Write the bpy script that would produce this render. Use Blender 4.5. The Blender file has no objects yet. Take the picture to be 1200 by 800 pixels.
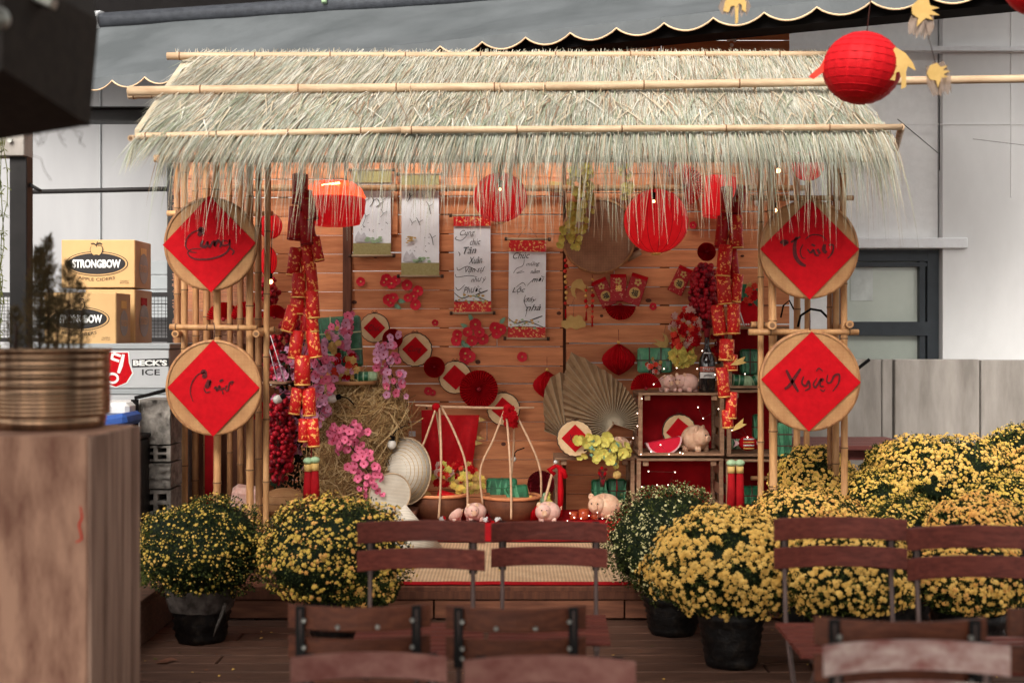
import bpy, bmesh, math, random
from mathutils import Vector, Matrix, Euler, noise
R = math.radians; PI = math.pi
random.seed(7)
sc = bpy.context.scene
col = sc.collection
EYE = 1.45; F = 1500.0; HY = 390.0

# ---------------------------------------------------------------- camera
cam_d = bpy.data.cameras.new('camera'); cam = bpy.data.objects.new('camera', cam_d); col.objects.link(cam)
cam.location = (0, 0, EYE); cam.rotation_euler = (R(90), 0, 0)
cam_d.sensor_width = 36; cam_d.lens = 45; cam_d.shift_y = -10 / 1200.0
cam_d.clip_start = 0.05; cam_d.clip_end = 500
cam_d.dof.use_dof = True; cam_d.dof.focus_distance = 8.0; cam_d.dof.aperture_fstop = 2.4
sc.camera = cam
# ---------------------------------------------------------------- world and sun
SUN_EL, SUN_AZ = R(36), R(-20)          # high, in front of the booth, a little to the left
w = bpy.data.worlds.new('World'); sc.world = w; w.use_nodes = True
nt = w.node_tree; nt.nodes.clear()
sky = nt.nodes.new('ShaderNodeTexSky'); sky.sky_type = 'NISHITA'; sky.sun_disc = False
sky.sun_elevation = SUN_EL; sky.sun_rotation = R(180) - SUN_AZ
sky.air_density = 1.0; sky.dust_density = 4.0
hs = nt.nodes.new('ShaderNodeHueSaturation'); hs.inputs['Saturation'].default_value = 0.08
bg = nt.nodes.new('ShaderNodeBackground'); bg.inputs['Strength'].default_value = 0.15
wo = nt.nodes.new('ShaderNodeOutputWorld')
tint = nt.nodes.new('ShaderNodeMix'); tint.data_type = 'RGBA'; tint.blend_type = 'MULTIPLY'; tint.inputs[0].default_value = 1.0; tint.inputs[7].default_value = (1.0, 0.955, 0.90, 1)
nt.links.new(sky.outputs[0], hs.inputs['Color']); nt.links.new(hs.outputs[0], tint.inputs[6]); nt.links.new(tint.outputs[2], bg.inputs[0]); nt.links.new(bg.outputs[0], wo.inputs[0])
sl = bpy.data.lights.new('sun', 'SUN'); sl.energy = 2.0; sl.angle = R(35); sl.color = (1.0, 0.95, 0.88)
so = bpy.data.objects.new('sun', sl); col.objects.link(so)
sdir = Vector((math.sin(SUN_AZ) * math.cos(SUN_EL), -math.cos(SUN_AZ) * math.cos(SUN_EL), math.sin(SUN_EL)))
so.location = sdir * 30; so.rotation_euler = sdir.to_track_quat('Z', 'Y').to_euler()
sc.view_settings.view_transform = 'Standard'; sc.view_settings.look = 'None'
sc.view_settings.exposure = 1.0; sc.view_settings.gamma = 1.0

# ---------------------------------------------------------------- helpers
def at(px, py, D): return Vector(((px - 600) * D / F, D, EYE - (py - HY) * D / F))
def sz(p, D): return p * D / F
def rnd(a, b): return random.uniform(a, b)

def mat(name, c1, c2=None, rough=0.6, scale=8, stretch=(1, 1, 1), bump=0.15, detail=6, metal=0, rand=0.0,
        lo=0.35, hi=0.65, emit=0, spec=0.22, trans=0, coat=0, alpha=1, sub=0):
    m = bpy.data.materials.new(name); m.use_nodes = True
    n = m.node_tree.nodes; l = m.node_tree.links; b = n['Principled BSDF']
    b.inputs['Roughness'].default_value = rough; b.inputs['Metallic'].default_value = metal
    b.inputs['Specular IOR Level'].default_value = spec
    b.inputs['Transmission Weight'].default_value = trans; b.inputs['Coat Weight'].default_value = coat
    b.inputs['Alpha'].default_value = alpha
    if sub: b.inputs['Subsurface Weight'].default_value = sub; b.inputs['Subsurface Scale'].default_value = 0.02
    c2 = c2 or tuple(v * 0.75 for v in c1)
    tc = n.new('ShaderNodeTexCoord'); mp = n.new('ShaderNodeMapping'); mp.inputs['Scale'].default_value = stretch
    oi = n.new('ShaderNodeObjectInfo')
    mu = n.new('ShaderNodeMath'); mu.operation = 'MULTIPLY'; mu.inputs[1].default_value = 17.3
    l.new(oi.outputs['Random'], mu.inputs[0]); l.new(tc.outputs['Object'], mp.inputs['Vector'])
    if rand: l.new(mu.outputs[0], mp.inputs['Location'])
    no = n.new('ShaderNodeTexNoise'); no.inputs['Scale'].default_value = scale; no.inputs['Detail'].default_value = detail
    no.inputs['Roughness'].default_value = 0.62
    l.new(mp.outputs[0], no.inputs['Vector'])
    rp = n.new('ShaderNodeValToRGB'); rp.color_ramp.elements[0].position = lo; rp.color_ramp.elements[1].position = hi
    rp.color_ramp.elements[0].color = (*c2, 1); rp.color_ramp.elements[1].color = (*c1, 1)
    l.new(no.outputs['Fac'], rp.inputs[0]); out = rp.outputs[0]
    if rand:
        hv = n.new('ShaderNodeHueSaturation')
        mr = n.new('ShaderNodeMapRange'); mr.inputs['To Min'].default_value = 1 - rand; mr.inputs['To Max'].default_value = 1 + rand
        l.new(oi.outputs['Random'], mr.inputs[0]); l.new(mr.outputs[0], hv.inputs['Value']); l.new(out, hv.inputs['Color']); out = hv.outputs[0]
    l.new(out, b.inputs['Base Color'])
    if emit:
        l.new(out, b.inputs['Emission Color']); b.inputs['Emission Strength'].default_value = emit
    if bump:
        bp = n.new('ShaderNodeBump'); bp.inputs['Strength'].default_value = bump; bp.inputs['Distance'].default_value = 0.01
        l.new(no.outputs['Fac'], bp.inputs['Height']); l.new(bp.outputs[0], b.inputs['Normal'])
    return m

def weave(name, c1, c2, scale=60, rough=0.7, bump=0.4, mode='cross'):
    """woven bamboo / reed: two crossed waves"""
    m = mat(name, c1, c2, rough=rough, scale=9, bump=0)
    n = m.node_tree.nodes; l = m.node_tree.links; b = n['Principled BSDF']
    tc = [x for x in n if x.type == 'TEX_COORD'][0]; rp = [x for x in n if x.type == 'VALTORGB'][0]
    outs = []
    for d in (('X', 'Z') if mode == 'cross' else ('Z',) if mode == 'z' else ('X',)):
        wv = n.new('ShaderNodeTexWave'); wv.bands_direction = d; wv.inputs['Scale'].default_value = scale
        wv.inputs['Distortion'].default_value = 1.2; l.new(tc.outputs['Object'], wv.inputs['Vector']); outs.append(wv.outputs['Fac'])
    if len(outs) == 2:
        mm = n.new('ShaderNodeMath'); mm.operation = 'MULTIPLY'; l.new(outs[0], mm.inputs[0]); l.new(outs[1], mm.inputs[1]); f = mm.outputs[0]
    else: f = outs[0]
    mx = n.new('ShaderNodeMix'); mx.data_type = 'RGBA'; mx.blend_type = 'MULTIPLY'; mx.inputs[0].default_value = 0.55
    g = n.new('ShaderNodeMapRange'); g.inputs['To Min'].default_value = 0.35; l.new(f, g.inputs[0])
    l.new(rp.outputs[0], mx.inputs[6]); l.new(g.outputs[0], mx.inputs[7]); l.new(mx.outputs[2], b.inputs['Base Color'])
    bp = n.new('ShaderNodeBump'); bp.inputs['Strength'].default_value = bump; bp.inputs['Distance'].default_value = 0.02 / scale
    l.new(f, bp.inputs['Height']); l.new(bp.outputs[0], b.inputs['Normal'])
    return m

def gold_print(name, base, gold, scale=60, th=0.55, rough=0.45):
    m = mat(name, gold, base, rough=rough, scale=scale, lo=th, hi=th + 0.03, bump=0.03, detail=3, rand=0.12)
    return m

class MB:
    def __init__(s): s.v = []; s.f = []; s.m = []; s.s = []
    def face(s, idx, mi=0, sm=False): s.f.append(idx); s.m.append(mi); s.s.append(sm)
    def add(s, vs, fs, mi=0, sm=False, M=None):
        o = len(s.v)
        s.v += [tuple(M @ Vector(v)) for v in vs] if M else [tuple(v) for v in vs]
        for f in fs: s.face([i + o for i in f], mi, sm)
        return s
    def box(s, c, d, rot=None, mi=0, bev=0.0):
        x, y, z = d[0] / 2, d[1] / 2, d[2] / 2
        M = Matrix.Translation(Vector(c))
        if rot is not None: M = M @ (rot.to_4x4() if isinstance(rot, Matrix) else Euler(rot).to_matrix().to_4x4())
        if bev <= 0:
            vs = [(-x, -y, -z), (x, -y, -z), (x, y, -z), (-x, y, -z), (-x, -y, z), (x, -y, z), (x, y, z), (-x, y, z)]
            fs = [(0, 3, 2, 1), (4, 5, 6, 7), (0, 1, 5, 4), (1, 2, 6, 5), (2, 3, 7, 6), (3, 0, 4, 7)]
            return s.add(vs, fs, mi, False, M)
        b = min(bev, x * .9, y * .9, z * .9)
        bm = bmesh.new(); bmesh.ops.create_cube(bm, size=1.0)
        for v in bm.verts: v.co = Vector((v.co.x * 2 * x, v.co.y * 2 * y, v.co.z * 2 * z))
        bmesh.ops.bevel(bm, geom=bm.edges[:], offset=b, segments=1, affect='EDGES')
        s.bm(bm, mi, False, M); return s
    def bm(s, bm, mi=0, sm=False, M=None):
        bm.verts.ensure_lookup_table(); bm.verts.index_update()
        s.add([v.co.copy() for v in bm.verts], [[v.index for v in f.verts] for f in bm.faces], mi, sm, M); bm.free()
    def tube(s, pts, r, n=8, mi=0, sm=True, cap=True):
        pts = [Vector(p) for p in pts]; k = len(pts)
        rs = r if isinstance(r, (list, tuple)) else [r] * k
        o = len(s.v); up = None
        for i, p in enumerate(pts):
            t = (pts[min(i + 1, k - 1)] - pts[max(i - 1, 0)])
            t = t.normalized() if t.length > 1e-9 else Vector((0, 0, 1))
            if up is None: up = t.orthogonal().normalized()
            else:
                up = up - t * up.dot(t); up = up.normalized() if up.length > 1e-6 else t.orthogonal().normalized()
            sd = t.cross(up)
            for j in range(n):
                a = 2 * PI * j / n; s.v.append(tuple(p + (up * math.cos(a) + sd * math.sin(a)) * rs[i]))
        for i in range(k - 1):
            for j in range(n):
                a = o + i * n + j; b = o + i * n + (j + 1) % n; s.face([a, b, b + n, a + n], mi, sm)
        if cap:
            s.face([o + j for j in range(n)][::-1], mi, False); s.face([o + (k - 1) * n + j for j in range(n)], mi, False)
        return s
    def lathe(s, prof, n=24, M=None, mi=0, sm=True, rib=0, ribn=0):
        """prof: list of (r,z) around local Z"""
        o = len(s.v); k = len(prof)
        for (r, z) in prof:
            for j in range(n):
                a = 2 * PI * j / n; rr = r * (1 + (rib * math.cos(a * ribn) if rib else 0))
                p = Vector((rr * math.cos(a), rr * math.sin(a), z)); s.v.append(tuple(M @ p if M else p))
        for i in range(k - 1):
            for j in range(n):
                a = o + i * n + j; b = o + i * n + (j + 1) % n; s.face([a, b, b + n, a + n], mi, sm)
        if tuple(prof[0]) == tuple(prof[-1]): return s
        if prof[0][0] > 1e-5: s.face([o + j for j in range(n)][::-1], mi)
        if prof[-1][0] > 1e-5: s.face([o + (k - 1) * n + j for j in range(n)], mi)
        return s
    def prism(s, pts, y0, y1, M=None, mi=0):
        """outline pts in (x,z), extruded between y0 (front) and y1"""
        n = len(pts); vs = [(p[0], y0, p[1]) for p in pts] + [(p[0], y1, p[1]) for p in pts]
        fs = [list(range(n)), list(range(n, 2 * n))[::-1]] + [[i, i + n, (i + 1) % n + n, (i + 1) % n] for i in range(n)]
        return s.add(vs, fs, mi, False, M)
    def stroke(s, pts, ws, M=None, mi=0, y=0.0):
        """flat brush stroke in local (x,z), through control points, widths ws"""
        P = [Vector((p[0], p[1])) for p in pts]; Q = []; W = []
        if isinstance(ws, (int, float)): ws = [ws * (0.35 + 0.65 * math.sin(PI * (i + .6) / (len(pts) + .2))) for i in range(len(pts))]
        for i in range(len(P) - 1):
            p0 = P[max(i - 1, 0)]; p1 = P[i]; p2 = P[i + 1]; p3 = P[min(i + 2, len(P) - 1)]
            for k in range(5):
                t = k / 5
                Q.append(0.5 * ((2 * p1) + (-p0 + p2) * t + (2 * p0 - 5 * p1 + 4 * p2 - p3) * t * t + (-p0 + 3 * p1 - 3 * p2 + p3) * t ** 3))
                W.append(ws[i] * (1 - t) + ws[i + 1] * t)
        Q.append(P[-1]); W.append(ws[-1]); o = len(s.v)
        for i, q in enumerate(Q):
            t = Q[min(i + 1, len(Q) - 1)] - Q[max(i - 1, 0)]
            t = t.normalized() if t.length > 1e-9 else Vector((1, 0)); nn = Vector((-t.y, t.x)) * W[i] / 2
            for q2 in (q + nn, q - nn):
                p = Vector((q2.x, y, q2.y)); s.v.append(tuple(M @ p if M else p))
        for i in range(len(Q) - 1): s.face([o + 2 * i, o + 2 * i + 1, o + 2 * i + 3, o + 2 * i + 2], mi)
        return s
    def sphere(s, c, r, nu=14, nv=9, mi=0, sm=True, sc3=(1, 1, 1), M=None, f=None):
        vs = []; fs = []
        for i in range(nv + 1):
            th = PI * i / nv
            for j in range(nu):
                ph = 2 * PI * j / nu; d = Vector((math.sin(th) * math.cos(ph), math.sin(th) * math.sin(ph), math.cos(th)))
                k = r * (f(d) if f else 1); vs.append((c[0] + d.x * k * sc3[0], c[1] + d.y * k * sc3[1], c[2] + d.z * k * sc3[2]))
        for i in range(nv):
            for j in range(nu): fs.append((i * nu + j, (i + 1) * nu + j, (i + 1) * nu + (j + 1) % nu, i * nu + (j + 1) % nu))
        return s.add(vs, fs, mi, sm, M)
    def mesh(s, name, mats):
        me = bpy.data.meshes.new(name); me.from_pydata(s.v, [], s.f)
        for m in (mats if isinstance(mats, (list, tuple)) else [mats]): me.materials.append(m)
        me.polygons.foreach_set('material_index', s.m); me.polygons.foreach_set('use_smooth', s.s)
        me.update(); return me
    def build(s, name, mats, parent=None, world=False, loc=None, kind=None):
        if world:
            o0 = Vector((0, 0, 0)); p = parent
            while p: o0 += p.location; p = p.parent
            if loc is not None: o0 += Vector(loc)
            s.v = [(v[0] - o0.x, v[1] - o0.y, v[2] - o0.z) for v in s.v]
        o = bpy.data.objects.new(name, s.mesh(name, mats)); col.objects.link(o); o.parent = parent
        if loc is not None: o.location = loc
        if kind: o['kind'] = kind
        return o

def tag(o, label, cat, group=None):
    o['label'] = label; o['category'] = cat
    if group: o['group'] = group
    return o
def thing(name, label, cat, loc=(0, 0, 0), rotz=0, group=None):
    o = bpy.data.objects.new(name, None); col.objects.link(o); o.location = loc; o.rotation_euler = (0, 0, rotz)
    o.empty_display_size = 0.05
    return tag(o, label, cat, group)
def kids(o): return [c for c in bpy.data.objects if c.parent == o]
def copy_tree(o, parent=None):
    c = o.copy(); col.objects.link(c); c.parent = parent
    for ch in kids(o): copy_tree(ch, c)
    return c
def inst(name, me, parent, loc=(0, 0, 0), rot=(0, 0, 0), scale=1):
    o = bpy.data.objects.new(name, me); col.objects.link(o); o.parent = parent
    o.location = loc; o.rotation_euler = rot; o.scale = (scale,) * 3 if isinstance(scale, (int, float)) else scale
    return o
_tx = {}
def text_mb(mb, s, width, height, M, mi=0, shear=0.0, bold=0.0, extrude=0.0, arc=0.0, y=0.0):
    """flat lettering centred on local origin, in (x,z), fitted in width x height"""
    k = (s, shear, bold, extrude)
    if k not in _tx:
        cu = bpy.data.curves.new('t', 'FONT'); cu.body = s; cu.size = 1; cu.shear = shear; cu.offset = bold; cu.extrude = extrude; cu.resolution_u = 3
        o = bpy.data.objects.new('t', cu); col.objects.link(o); bpy.context.view_layer.update()
        me = bpy.data.meshes.new_from_object(o.evaluated_get(bpy.context.evaluated_depsgraph_get()))
        vs = [v.co.copy() for v in me.vertices]; fs = [list(p.vertices) for p in me.polygons]
        bpy.data.objects.remove(o); bpy.data.curves.remove(cu); bpy.data.meshes.remove(me)
        _tx[k] = (vs, fs)
    vs, fs = _tx[k]
    if not vs: return
    x0 = min(v.x for v in vs); x1 = max(v.x for v in vs); y0 = min(v.y for v in vs); y1 = max(v.y for v in vs)
    out = []
    for v in vs:
        x = ((v.x - x0) / (x1 - x0) - .5) * width; z = ((v.y - y0) / (y1 - y0) - .5) * height
        z += arc * (x / (width / 2)) ** 2
        out.append((x, y - v.z, z))
    mb.add(out, fs, mi, False, M)
def T(p, rx=0, ry=0, rz=0): return Matrix.Translation(Vector(p)) @ Euler((rx, ry, rz)).to_matrix().to_4x4()
def circ(cx, cz, r, n=24, rz=None, ph=0): return [(cx + r * math.cos(2 * PI * i / n + ph), cz + (rz or r) * math.sin(2 * PI * i / n + ph)) for i in range(n)]

# ---------------------------------------------------------------- materials
m_floor = mat('deck_wood', (0.15, 0.075, 0.050), (0.065, 0.033, 0.023), scale=6, stretch=(1.2, 14, 14), rough=.6, rand=.2, bump=.3)
m_plank = mat('wall_plank', (0.66, 0.265, 0.115), (0.45, 0.155, 0.065), scale=3.2, stretch=(1.0, 9, 9), rough=.62, rand=.16, bump=.25, detail=8)
m_plankd = mat('dark_wall_timber', (0.15, 0.055, 0.03), (0.08, 0.03, 0.018), scale=4, stretch=(8, 8, 1), rough=.7, rand=.15)
m_riser = mat('riser_plank', (0.24, 0.095, 0.052), (0.13, 0.05, 0.03), scale=4, stretch=(1.2, 9, 9), rough=.65, rand=.2)
m_knot = mat('knot', (0.10, 0.035, 0.02), rough=.7)
m_bamboo = mat('bamboo', (0.50, 0.275, 0.12), (0.33, 0.16, 0.068), scale=5, stretch=(8, 8, 1.5), rough=.45, rand=.18, bump=.08)
m_bamboo_d = mat('dark_and_shaded_bamboo', (0.36, 0.18, 0.075), (0.20, 0.09, 0.04), scale=5, stretch=(8, 8, 1.5), rough=.5, rand=.2, bump=.08)  # darker bamboo; also carries the shade of the rear poles as colour
m_bring = mat('bamboo_node', (0.17, 0.09, 0.045), rough=.6)
m_bamboo_l = mat('pale_bamboo', (0.47, 0.345, 0.225), (0.34, 0.225, 0.135), scale=4, stretch=(1.5, 8, 8), rough=.5, rand=.1, bump=.08)
m_th = [mat('thatch_sage', (0.33, 0.345, 0.285), (0.22, 0.235, 0.19), scale=3, rough=.8, bump=0),
        mat('thatch_straw', (0.43, 0.365, 0.265), (0.30, 0.25, 0.175), scale=3, rough=.8, bump=0),
        mat('thatch_pale', (0.50, 0.47, 0.40), (0.37, 0.35, 0.295), scale=3, rough=.75, bump=0),
        mat('thatch_green', (0.23, 0.25, 0.17), (0.16, 0.18, 0.12), scale=3, rough=.8, bump=0),
        mat('thatch_brown', (0.24, 0.16, 0.10), (0.16, 0.10, 0.06), scale=3, rough=.8, bump=0)]
m_red = mat('red_paper', (0.45, 0.003, 0.008), (0.36, 0.002, 0.006), scale=30, rough=.75, bump=.1, spec=.1)
m_redc = mat('red_cloth', (0.34, 0.004, 0.008), (0.22, 0.003, 0.006), scale=7, rough=.85, bump=.3, spec=.15)
m_redl = mat('lantern_silk', (0.55, 0.006, 0.011), (0.44, 0.004, 0.008), scale=40, rough=.6, bump=.1, spec=.15)
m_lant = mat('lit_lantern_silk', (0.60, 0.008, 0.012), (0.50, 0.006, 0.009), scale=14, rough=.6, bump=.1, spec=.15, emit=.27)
m_redd = mat('dark_red', (0.22, 0.006, 0.012), (0.12, 0.004, 0.008), scale=20, rough=.7)
m_coral = mat('coral_paper', (0.72, 0.07, 0.035), (0.60, 0.03, 0.02), scale=20, rough=.6)
m_ink = mat('ink', (0.012, 0.010, 0.010), rough=.5, bump=0)
m_inkr = mat('ink_on_red', (0.10, 0.004, 0.006), (0.045, 0.003, 0.004), scale=60, rough=.6, bump=0)
m_white = mat('paper_white', (0.78, 0.80, 0.82), (0.72, 0.73, 0.75), scale=20, rough=.7, bump=.03)
m_scrollg = gold_print('scroll_brocade', (0.55, 0.012, 0.014), (0.75, 0.42, 0.14), scale=62, th=.56)
m_olive = mat('olive_brocade', (0.36, 0.32, 0.14), (0.29, 0.25, 0.10), scale=80, rough=.6, bump=.05)
m_crack = gold_print('firecracker_print', (0.50, 0.012, 0.012), (0.85, 0.36, 0.10), scale=50, th=.565)
m_crackd = gold_print('dark_firecracker_print', (0.34, 0.006, 0.010), (0.5, 0.2, 0.06), scale=50, th=.60)
m_gold = mat('gold_foil', (0.80, 0.50, 0.15), (0.62, 0.34, 0.08), scale=30, rough=.4, metal=.25)
m_goldp = mat('gold_card', (0.58, 0.38, 0.13), (0.50, 0.32, 0.10), scale=20, rough=.6)
m_env = gold_print('envelope_print', (0.36, 0.008, 0.012), (0.62, 0.25, 0.14), scale=75, th=.6)
m_tray = weave('woven_tray', (0.54, 0.29, 0.125), (0.42, 0.20, 0.085), scale=42)
m_basket = weave('dark_basket', (0.46, 0.23, 0.125), (0.30, 0.145, 0.08), scale=30)
m_reed = weave('reed_blind', (0.50, 0.26, 0.16), (0.36, 0.16, 0.10), scale=32, mode='z', bump=.8)
m_mat = weave('straw_mat', (0.60, 0.42, 0.26), (0.48, 0.32, 0.19), scale=17, mode='x', bump=.25)
m_bowl = weave('bowl_weave', (0.19, 0.065, 0.03), (0.11, 0.035, 0.017), scale=36)
m_bark = mat('bark', (0.10, 0.05, 0.035), (0.05, 0.03, 0.02), scale=40, rough=.9, bump=.6)
m_slice = mat('cut_wood', (0.66, 0.47, 0.28), (0.54, 0.35, 0.18), scale=14, rough=.7)
m_palm = mat('dry_palm', (0.44, 0.29, 0.165), (0.31, 0.195, 0.11), scale=12, rough=.65, rand=.1)
m_hay = [mat('hay', (0.46, 0.29, 0.12), rough=.8, bump=0), mat('hay_dark', (0.24, 0.125, 0.05), rough=.85, bump=0), mat('hay_light', (0.60, 0.42, 0.21), rough=.8, bump=0)]
m_hat = weave('palm_hat', (0.72, 0.66, 0.56), (0.60, 0.52, 0.42), scale=38, mode='z', bump=.3)
m_hati = weave('palm_hat_inside', (0.50, 0.34, 0.20), (0.40, 0.25, 0.14), scale=38, mode='z', bump=.3)
m_plush = mat('pink_plush', (0.72, 0.47, 0.40), (0.62, 0.36, 0.30), scale=35, rough=.95, bump=.5, sub=.1)
m_plushy = mat('cream_plush', (0.72, 0.48, 0.33), (0.60, 0.34, 0.22), scale=35, rough=.95, bump=.5, sub=.1)
m_green = mat('banana_leaf_wrap', (0.02, 0.17, 0.075), (0.008, 0.07, 0.03), scale=22, rough=.3, bump=.4, spec=.6)
m_greenl = mat('pale_leaf_wrap', (0.12, 0.34, 0.19), (0.05, 0.22, 0.11), scale=22, rough=.35, bump=.4)
m_string = mat('pale_string', (0.55, 0.62, 0.36), rough=.7, bump=0)
m_dstring = mat('dark_string', (0.10, 0.05, 0.04), rough=.7, bump=0)
m_rope = mat('rope', (0.62, 0.40, 0.26), (0.50, 0.30, 0.18), scale=40, rough=.9)
m_crate = mat('crate_wood', (0.34, 0.20, 0.12), (0.20, 0.11, 0.065), scale=5, stretch=(2, 9, 9), rough=.75, rand=.2, bump=.2)
m_pink = mat('pink_petal', (0.72, 0.17, 0.29), (0.58, 0.10, 0.19), scale=30, rough=.6, rand=.12)
m_lilac = mat('lilac_petal', (0.66, 0.34, 0.47), (0.52, 0.20, 0.34), scale=30, rough=.6, rand=.12)
m_plum = mat('red_petal', (0.60, 0.01, 0.03), (0.45, 0.008, 0.02), scale=30, rough=.5, rand=.12)
m_yel = mat('yellow_petal', (0.80, 0.62, 0.16), (0.68, 0.46, 0.08), scale=30, rough=.6)
m_yelg = mat('yellow_green_petal', (0.66, 0.58, 0.14), (0.48, 0.42, 0.08), scale=30, rough=.6)
m_twig = mat('twig', (0.06, 0.03, 0.02), rough=.8)
m_leafm = mat('mint_leaf', (0.20, 0.38, 0.25), rough=.6)
m_berry = [mat('red_berry', (0.42, 0.008, 0.02), (0.30, 0.006, 0.015), rough=.35, rand=.1, bump=0), mat('dark_berry', (0.17, 0.006, 0.015), rough=.4, bump=0)]
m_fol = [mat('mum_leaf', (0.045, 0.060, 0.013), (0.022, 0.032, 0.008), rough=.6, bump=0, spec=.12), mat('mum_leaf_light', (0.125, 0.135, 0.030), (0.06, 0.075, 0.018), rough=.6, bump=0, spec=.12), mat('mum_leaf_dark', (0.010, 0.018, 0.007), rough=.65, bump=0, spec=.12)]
m_mum = {'cream': mat('mum_cream', (0.72, 0.64, 0.34), (0.5, 0.47, 0.20), scale=40, rough=.6, bump=0),
         'yellow': mat('mum_yellow', (0.84, 0.55, 0.15), (0.72, 0.41, 0.08), scale=20, rough=.6, bump=0),
         'orange': mat('mum_orange', (0.82, 0.45, 0.13), (0.70, 0.33, 0.07), scale=20, rough=.6, bump=0),
         'lime': mat('mum_lime', (0.78, 0.50, 0.10), (0.54, 0.38, 0.06), scale=30, rough=.6, bump=0),
         'core': mat('mum_core', (0.70, 0.45, 0.08), (0.5, 0.3, 0.05), scale=60, rough=.7, bump=0)}
m_pot = mat('black_pot', (0.030, 0.022, 0.016), (0.005, 0.004, 0.004), scale=26, rough=.4, bump=.8, lo=.5, hi=.75, detail=9)
m_film = mat('plastic_film', (0.12, 0.10, 0.09), (0.03, 0.025, 0.022), scale=12, rough=.25, bump=.8, detail=8)
m_chair = mat('chair_slat', (0.22, 0.052, 0.036), (0.12, 0.028, 0.020), scale=9, stretch=(1.5, 9, 9), rough=.5, rand=.12, bump=.3, detail=9)
m_chairw = mat('worn_chair_slat', (0.27, 0.13, 0.105), (0.16, 0.052, 0.043), scale=5, stretch=(2, 4, 4), rough=.5, rand=.1)
m_pale = mat('bleached_slat', (0.55, 0.43, 0.39), (0.24, 0.09, 0.078), scale=5, stretch=(2, 4, 4), rough=.5, rand=.1)
m_chairo = mat('oiled_chair_slat', (0.16, 0.052, 0.027), (0.085, 0.028, 0.016), scale=9, stretch=(1.5, 9, 9), rough=.45, rand=.1, bump=.15)
m_steel = mat('dark_steel', (0.017, 0.015, 0.015), (0.012, 0.011, 0.011), rough=.6)
m_bracket = mat('bracket_iron', (0.008, 0.007, 0.007), rough=.6)
m_chsteel = mat('chair_steel', (0.16, 0.11, 0.10), (0.10, 0.07, 0.06), rough=.45, metal=.4)
m_bolt = mat('bolt', (0.45, 0.46, 0.42), rough=.35, metal=.6)
m_awn = mat('awning_canvas', (0.088, 0.097, 0.103), (0.056, 0.063, 0.067), scale=1.6, rough=.7, bump=.25, detail=9)
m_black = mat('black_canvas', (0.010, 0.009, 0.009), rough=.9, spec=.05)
m_roll = mat('roll_vinyl', (0.055, 0.06, 0.07), (0.035, 0.038, 0.045), scale=20, rough=.35, bump=.4)
m_pipe = mat('cream_piping', (0.60, 0.42, 0.26), rough=.6)
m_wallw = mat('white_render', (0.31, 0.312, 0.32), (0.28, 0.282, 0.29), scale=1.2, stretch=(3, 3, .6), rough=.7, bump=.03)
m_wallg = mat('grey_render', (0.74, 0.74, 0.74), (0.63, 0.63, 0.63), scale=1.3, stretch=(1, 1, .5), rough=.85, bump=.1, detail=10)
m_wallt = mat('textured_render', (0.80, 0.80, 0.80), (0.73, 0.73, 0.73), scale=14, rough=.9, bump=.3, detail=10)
m_conc = mat('cast_concrete', (0.36, 0.33, 0.30), (0.21, 0.19, 0.17), scale=2.0, stretch=(2.8, 2, .6), rough=.8, bump=.15, detail=9, rand=.1)
m_winf = mat('window_frame', (0.035, 0.042, 0.05), rough=.45)
m_glass = mat('window_pane', (0.42, 0.46, 0.41), (0.33, 0.37, 0.33), scale=1.5, rough=.12, bump=0, spec=.6)
m_blind = mat('blind_reflection', (0.58, 0.62, 0.60), rough=.3, bump=0)
m_pillar = mat('weathered_timber', (0.52, 0.30, 0.205), (0.24, 0.115, 0.078), scale=3.2, stretch=(3.2, 3, .9), lo=.40, hi=.60, rough=.75, bump=.2, detail=9)
m_pillars = mat('weathered_board', (0.42, 0.27, 0.20), (0.19, 0.11, 0.08), scale=3, stretch=(9, 9, .6), rough=.75, bump=.3, detail=9)
m_copper = mat('bronze_pot', (0.48, 0.30, 0.18), (0.12, 0.075, 0.05), scale=5, stretch=(3, 3, .2), rough=.27, metal=.85)
m_card = mat('carton', (0.52, 0.33, 0.15), (0.47, 0.29, 0.13), scale=3, rough=.75, bump=.05)
m_cardside = mat('carton_side', (0.36, 0.25, 0.15), (0.31, 0.21, 0.12), scale=5, rough=.7, bump=.05)
m_prb = mat('print_black', (0.02, 0.018, 0.018), rough=.6, bump=0)
m_prw = mat('print_white', (0.75, 0.75, 0.73), rough=.6, bump=0)
m_prg = mat('print_grey', (0.24, 0.24, 0.24), rough=.6, bump=0)
m_cool = mat('cooler_panel', (0.40, 0.41, 0.42), (0.36, 0.37, 0.38), scale=3, rough=.4, bump=.02)
m_coold = mat('cooler_stripe', (0.30, 0.32, 0.33), (0.26, 0.28, 0.29), scale=3, rough=.4, bump=.02)
m_blue = mat('blue_tarp', (0.03, 0.09, 0.33), (0.02, 0.05, 0.2), rough=.5)
m_block = mat('hollow_block', (0.30, 0.27, 0.24), (0.10, 0.09, 0.08), scale=16, rough=.95, bump=1.2, detail=9)
m_spk = mat('speaker_box', (0.05, 0.04, 0.034), (0.034, 0.028, 0.024), scale=30, rough=.8, spec=.1)
m_bulb = mat('bulb_white', (0.72, 0.68, 0.62), rough=.25, bump=0)
m_lit = mat('lit_bulb', (1.0, 0.42, 0.14), rough=.4, bump=0, emit=9)
m_fairy = mat('fairy_light', (1.0, 0.75, 0.6), rough=.4, bump=0, emit=4)
m_flame = mat('candle_glow', (1.0, 0.30, 0.08), rough=.4, bump=0, emit=4)
m_bottle = mat('black_glass', (0.012, 0.010, 0.010), rough=.12, spec=.7, bump=0)
m_grass = mat('pine_needle', (0.15, 0.10, 0.042), (0.045, 0.038, 0.018), scale=14, rough=.8, bump=0)
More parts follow.
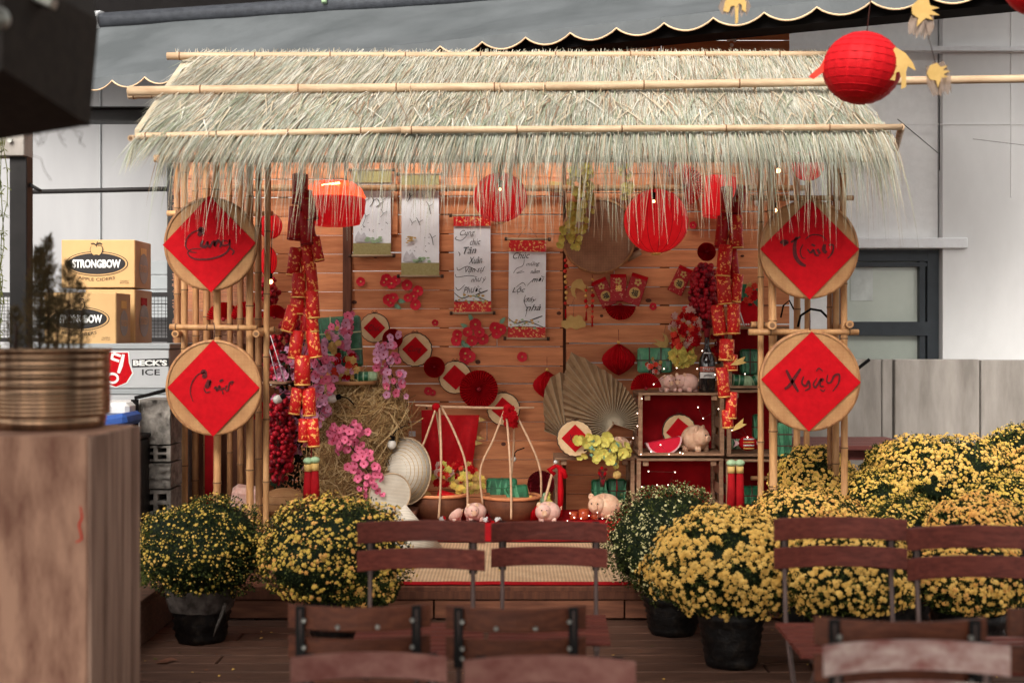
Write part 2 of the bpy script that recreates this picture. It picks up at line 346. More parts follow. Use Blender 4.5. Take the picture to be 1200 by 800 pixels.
m_net = mat('grey_net', (0.30, 0.22, 0.17), rough=.9, bump=0, alpha=.72)
m_table = mat('red_table', (0.20, 0.065, 0.055), (0.15, 0.045, 0.04), scale=4, stretch=(1, 8, 8), rough=.4)
m_ground = mat('paving', (0.10, 0.085, 0.075), (0.07, 0.06, 0.055), scale=2, rough=.9)
m_mel = mat('melon_flesh', (0.66, 0.012, 0.04), (0.60, 0.01, 0.035), rough=.7, bump=.05)
m_rind = mat('melon_rind', (0.80, 0.50, 0.50), rough=.7, bump=0)
m_jade = mat('jade', (0.35, 0.50, 0.30), rough=.4)

# ================================================================ SETTING
PZ = 0.17      # platform height
def S_(o): o['kind'] = 'structure'; return o
S_(MB().box((0, 40, -0.45), (240, 240, 0.1)).build('ground', m_ground))
fl = S_(MB().box((0.5, 5.5, -0.06), (14, 9.6, 0.06)).build('floor', m_pot))
y = 2.0; k = 0
while y < 10.2:
    x = -6.4 + (k % 3) * 0.9
    while x < 7.2:
        L = 3.3; mb = MB().box((0, 0, 0), (L - .008, 0.136, 0.03), bev=.004)
        mb.build('plank', m_floor, fl, loc=(x + L / 2, y, -0.015 + rnd(-.001, .001)))
        x += L
    y += 0.142; k += 1

# ---- white wall at the far left, rails and mesh fence before it
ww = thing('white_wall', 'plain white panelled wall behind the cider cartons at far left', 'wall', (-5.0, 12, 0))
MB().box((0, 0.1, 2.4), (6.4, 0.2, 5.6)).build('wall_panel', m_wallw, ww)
for i, px in enumerate((-60, 118, 205, 300)):
    p = at(px, 300, 12); MB().box((p.x + 5.0, -0.012, 2.4), (0.008, 0.02, 5.6)).build('panel_joint', m_coold, ww)
gw = thing('far_panel', 'grey horizontal boarded shed wall seen beside the cider cartons', 'wall', (-3.2, 11.6, 0))
for k in range(4):
    a = at(150, 305 + 17 * k, 11.6); MB().box((0.0, 0, a.z - .07), (1.2, 0.05, 0.124), bev=.006).build('board', m_coold, gw)
bm_ = thing('steel_beam', 'dark grey horizontal steel beam crossing under the awning at left', 'beam', at(120, 136, 9.9))
a = at(40, 136, 9.9); b = at(260, 136, 9.9)
MB().box(((a + b) / 2), ((b - a).length, 0.1, sz(15, 9.9)), bev=.004).build('web', m_steel, bm_, world=True)
for dz in (-7.5, 7.5):
    MB().box((a + b) / 2 + Vector((0, -.02, sz(dz, 9.9))), ((b - a).length, 0.16, 0.012)).build('flange', m_steel, bm_, world=True)
rl = thing('railing', 'thin black rail with wire mesh panels in front of the white wall', 'railing', at(120, 395, 9.2))
MB().tube([at(33, 225, 9.2), at(215, 221, 9.2)], 0.017, 6).build('top_rail', m_steel, rl, world=True)
MB().box(at(201, 300, 9.2), (0.05, 0.05, 1.4)).build('post', m_steel, rl, world=True)
MB().box(at(100, 345, 9.2), (1.3, 0.035, 0.03)).build('rail', m_steel, rl, world=True)
MB().box(at(100, 398, 9.2), (1.3, 0.035, 0.03)).build('rail', m_steel, rl, world=True)
mb = MB()
for i in range(62):
    x = -70 + i * 4.4; mb.tube([at(x, 347, 9.22), at(x, 396, 9.22)], 0.0022, 3, cap=False)
for i in range(13):
    yy = 348 + i * 4; mb.tube([at(-70, yy, 9.224), at(200, yy, 9.224)], 0.0022, 3, cap=False)
mb.build('wire_mesh', m_steel, rl, world=True, kind='stuff')
sp = thing('steel_post', 'dark square steel post rising behind the bronze planter at left', 'post', at(25, 420, 6.6))
sp.location.z = 0; Dp = 6.6
MB().box(Vector((at(25, 400, Dp).x, Dp, 1.35)), (sz(20, Dp), 0.09, 2.7), bev=.004).build('column', m_steel, sp, world=True)
MB().box(at(14, 170, Dp) + Vector((0, -.02, 0)), (sz(42, Dp), 0.12, sz(30, Dp)), bev=.004).build('head_plate', m_conc, sp, world=True)
for dx in (-6, 6): MB().tube([at(14 + dx, 168, Dp) + Vector((0, -.10, 0)), at(14 + dx, 168, Dp) + Vector((0, -.07, 0))], .012, 8).build('bolt', m_bolt, sp, world=True)
MB().tube([at(34, 216, Dp), at(48, 224, Dp)], .01, 6).build('hook', m_steel, sp, world=True)

# ---- right building
bd = thing('rendered_building', 'pale grey rendered building with dark framed window at right', 'building', (2.2, 10, 0))
BD = 10.0
mb = MB()
x0, x1 = at(925, 0, BD).x, 7.0; xs = at(1099, 0, BD).x
wz0, wz1 = at(0, 470, BD).z, at(0, 293, BD).z; wx0 = at(975, 0, BD).x
zt = 4.6
mb.box(((-2.3 + x0) / 2, BD + .1, 1.65), (x0 + 2.3, .2, 3.3))                           # behind the booth
mb.box(((x0 + xs) / 2 , BD + .1, (wz1 + zt) / 2), (xs - x0, .2, zt - wz1))
mb.box(((x0 + wx0) / 2, BD + .1, wz1 / 2), (wx0 - x0, .2, wz1))
mb.box(((wx0 + xs) / 2, BD + .1, wz0 / 2), (xs - wx0, .2, wz0))
mb.build('wall', m_wallt, bd, world=True)
MB().box(((xs + x1) / 2, BD + .04, zt / 2), (x1 - xs - .02, .25, zt)).build('wall', m_wallg, bd, world=True)
a = at(925, 57, BD - .05); b = at(1250, 57, BD - .05)
MB().box((at(1068, 187 / 3.2, BD - .1)), (sz(300, BD), .1, .035)).build('ledge', m_white, bd, world=True)
MB().box(((x0 + xs) / 2 + .14, BD - .06, at(0, 286, BD).z), (xs - x0 + .1, .14, sz(12, BD)), bev=.006).build('window_ledge', m_white, bd, world=True)
MB().box((xs + .05, BD - .088, at(0, 148, BD).z), (2.6, .006, .006)).build('seam', m_wallg, bd, world=True)
MB().box((at(1180, 60, BD).x, BD - .089, 3.6), (.008, .008, 2.2)).build('seam', m_wallt, bd, world=True)
wn = MB(); FR = sz(13, BD)
cx = (wx0 + xs) / 2; wzm = at(0, 385, BD).z
wn.box((xs - FR / 2, BD + .03, (wz0 + wz1) / 2), (FR, .1, wz1 - wz0)); wn.box((wx0 + FR / 2, BD + .03, (wz0 + wz1) / 2), (FR, .1, wz1 - wz0))
wn.box((cx, BD + .032, wz1 - FR / 2), (xs - wx0 - .004, .1, FR)); wn.box((cx, BD + .028, wzm), (xs - wx0 - .01, .1, FR * 1.25))
wn.box((xs - FR * 1.4, BD + .036, (wz0 + wz1) / 2), (FR * .5, .08, wz1 - wz0 - .02)); wn.box((cx, BD + .035, wz1 - FR * 1.3), (xs - wx0 - .02, .08, FR * .4))
wo_ = wn.build('window', m_winf, bd, world=True)
mb = MB().box((cx, BD + .06, (wz1 + wzm) / 2), (xs - wx0, .006, wz1 - wzm)); mb.build('pane', m_glass, wo_, world=True)
mb = MB().box((cx, BD + .061, (wz0 + wzm) / 2), (xs - wx0, .006, wzm - wz0)); mb.build('pane', m_glass, wo_, world=True)
mb = MB().box(at(1012, 330, BD) + Vector((0, .052, 0)), (sz(26, BD), .004, sz(44, BD))); mb.build('painted_blind_reflection', m_blind, wo_, world=True)  # pale panel painted in as the reflection of a blind
# parapet of cast slabs
pw = thing('concrete_parapet', 'low parapet of stained concrete slabs below the window', 'wall', (2.9, 9.3, 0))
for a_, b_ in ((905, 1033), (1035, 1047), (1049, 1148), (1150, 1330)):
    pa, pb = at(a_, 421, 9.3), at(b_, 421, 9.3)
    MB().box(((pa.x + pb.x) / 2, 9.3 + (.02 if a_ == 1035 else 0) + .06, pa.z / 2), (pb.x - pa.x, .12, pa.z - (.01 if a_ == 1150 else 0)), bev=.006).build('slab', m_conc, pw, world=True)
MB().tube([at(996, 445, 9.1), at(1005, 432, 9.1), at(1019, 421, 9.1)], .012, 6).build('cable_hook', m_black, pw, world=True)
tb = thing('red_table', 'dark red wooden table top behind the yellow flowers at right', 'table', (at(1000, 515, 8.0).x, 8.1, 0))
zt_ = at(0, 522, 7.9).z
for k in range(6):
    MB().box((at(1000, 0, 8).x, 7.95 + k * .115, zt_ - .015), (sz(140, 8), .11, .03), bev=.004).build('slat', m_table, tb, world=True)
MB().box((at(1000, 0, 8).x, 7.98, zt_ - .065), (sz(130, 8), .03, .06)).build('apron', m_table, tb, world=True)
for sx in (-.34, .34):
    for yy in (7.98, 8.48): MB().box((at(1000, 0, 8).x + sx, yy, zt_ / 2 - .05), (.05, .05, zt_ - .09)).build('leg', m_table, tb, world=True)

# ---- awning
aw = thing('awning', 'grey canvas awning with scalloped cream piped edge above the thatch', 'awning', (0, 8.6, 3.3))
def edge(px): return (96 - .1045 * (px - 110))
def edge3(px):
    yy = edge(px); D = 1500 * (3.3 - EYE) / (HY - yy); return at(px, yy, D)
E0, E1 = edge3(60), edge3(1330); ed = (E1 - E0).normalized(); EL = (E1 - E0).length
R0 = at(115, 26, 10.6); R1 = at(480, 2, 9.7); rd = (R1 - R0).normalized()
def rail(t):
    return R0 - rd * 0.25 + rd * t * (EL + .6)
mb = MB(); NU, NV = 120, 16
for i in range(NU + 1):
    for j in range(NV + 1):
        t = i / NU; v = j / NV; p = (E0 + ed * EL * t).lerp(rail(t), v)
        q = Vector((p.x * .8, p.y * 2.5, 0)); dz = noise.noise(q) * .035 + noise.noise(q * 3.1) * .012 - .05 * math.sin(PI * v)
        mb.v.append((p.x, p.y, p.z + dz * (1 if 0 < j < NV else 0)))
for i in range(NU):
    for j in range(NV):
        a = i * (NV + 1) + j; mb.face([a, a + NV + 1, a + NV + 2, a + 1], 0, True)
mb.build('canvas', m_awn, aw, world=True)
# scalloped valance with piping
mb = MB(); pp = []; SP = 0.30; nsc = int(EL / SP)
for k in range(nsc):
    for q in range(10):
        u = q / 10; s = (k + u) * SP; d = -.010 - .058 * math.sin(PI * u) ** .8
        pp.append((E0 + ed * s, d))
nn = ed.cross(Vector((0, 0, 1))).normalized()
if nn.y > 0: nn = -nn
for (p, d) in pp:
    mb.v.append(tuple(p + Vector((0, 0, .03)))); mb.v.append(tuple(p + nn * .012 + Vector((0, 0, d))))
for i in range(len(pp) - 1): mb.face([2 * i, 2 * i + 1, 2 * i + 3, 2 * i + 2], 0, False)
mb.build('valance', m_awn, aw, world=True)
MB().tube([p + nn * .016 + Vector((0, 0, d)) for p, d in pp], .006, 6).build('piping', m_pipe, aw, world=True)
# black strip standing in for the shade under the valance
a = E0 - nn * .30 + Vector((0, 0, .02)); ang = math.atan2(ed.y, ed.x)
MB().box(E0.lerp(E1, .57) - nn * .17 + Vector((0, 0, -.035)), (EL * .86, .20, .085), rot=(0, 0, ang)).build('underside_shade', m_black, aw, world=True)
MB().tube([R0 + Vector((0, -.03, 0)), R0 + rd * 7.5 + Vector((0, -.03, 0))], .065, 12).build('roller', m_roll, aw, world=True)
MB().tube([R0 + rd * -.04 + Vector((0, -.03, 0)), R0 + rd * .05 + Vector((0, -.03, 0))], .082, 12).build('end_cap', m_white, aw, world=True)
MB().tube([R0 + rd * 2.1 + Vector((0, -.11, .04)), R0 + rd * 2.1 + Vector((0, -.115, .0))], .022, 8).build('clip', m_jade, aw, world=True)
hb = thing('roof_edge', 'black underside of the roof above the awning roller', 'roof', R0 + Vector((2, .4, .3)))
MB().box((R0 + R1) / 2 + rd * 1.5 + Vector((0, .22, 1.0)), (10.5, .3, 1.9), rot=(0, 0, math.atan2(rd.y, rd.x))).build('fascia', m_black, hb, world=True)
MB().box((R0 + R1) / 2 + rd * 1.5 + Vector((0, .02, .62)), (10.5, .14, .10), rot=(0, 0, math.atan2(rd.y, rd.x))).build('batten', m_black, hb, world=True)

# ================================================================ BOOTH
DW = 8.5
booth = thing('market_stall', 'bamboo festival stall with thatched roof and pine plank back wall', 'stall', (0, 7.5, 0))
XL, XR = -2.12, 2.2
pf = MB().box((0, (6.5 + 8.75) / 2, PZ - .05), (XR - XL, 2.25, .06)).build('platform', m_plankd, booth, world=True)
y = 6.46
while y < 8.8:
    MB().box((0, y + .068, PZ - .012), (XR - XL, .13, .024), bev=.003).build('plank', m_plankd, pf, world=True); y += .136
x = XL
while x < XR - .1:
    L = min(rnd(.7, 1.3), XR - x)
    MB().box((x + L / 2, 6.475, .055), (L - .008, .02, .09), bev=.003).build('plank', m_riser, pf, world=True); x += L
MB().box((0, 6.47, .128), (XR - XL, .024, .04)).build('plank', m_plankd, pf, world=True)
# back wall of pine planks
bw = MB()
for px in (330, 406, 520, 662, 780, 898): bw.box((at(px, 0, DW).x, DW + .06, 1.6), (.06, .05, 2.9))
bwo = bw.build('back_wall', m_plankd, booth, world=True)
seams = [8, 30, 52, 74, 96, 118, 141, 164, 186, 208, 230, 252, 274, 296, 318, 340, 361.6, 384, 406, 429, 449, 471, 494, 516, 538, 560, 582, 604]
def wallrow(pxa, pxb, off, top=75, seamset=None, tone=m_plank):
    ss = seamset or seams
    for i in range(len(ss) - 1):
        ya, yb = ss[i] + off, ss[i + 1] + off
        if ya < top: continue
        za, zb = at(0, yb, DW).z, at(0, ya, DW).z
        gap = random.choice((.002, .003, .004, .006, .009, .011))
        if i > 20: gap = .003
        # split into boards with butt joints
        cuts = [pxa]
        if pxb - pxa > 150 and random.random() < .5: cuts.append(rnd(pxa + 50, pxb - 50))
        cuts.append(pxb)
        for c in range(len(cuts) - 1):
            xa, xb = at(cuts[c], 0, DW).x, at(cuts[c + 1], 0, DW).x
            yo = rnd(-.004, .004)
            pl = MB().box(((xa + xb) / 2, DW + yo, (za + zb) / 2), (xb - xa - .004, .022, zb - za - gap), bev=.002).build('plank', tone, bwo, world=True)
wallrow(205, 404, 2, top=80); wallrow(408, 660, 0, top=80); wallrow(663, 925, -4, top=20)
# knots, nail heads
mb = MB()
for (px, py) in ((535, 367), (655, 367), (694, 413), (640, 180), (350, 362), (415, 354), (745, 293), (612, 330), (475, 474), (440, 300), (760, 352), (870, 300), (868, 262), (560, 424), (488, 520), (500, 478), (590, 520), (705, 370), (525, 250), (820, 312)):
    r = sz(rnd(1.2, 3.4), DW); p = at(px, py, DW - .014)
    mb.prism(circ(p.x, p.z, r * rnd(1, 1.6), 10, r), p.y, p.y + .003)
mb.build('knots', m_knot, bwo, world=True, kind='stuff')
MB().box(at(407, 305, DW - .025) , (sz(10, DW), .03, sz(135, DW)), bev=.003).build('batten', m_plankd, booth, world=True)
MB().box(at(412, 228, DW - .026) , (sz(10, DW), .03, sz(60, DW)), bev=.003).build('batten', m_plank, booth, world=True)
MB().box(at(462, 215, DW - .02) , (sz(9, DW), .02, sz(120, DW)), bev=.003).build('batten', m_plank, booth, world=True)

def bamboo(name, p0, p1, r, m, parent, seg=.3, taper=.9):
    p0, p1 = Vector(p0), Vector(p1); L = (p1 - p0).length; n = max(2, int(L / (seg * rnd(.85, 1.15))))
    pts = []; rs = []; ph = rnd(0, .8); bend = Vector((rnd(-1, 1), rnd(-1, 1), rnd(-.3, .3))) * r * .35
    for i in range(n + 1):
        t = min(1, max(0, (i + ph) / (n + .8)))
        for dt, k in ((-.012, 1.0), (-.005, 1.13), (.0, 1.0), (.006, 1.10), (.014, .99)):
            tt = t + dt / L
            if 0 < tt < 1: pts.append(p0.lerp(p1, tt) + bend * math.sin(PI * tt)); rs.append(r * k * (1 - (1 - taper) * tt))
    pts = [p0] + pts + [p1]; rs = [r] + rs + [r * taper]
    mb = MB(); mb.tube(pts, rs, 10)
    o = mb.build(name, m, parent, world=True)
    # dark joint rings
    rg = MB()
    for i in range(n + 1):
        t = min(1, max(0, (i + ph) / (n + .8)))
        if .01 < t < .99:
            c = p0.lerp(p1, t) + bend * math.sin(PI * t); d = (p1 - p0).normalized() * .0035
            rg.tube([c - d, c + d], r * 1.14 * (1 - (1 - taper) * t), 10)
    # hollow end
    rg.tube([p1, p1 + (p1 - p0).normalized() * .002], r * taper * .6, 8); rg.tube([p0, p0 - (p1 - p0).normalized() * .002], r * .6, 8)
    rg.build('joint_rings', m_bring, o, world=True, kind='stuff')
    return o
ZT = 2.5
def pole(px, D, w=8, m=m_bamboo, top=2.5):
    x = at(px, 0, D).x; bamboo('bamboo_pole', (x + rnd(-.01, .01), D, PZ), (x + rnd(-.01, .01), D, top), sz(w / 2, D), m, booth)
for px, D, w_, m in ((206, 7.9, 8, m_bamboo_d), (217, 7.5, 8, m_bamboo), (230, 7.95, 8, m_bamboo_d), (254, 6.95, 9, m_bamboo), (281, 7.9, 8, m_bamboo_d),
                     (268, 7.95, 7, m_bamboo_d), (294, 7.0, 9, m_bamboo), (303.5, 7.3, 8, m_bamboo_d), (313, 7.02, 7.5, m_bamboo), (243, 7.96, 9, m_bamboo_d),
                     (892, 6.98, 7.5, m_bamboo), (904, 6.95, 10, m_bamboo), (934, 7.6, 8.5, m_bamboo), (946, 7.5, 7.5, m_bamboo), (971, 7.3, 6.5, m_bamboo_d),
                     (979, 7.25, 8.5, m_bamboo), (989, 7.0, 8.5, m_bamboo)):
    pole(px, D, w_, m)  # most rear poles get the darker bamboo in place of their shade
# rails of the two towers
def rail_(pa, pb, w, m=m_bamboo): bamboo('bamboo_rail', pa, pb, sz(w / 2, 7), m, booth)
rail_(at(199, 383, 6.9), at(301, 384, 6.9), 7); rail_(at(205, 391, 6.82), at(214, 390, 8.1), 8); rail_(at(300, 391, 6.80), at(330, 388, 7.9), 8); rail_(at(290, 388, 7.15), at(323, 386, 7.15), 7)
rail_(at(877, 389, 6.87), at(1006, 389, 6.87), 7.5); rail_(at(905, 381, 6.78), at(895, 386, 8.2), 10); rail_(at(996, 380, 6.78), at(980, 386, 8.2), 8); rail_(at(880, 380, 7.0), at(905, 381, 7.0), 7)
rail_(at(196, 250, 7.5), at(320, 250, 7.5), 7); rail_(at(880, 232, 7.06), at(1000, 232, 7.06), 7)
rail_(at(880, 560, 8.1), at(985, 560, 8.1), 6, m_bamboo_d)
bamboo('roof_pole', at(196, 66, 7.40) , at(968, 64, 7.40), .022, m_bamboo_l, booth, seg=.45)
bamboo('roof_pole', at(150, 112, 6.95), at(208, 111, 6.95), .02, m_bamboo_l, booth, seg=.45)
bamboo('roof_pole', at(150, 107, 6.86), at(700, 101.5, 6.90), .026, m_bamboo_l, booth, seg=.5)
bamboo('roof_pole', at(640, 101.5, 6.87), at(1290, 91, 6.80), .024, m_bamboo_l, booth, seg=.5)
bamboo('roof_pole', at(160, 160, 6.40), at(480, 152, 6.38), .018, m_bamboo_l, booth, seg=.45)
bamboo('roof_pole', at(470, 152.5, 6.36), at(1056, 149, 6.40), .018, m_bamboo_l, booth, seg=.45)
bamboo('roof_pole', at(1056, 149, 6.40), at(1050, 175, 8.3), .018, m_bamboo_l, booth); bamboo('roof_pole', at(153, 162, 6.38), at(240, 170, 8.3), .016, m_bamboo_l, booth)
for x in (-1.75, 1.75, 0):
    bamboo('rafter', (x, 6.5, 2.42), (x, 7.5, 2.99), .022, m_bamboo, booth); bamboo('rafter', (x, 7.5, 2.98), (x, 8.46, 2.80), .022, m_bamboo, booth)
for yy in (6.98, 8.4): bamboo('tie_pole', (-1.95, yy, 2.40), (1.95, yy, 2.40), .022, m_bamboo, booth)
for px in (235, 340, 380, 480, 580, 640, 709, 766, 802, 885): # ties on ridge and middle pole
    mb = MB()
    for (py, D, r) in ((66, 7.47, .026), (104 - (px - 600) * .012, 6.88, .03)):
        p = at(px + rnd(-6, 6), py, D)
        mb.tube([p + Vector((rnd(-.002, .002), r * math.cos(a * PI / 5), r * math.sin(a * PI / 5))) for a in range(11)], .003, 4)
        mb.tube([p + Vector((0, -r, .0)), p + Vector((rnd(-.02, .02), -r - .01, rnd(-.1, -.04)))], .002, 3)
    mb.build('string_tie', m_bamboo_l, booth, world=True, kind='stuff')

# thatch
def slope(X, t): return Vector((X, 7.5 - 1.04 * t, 3.075 - .61 * t))
mb = MB()
for side in (1,):
    o = len(mb.v); NX = 60
    for i in range(NX + 1):
        X = -1.92 + 3.72 * i / NX
        for t, th in ((0, 0), (.95, 0), (.95, -.05), (0, -.05)):
            p = slope(X, t); yy = p.y if side == 1 else 7.5 + (7.5 - p.y)
            mb.v.append((X, yy, p.z + th + (-.012 if side == 1 else 0) + noise.noise(Vector((X * 6, t * 5, side))) * .006))
    for i in range(NX):
        for j in range(4):
            a = o + i * 4 + j; b = o + i * 4 + (j + 1) % 4; mb.face([a, b, b + 4, a + 4], 1, False)
mb.build('thatch_bed', m_th, booth, world=True)
def lean(X): return -.25 + .065 * (X + 1.9) + .04 * noise.noise(Vector((X * 2.2, 0, 7)))
def blade(mb, p, vel, L, wd, g, mi, n=4, stiff=.0):
    pts = [p.copy()]; v = vel.normalized(); st = L / n
    for i in range(n):
        v = (v + Vector((0, 0, -g)) * (1 if i > 0 else .3)).normalized(); p = p + v * st; pts.append(p.copy())
    sd = Vector((1, rnd(-.7, .7), rnd(-.2, .2))).normalized(); o = len(mb.v)
    for i, q in enumerate(pts):
        ww = wd * (1 - .85 * (i / n) ** 1.6) / 2; mb.v.append(tuple(q - sd * ww)); mb.v.append(tuple(q + sd * ww))
    for i in range(n): mb.face([o + 2 * i, o + 2 * i + 1, o + 2 * i + 3, o + 2 * i + 2], mi)
def pickm(X, fr):
    c = noise.noise(Vector((X * 3.1, fr * 2, 3))) * .5
    r = random.random() + c * .35
    if fr > 1: return 0 if r < .42 else 3 if r < .60 else 2 if r < .78 else 1 if r < .93 else 4
    return 2 if r < .33 else 1 if r < .60 else 0 if r < .84 else 3 if r < .93 else 4
mb = MB(); dn = Vector((0, -1.04, -.61)).normalized(); upn = Vector((0, -.61, 1.04)).normalized()
for k in range(36000):
    lay = random.choice((0, 0, 1, 1, 1, 2, 2)); X = rnd(-1.80, 1.86)
    t = (rnd(-.01, .36), rnd(.26, .72), rnd(.62, .97))[lay]
    p = slope(X, t) + upn * (rnd(.0, .028) + (.012 if lay == 0 else .0))
    L = rnd(.28, .50) * (.7 if lay == 0 and t < .1 else 1); v = dn + Vector((lean(X) + random.gauss(0, .07), 0, 0)) + upn * rnd(-.02, .04)
    blade(mb, p, v, L, rnd(.0018, .0046), .02 if t < .6 else .10, pickm(X, lay), 3 if lay < 2 else 4)
for k in range(1100):   # broken flat blades, crossing the rest
    lay = random.choice((0, 1, 1, 2)); X = rnd(-1.82, 1.84); t = (rnd(0, .36), rnd(.26, .72), rnd(.62, .97))[lay]
    blade(mb, slope(X, t) + upn * rnd(.022, .04), dn + Vector((lean(X) + random.gauss(0, .28), 0, 0)) + upn * rnd(-.02, .10), rnd(.08, .34), rnd(.004, .010), .05, random.choice((1, 1, 4, 2, 3)), 3)
# short upstanding ends along the ridge
for k in range(420):
    X = rnd(-1.99, 1.85); p = slope(X, 0) + Vector((0, 0, .0)); blade(mb, p, Vector((rnd(-.5, .5), rnd(-.3, .3), 1)), rnd(.02, .05), .005, 0, random.choice((1, 2)), 1)
mb.build('roof_thatch', m_th, booth, world=True, kind='stuff')
mb = MB()
for k in range(4800):   # hanging fringe
    X = rnd(-1.72, 1.90); cl = noise.noise(Vector((X * 7.0, 1.7, 0))) ; cl2 = noise.noise(Vector((X * 22.0, 5.7, 0)))
    t = rnd(.80, 1.04); p = slope(X, t) + upn * rnd(0, .02)
    L = rnd(.10, .37) + max(0, cl) * .20 + max(0, cl2) * .16 + (.12 if random.random() < .06 else 0)
    if X > 1.75 or X < -1.8: L += rnd(0, .14)
    L *= 1.0 - .25 * max(0, -cl2)
    l = lean(X) * 1.2 + (cl2 * .28) + random.gauss(0, .09)
    if X > 1.62: l += (X - 1.62) * .5
    blade(mb, p, dn + Vector((l, 0, -.25)), L, rnd(.0022, .0052), rnd(.20, .38), pickm(X, 2), 5)
for k in range(620):   # loose long strands
    X = rnd(-1.72, 1.90); p = slope(X, rnd(.9, 1.05)); l = lean(X) * .5 + rnd(-.4, .4)
    if X > 1.62: l += (X - 1.62) * .5
    blade(mb, p, dn + Vector((l, rnd(-.1, .1), -.5)), rnd(.38, .66), rnd(.0026, .0046), rnd(.16, .36), random.choice((0, 1, 1, 4, 3)), 6)
for k in range(700):   # left and right gable ends
    s = random.choice((-1.88, 1.78)); t = rnd(.15, 1); p = slope(s, t)
    blade(mb, p, dn + Vector((math.copysign(rnd(.0, .25), s), 0, -.3)), rnd(.15, .35), .006, .15, pickm(s, 2), 4)
mb.build('thatch_fringe', m_th, booth, world=True, kind='stuff')
# reed blind behind the left tower
mb = MB()
pa, pb = at(203, 0, 8.05), at(296, 0, 8.05); z0, z1 = at(0, 402, 8.05).z, 2.45; n = 115
for i in range(n):
    z = z0 + (z1 - z0) * i / n; mb.tube([(pa.x + rnd(-.008, .008), 8.05 + rnd(-.002, .002), z), (pb.x + rnd(-.006, .006), 8.05, z + rnd(-.002, .002))], (z1 - z0) / n * .40, 4, cap=False)
mb.build('reed_blind', m_reed, booth, world=True, kind='stuff')
mb = MB().box(((at(203, 0, 8.2).x + at(316, 0, 8.2).x) / 2, 8.2, .85), (sz(113, 8.2), .02, 1.3)); mb.build('side_board', m_plankd, booth, world=True)

# ================================================================ TRAYS WITH CALLIGRAPHY
def strokes(mb, L, k, M, mi=0):
    for pts, wd in L: mb.stroke([(x * k, z * k) for x, z in pts], wd * k, M=M, mi=mi)
# letter strokes, unit = tray radius
CUNG = [([(-.10, .20), (-.28, .30), (-.50, .16), (-.55, -.06), (-.44, -.18), (-.30, -.20)], .03), ([(-.26, .30), (-.20, .34), (-.22, .24), (-.27, .18)], .11),
        ([(-.16, .08), (-.20, -.04), (-.10, -.06), (-.06, .06)], .08), ([(-.06, .06), (-.02, -.08), (.03, .0), (.08, .06), (.10, -.06)], .05), ([(.12, .08), (.10, -.04), (.18, .08), (.24, .0), (.22, -.08)], .06),
        ([(.40, .06), (.28, .08), (.28, -.03), (.42, .0), (.44, .10), (.43, -.10), (.30, -.24), (.0, -.34), (-.35, -.34), (-.5, -.22), (-.4, -.12), (-.2, -.12)], .04), ([(.43, -.08), (.54, -.16), (.5, -.24)], .04)]
CHUC = [([(-.16, .32), (-.32, .30), (-.46, .12), (-.50, -.10), (-.44, -.30)], .025), ([(-.26, .32), (-.20, .36), (-.18, .26), (-.24, .24)], .10),
        ([(-.10, .18), (-.16, .04), (-.12, .02), (-.06, .16), (-.08, .02)], .06), ([(-.2, .0), (-.16, -.10), (-.06, -.08)], .03), ([(.14, .14), (.22, .18)], .05),
        ([(.02, -.02), (.06, .02), (.08, -.06), (.14, .04), (.16, -.04), (.24, .0)], .05), ([(.20, -.06), (.22, -.14)], .03), ([(.30, .06), (.26, -.02), (.32, -.06), (.36, .10), (.44, .14), (.40, .06)], .035)]
TAN = [([(-.62, .12), (-.56, .16), (-.48, .14), (-.56, .08)], .08), ([(-.40, .14), (-.30, .20), (-.20, .26)], .05), ([(-.28, .26), (-.32, .05), (-.30, -.15), (-.20, -.30), (-.08, -.36)], .09),
       ([(-.14, .10), (-.20, -.04), (-.16, -.18), (-.08, -.2)], .03), ([(-.10, .20), (.05, .30), (.25, .28), (.36, .18)], .025), ([(.04, .10), (.12, .06)], .05), ([(-.05, .0), (.02, -.08), (.08, -.02), (.12, -.12), (.20, -.14)], .05),
       ([(.16, .0), (.22, -.10)], .07), ([(.32, .10), (.30, -.02), (.36, -.08)], .09), ([(.40, .08), (.50, .08), (.48, -.08), (.38, -.2)], .04)]
XUAN = [([(-.50, .24), (-.44, .10), (-.34, -.08), (-.26, -.22)], .07), ([(-.20, .26), (-.30, .12), (-.42, -.06), (-.54, -.16)], .07), ([(-.14, .10), (-.18, -.04), (-.10, -.10), (-.04, .0), (-.02, -.14), (-.12, -.2)], .05),
        ([(.12, .20), (.18, .26), (.26, .20)], .03), ([(.14, .06), (.06, -.06), (.10, -.14), (.18, -.02), (.22, .04), (.20, -.10), (.28, -.12)], .045), ([(.20, -.18), (.26, -.22), (.30, -.18)], .03),
        ([(.36, .12), (.34, -.02), (.42, -.04), (.50, .10), (.60, .12), (.58, -.06), (.46, -.22)], .045), ([(.22, .04), (.27, .0)], .08)]
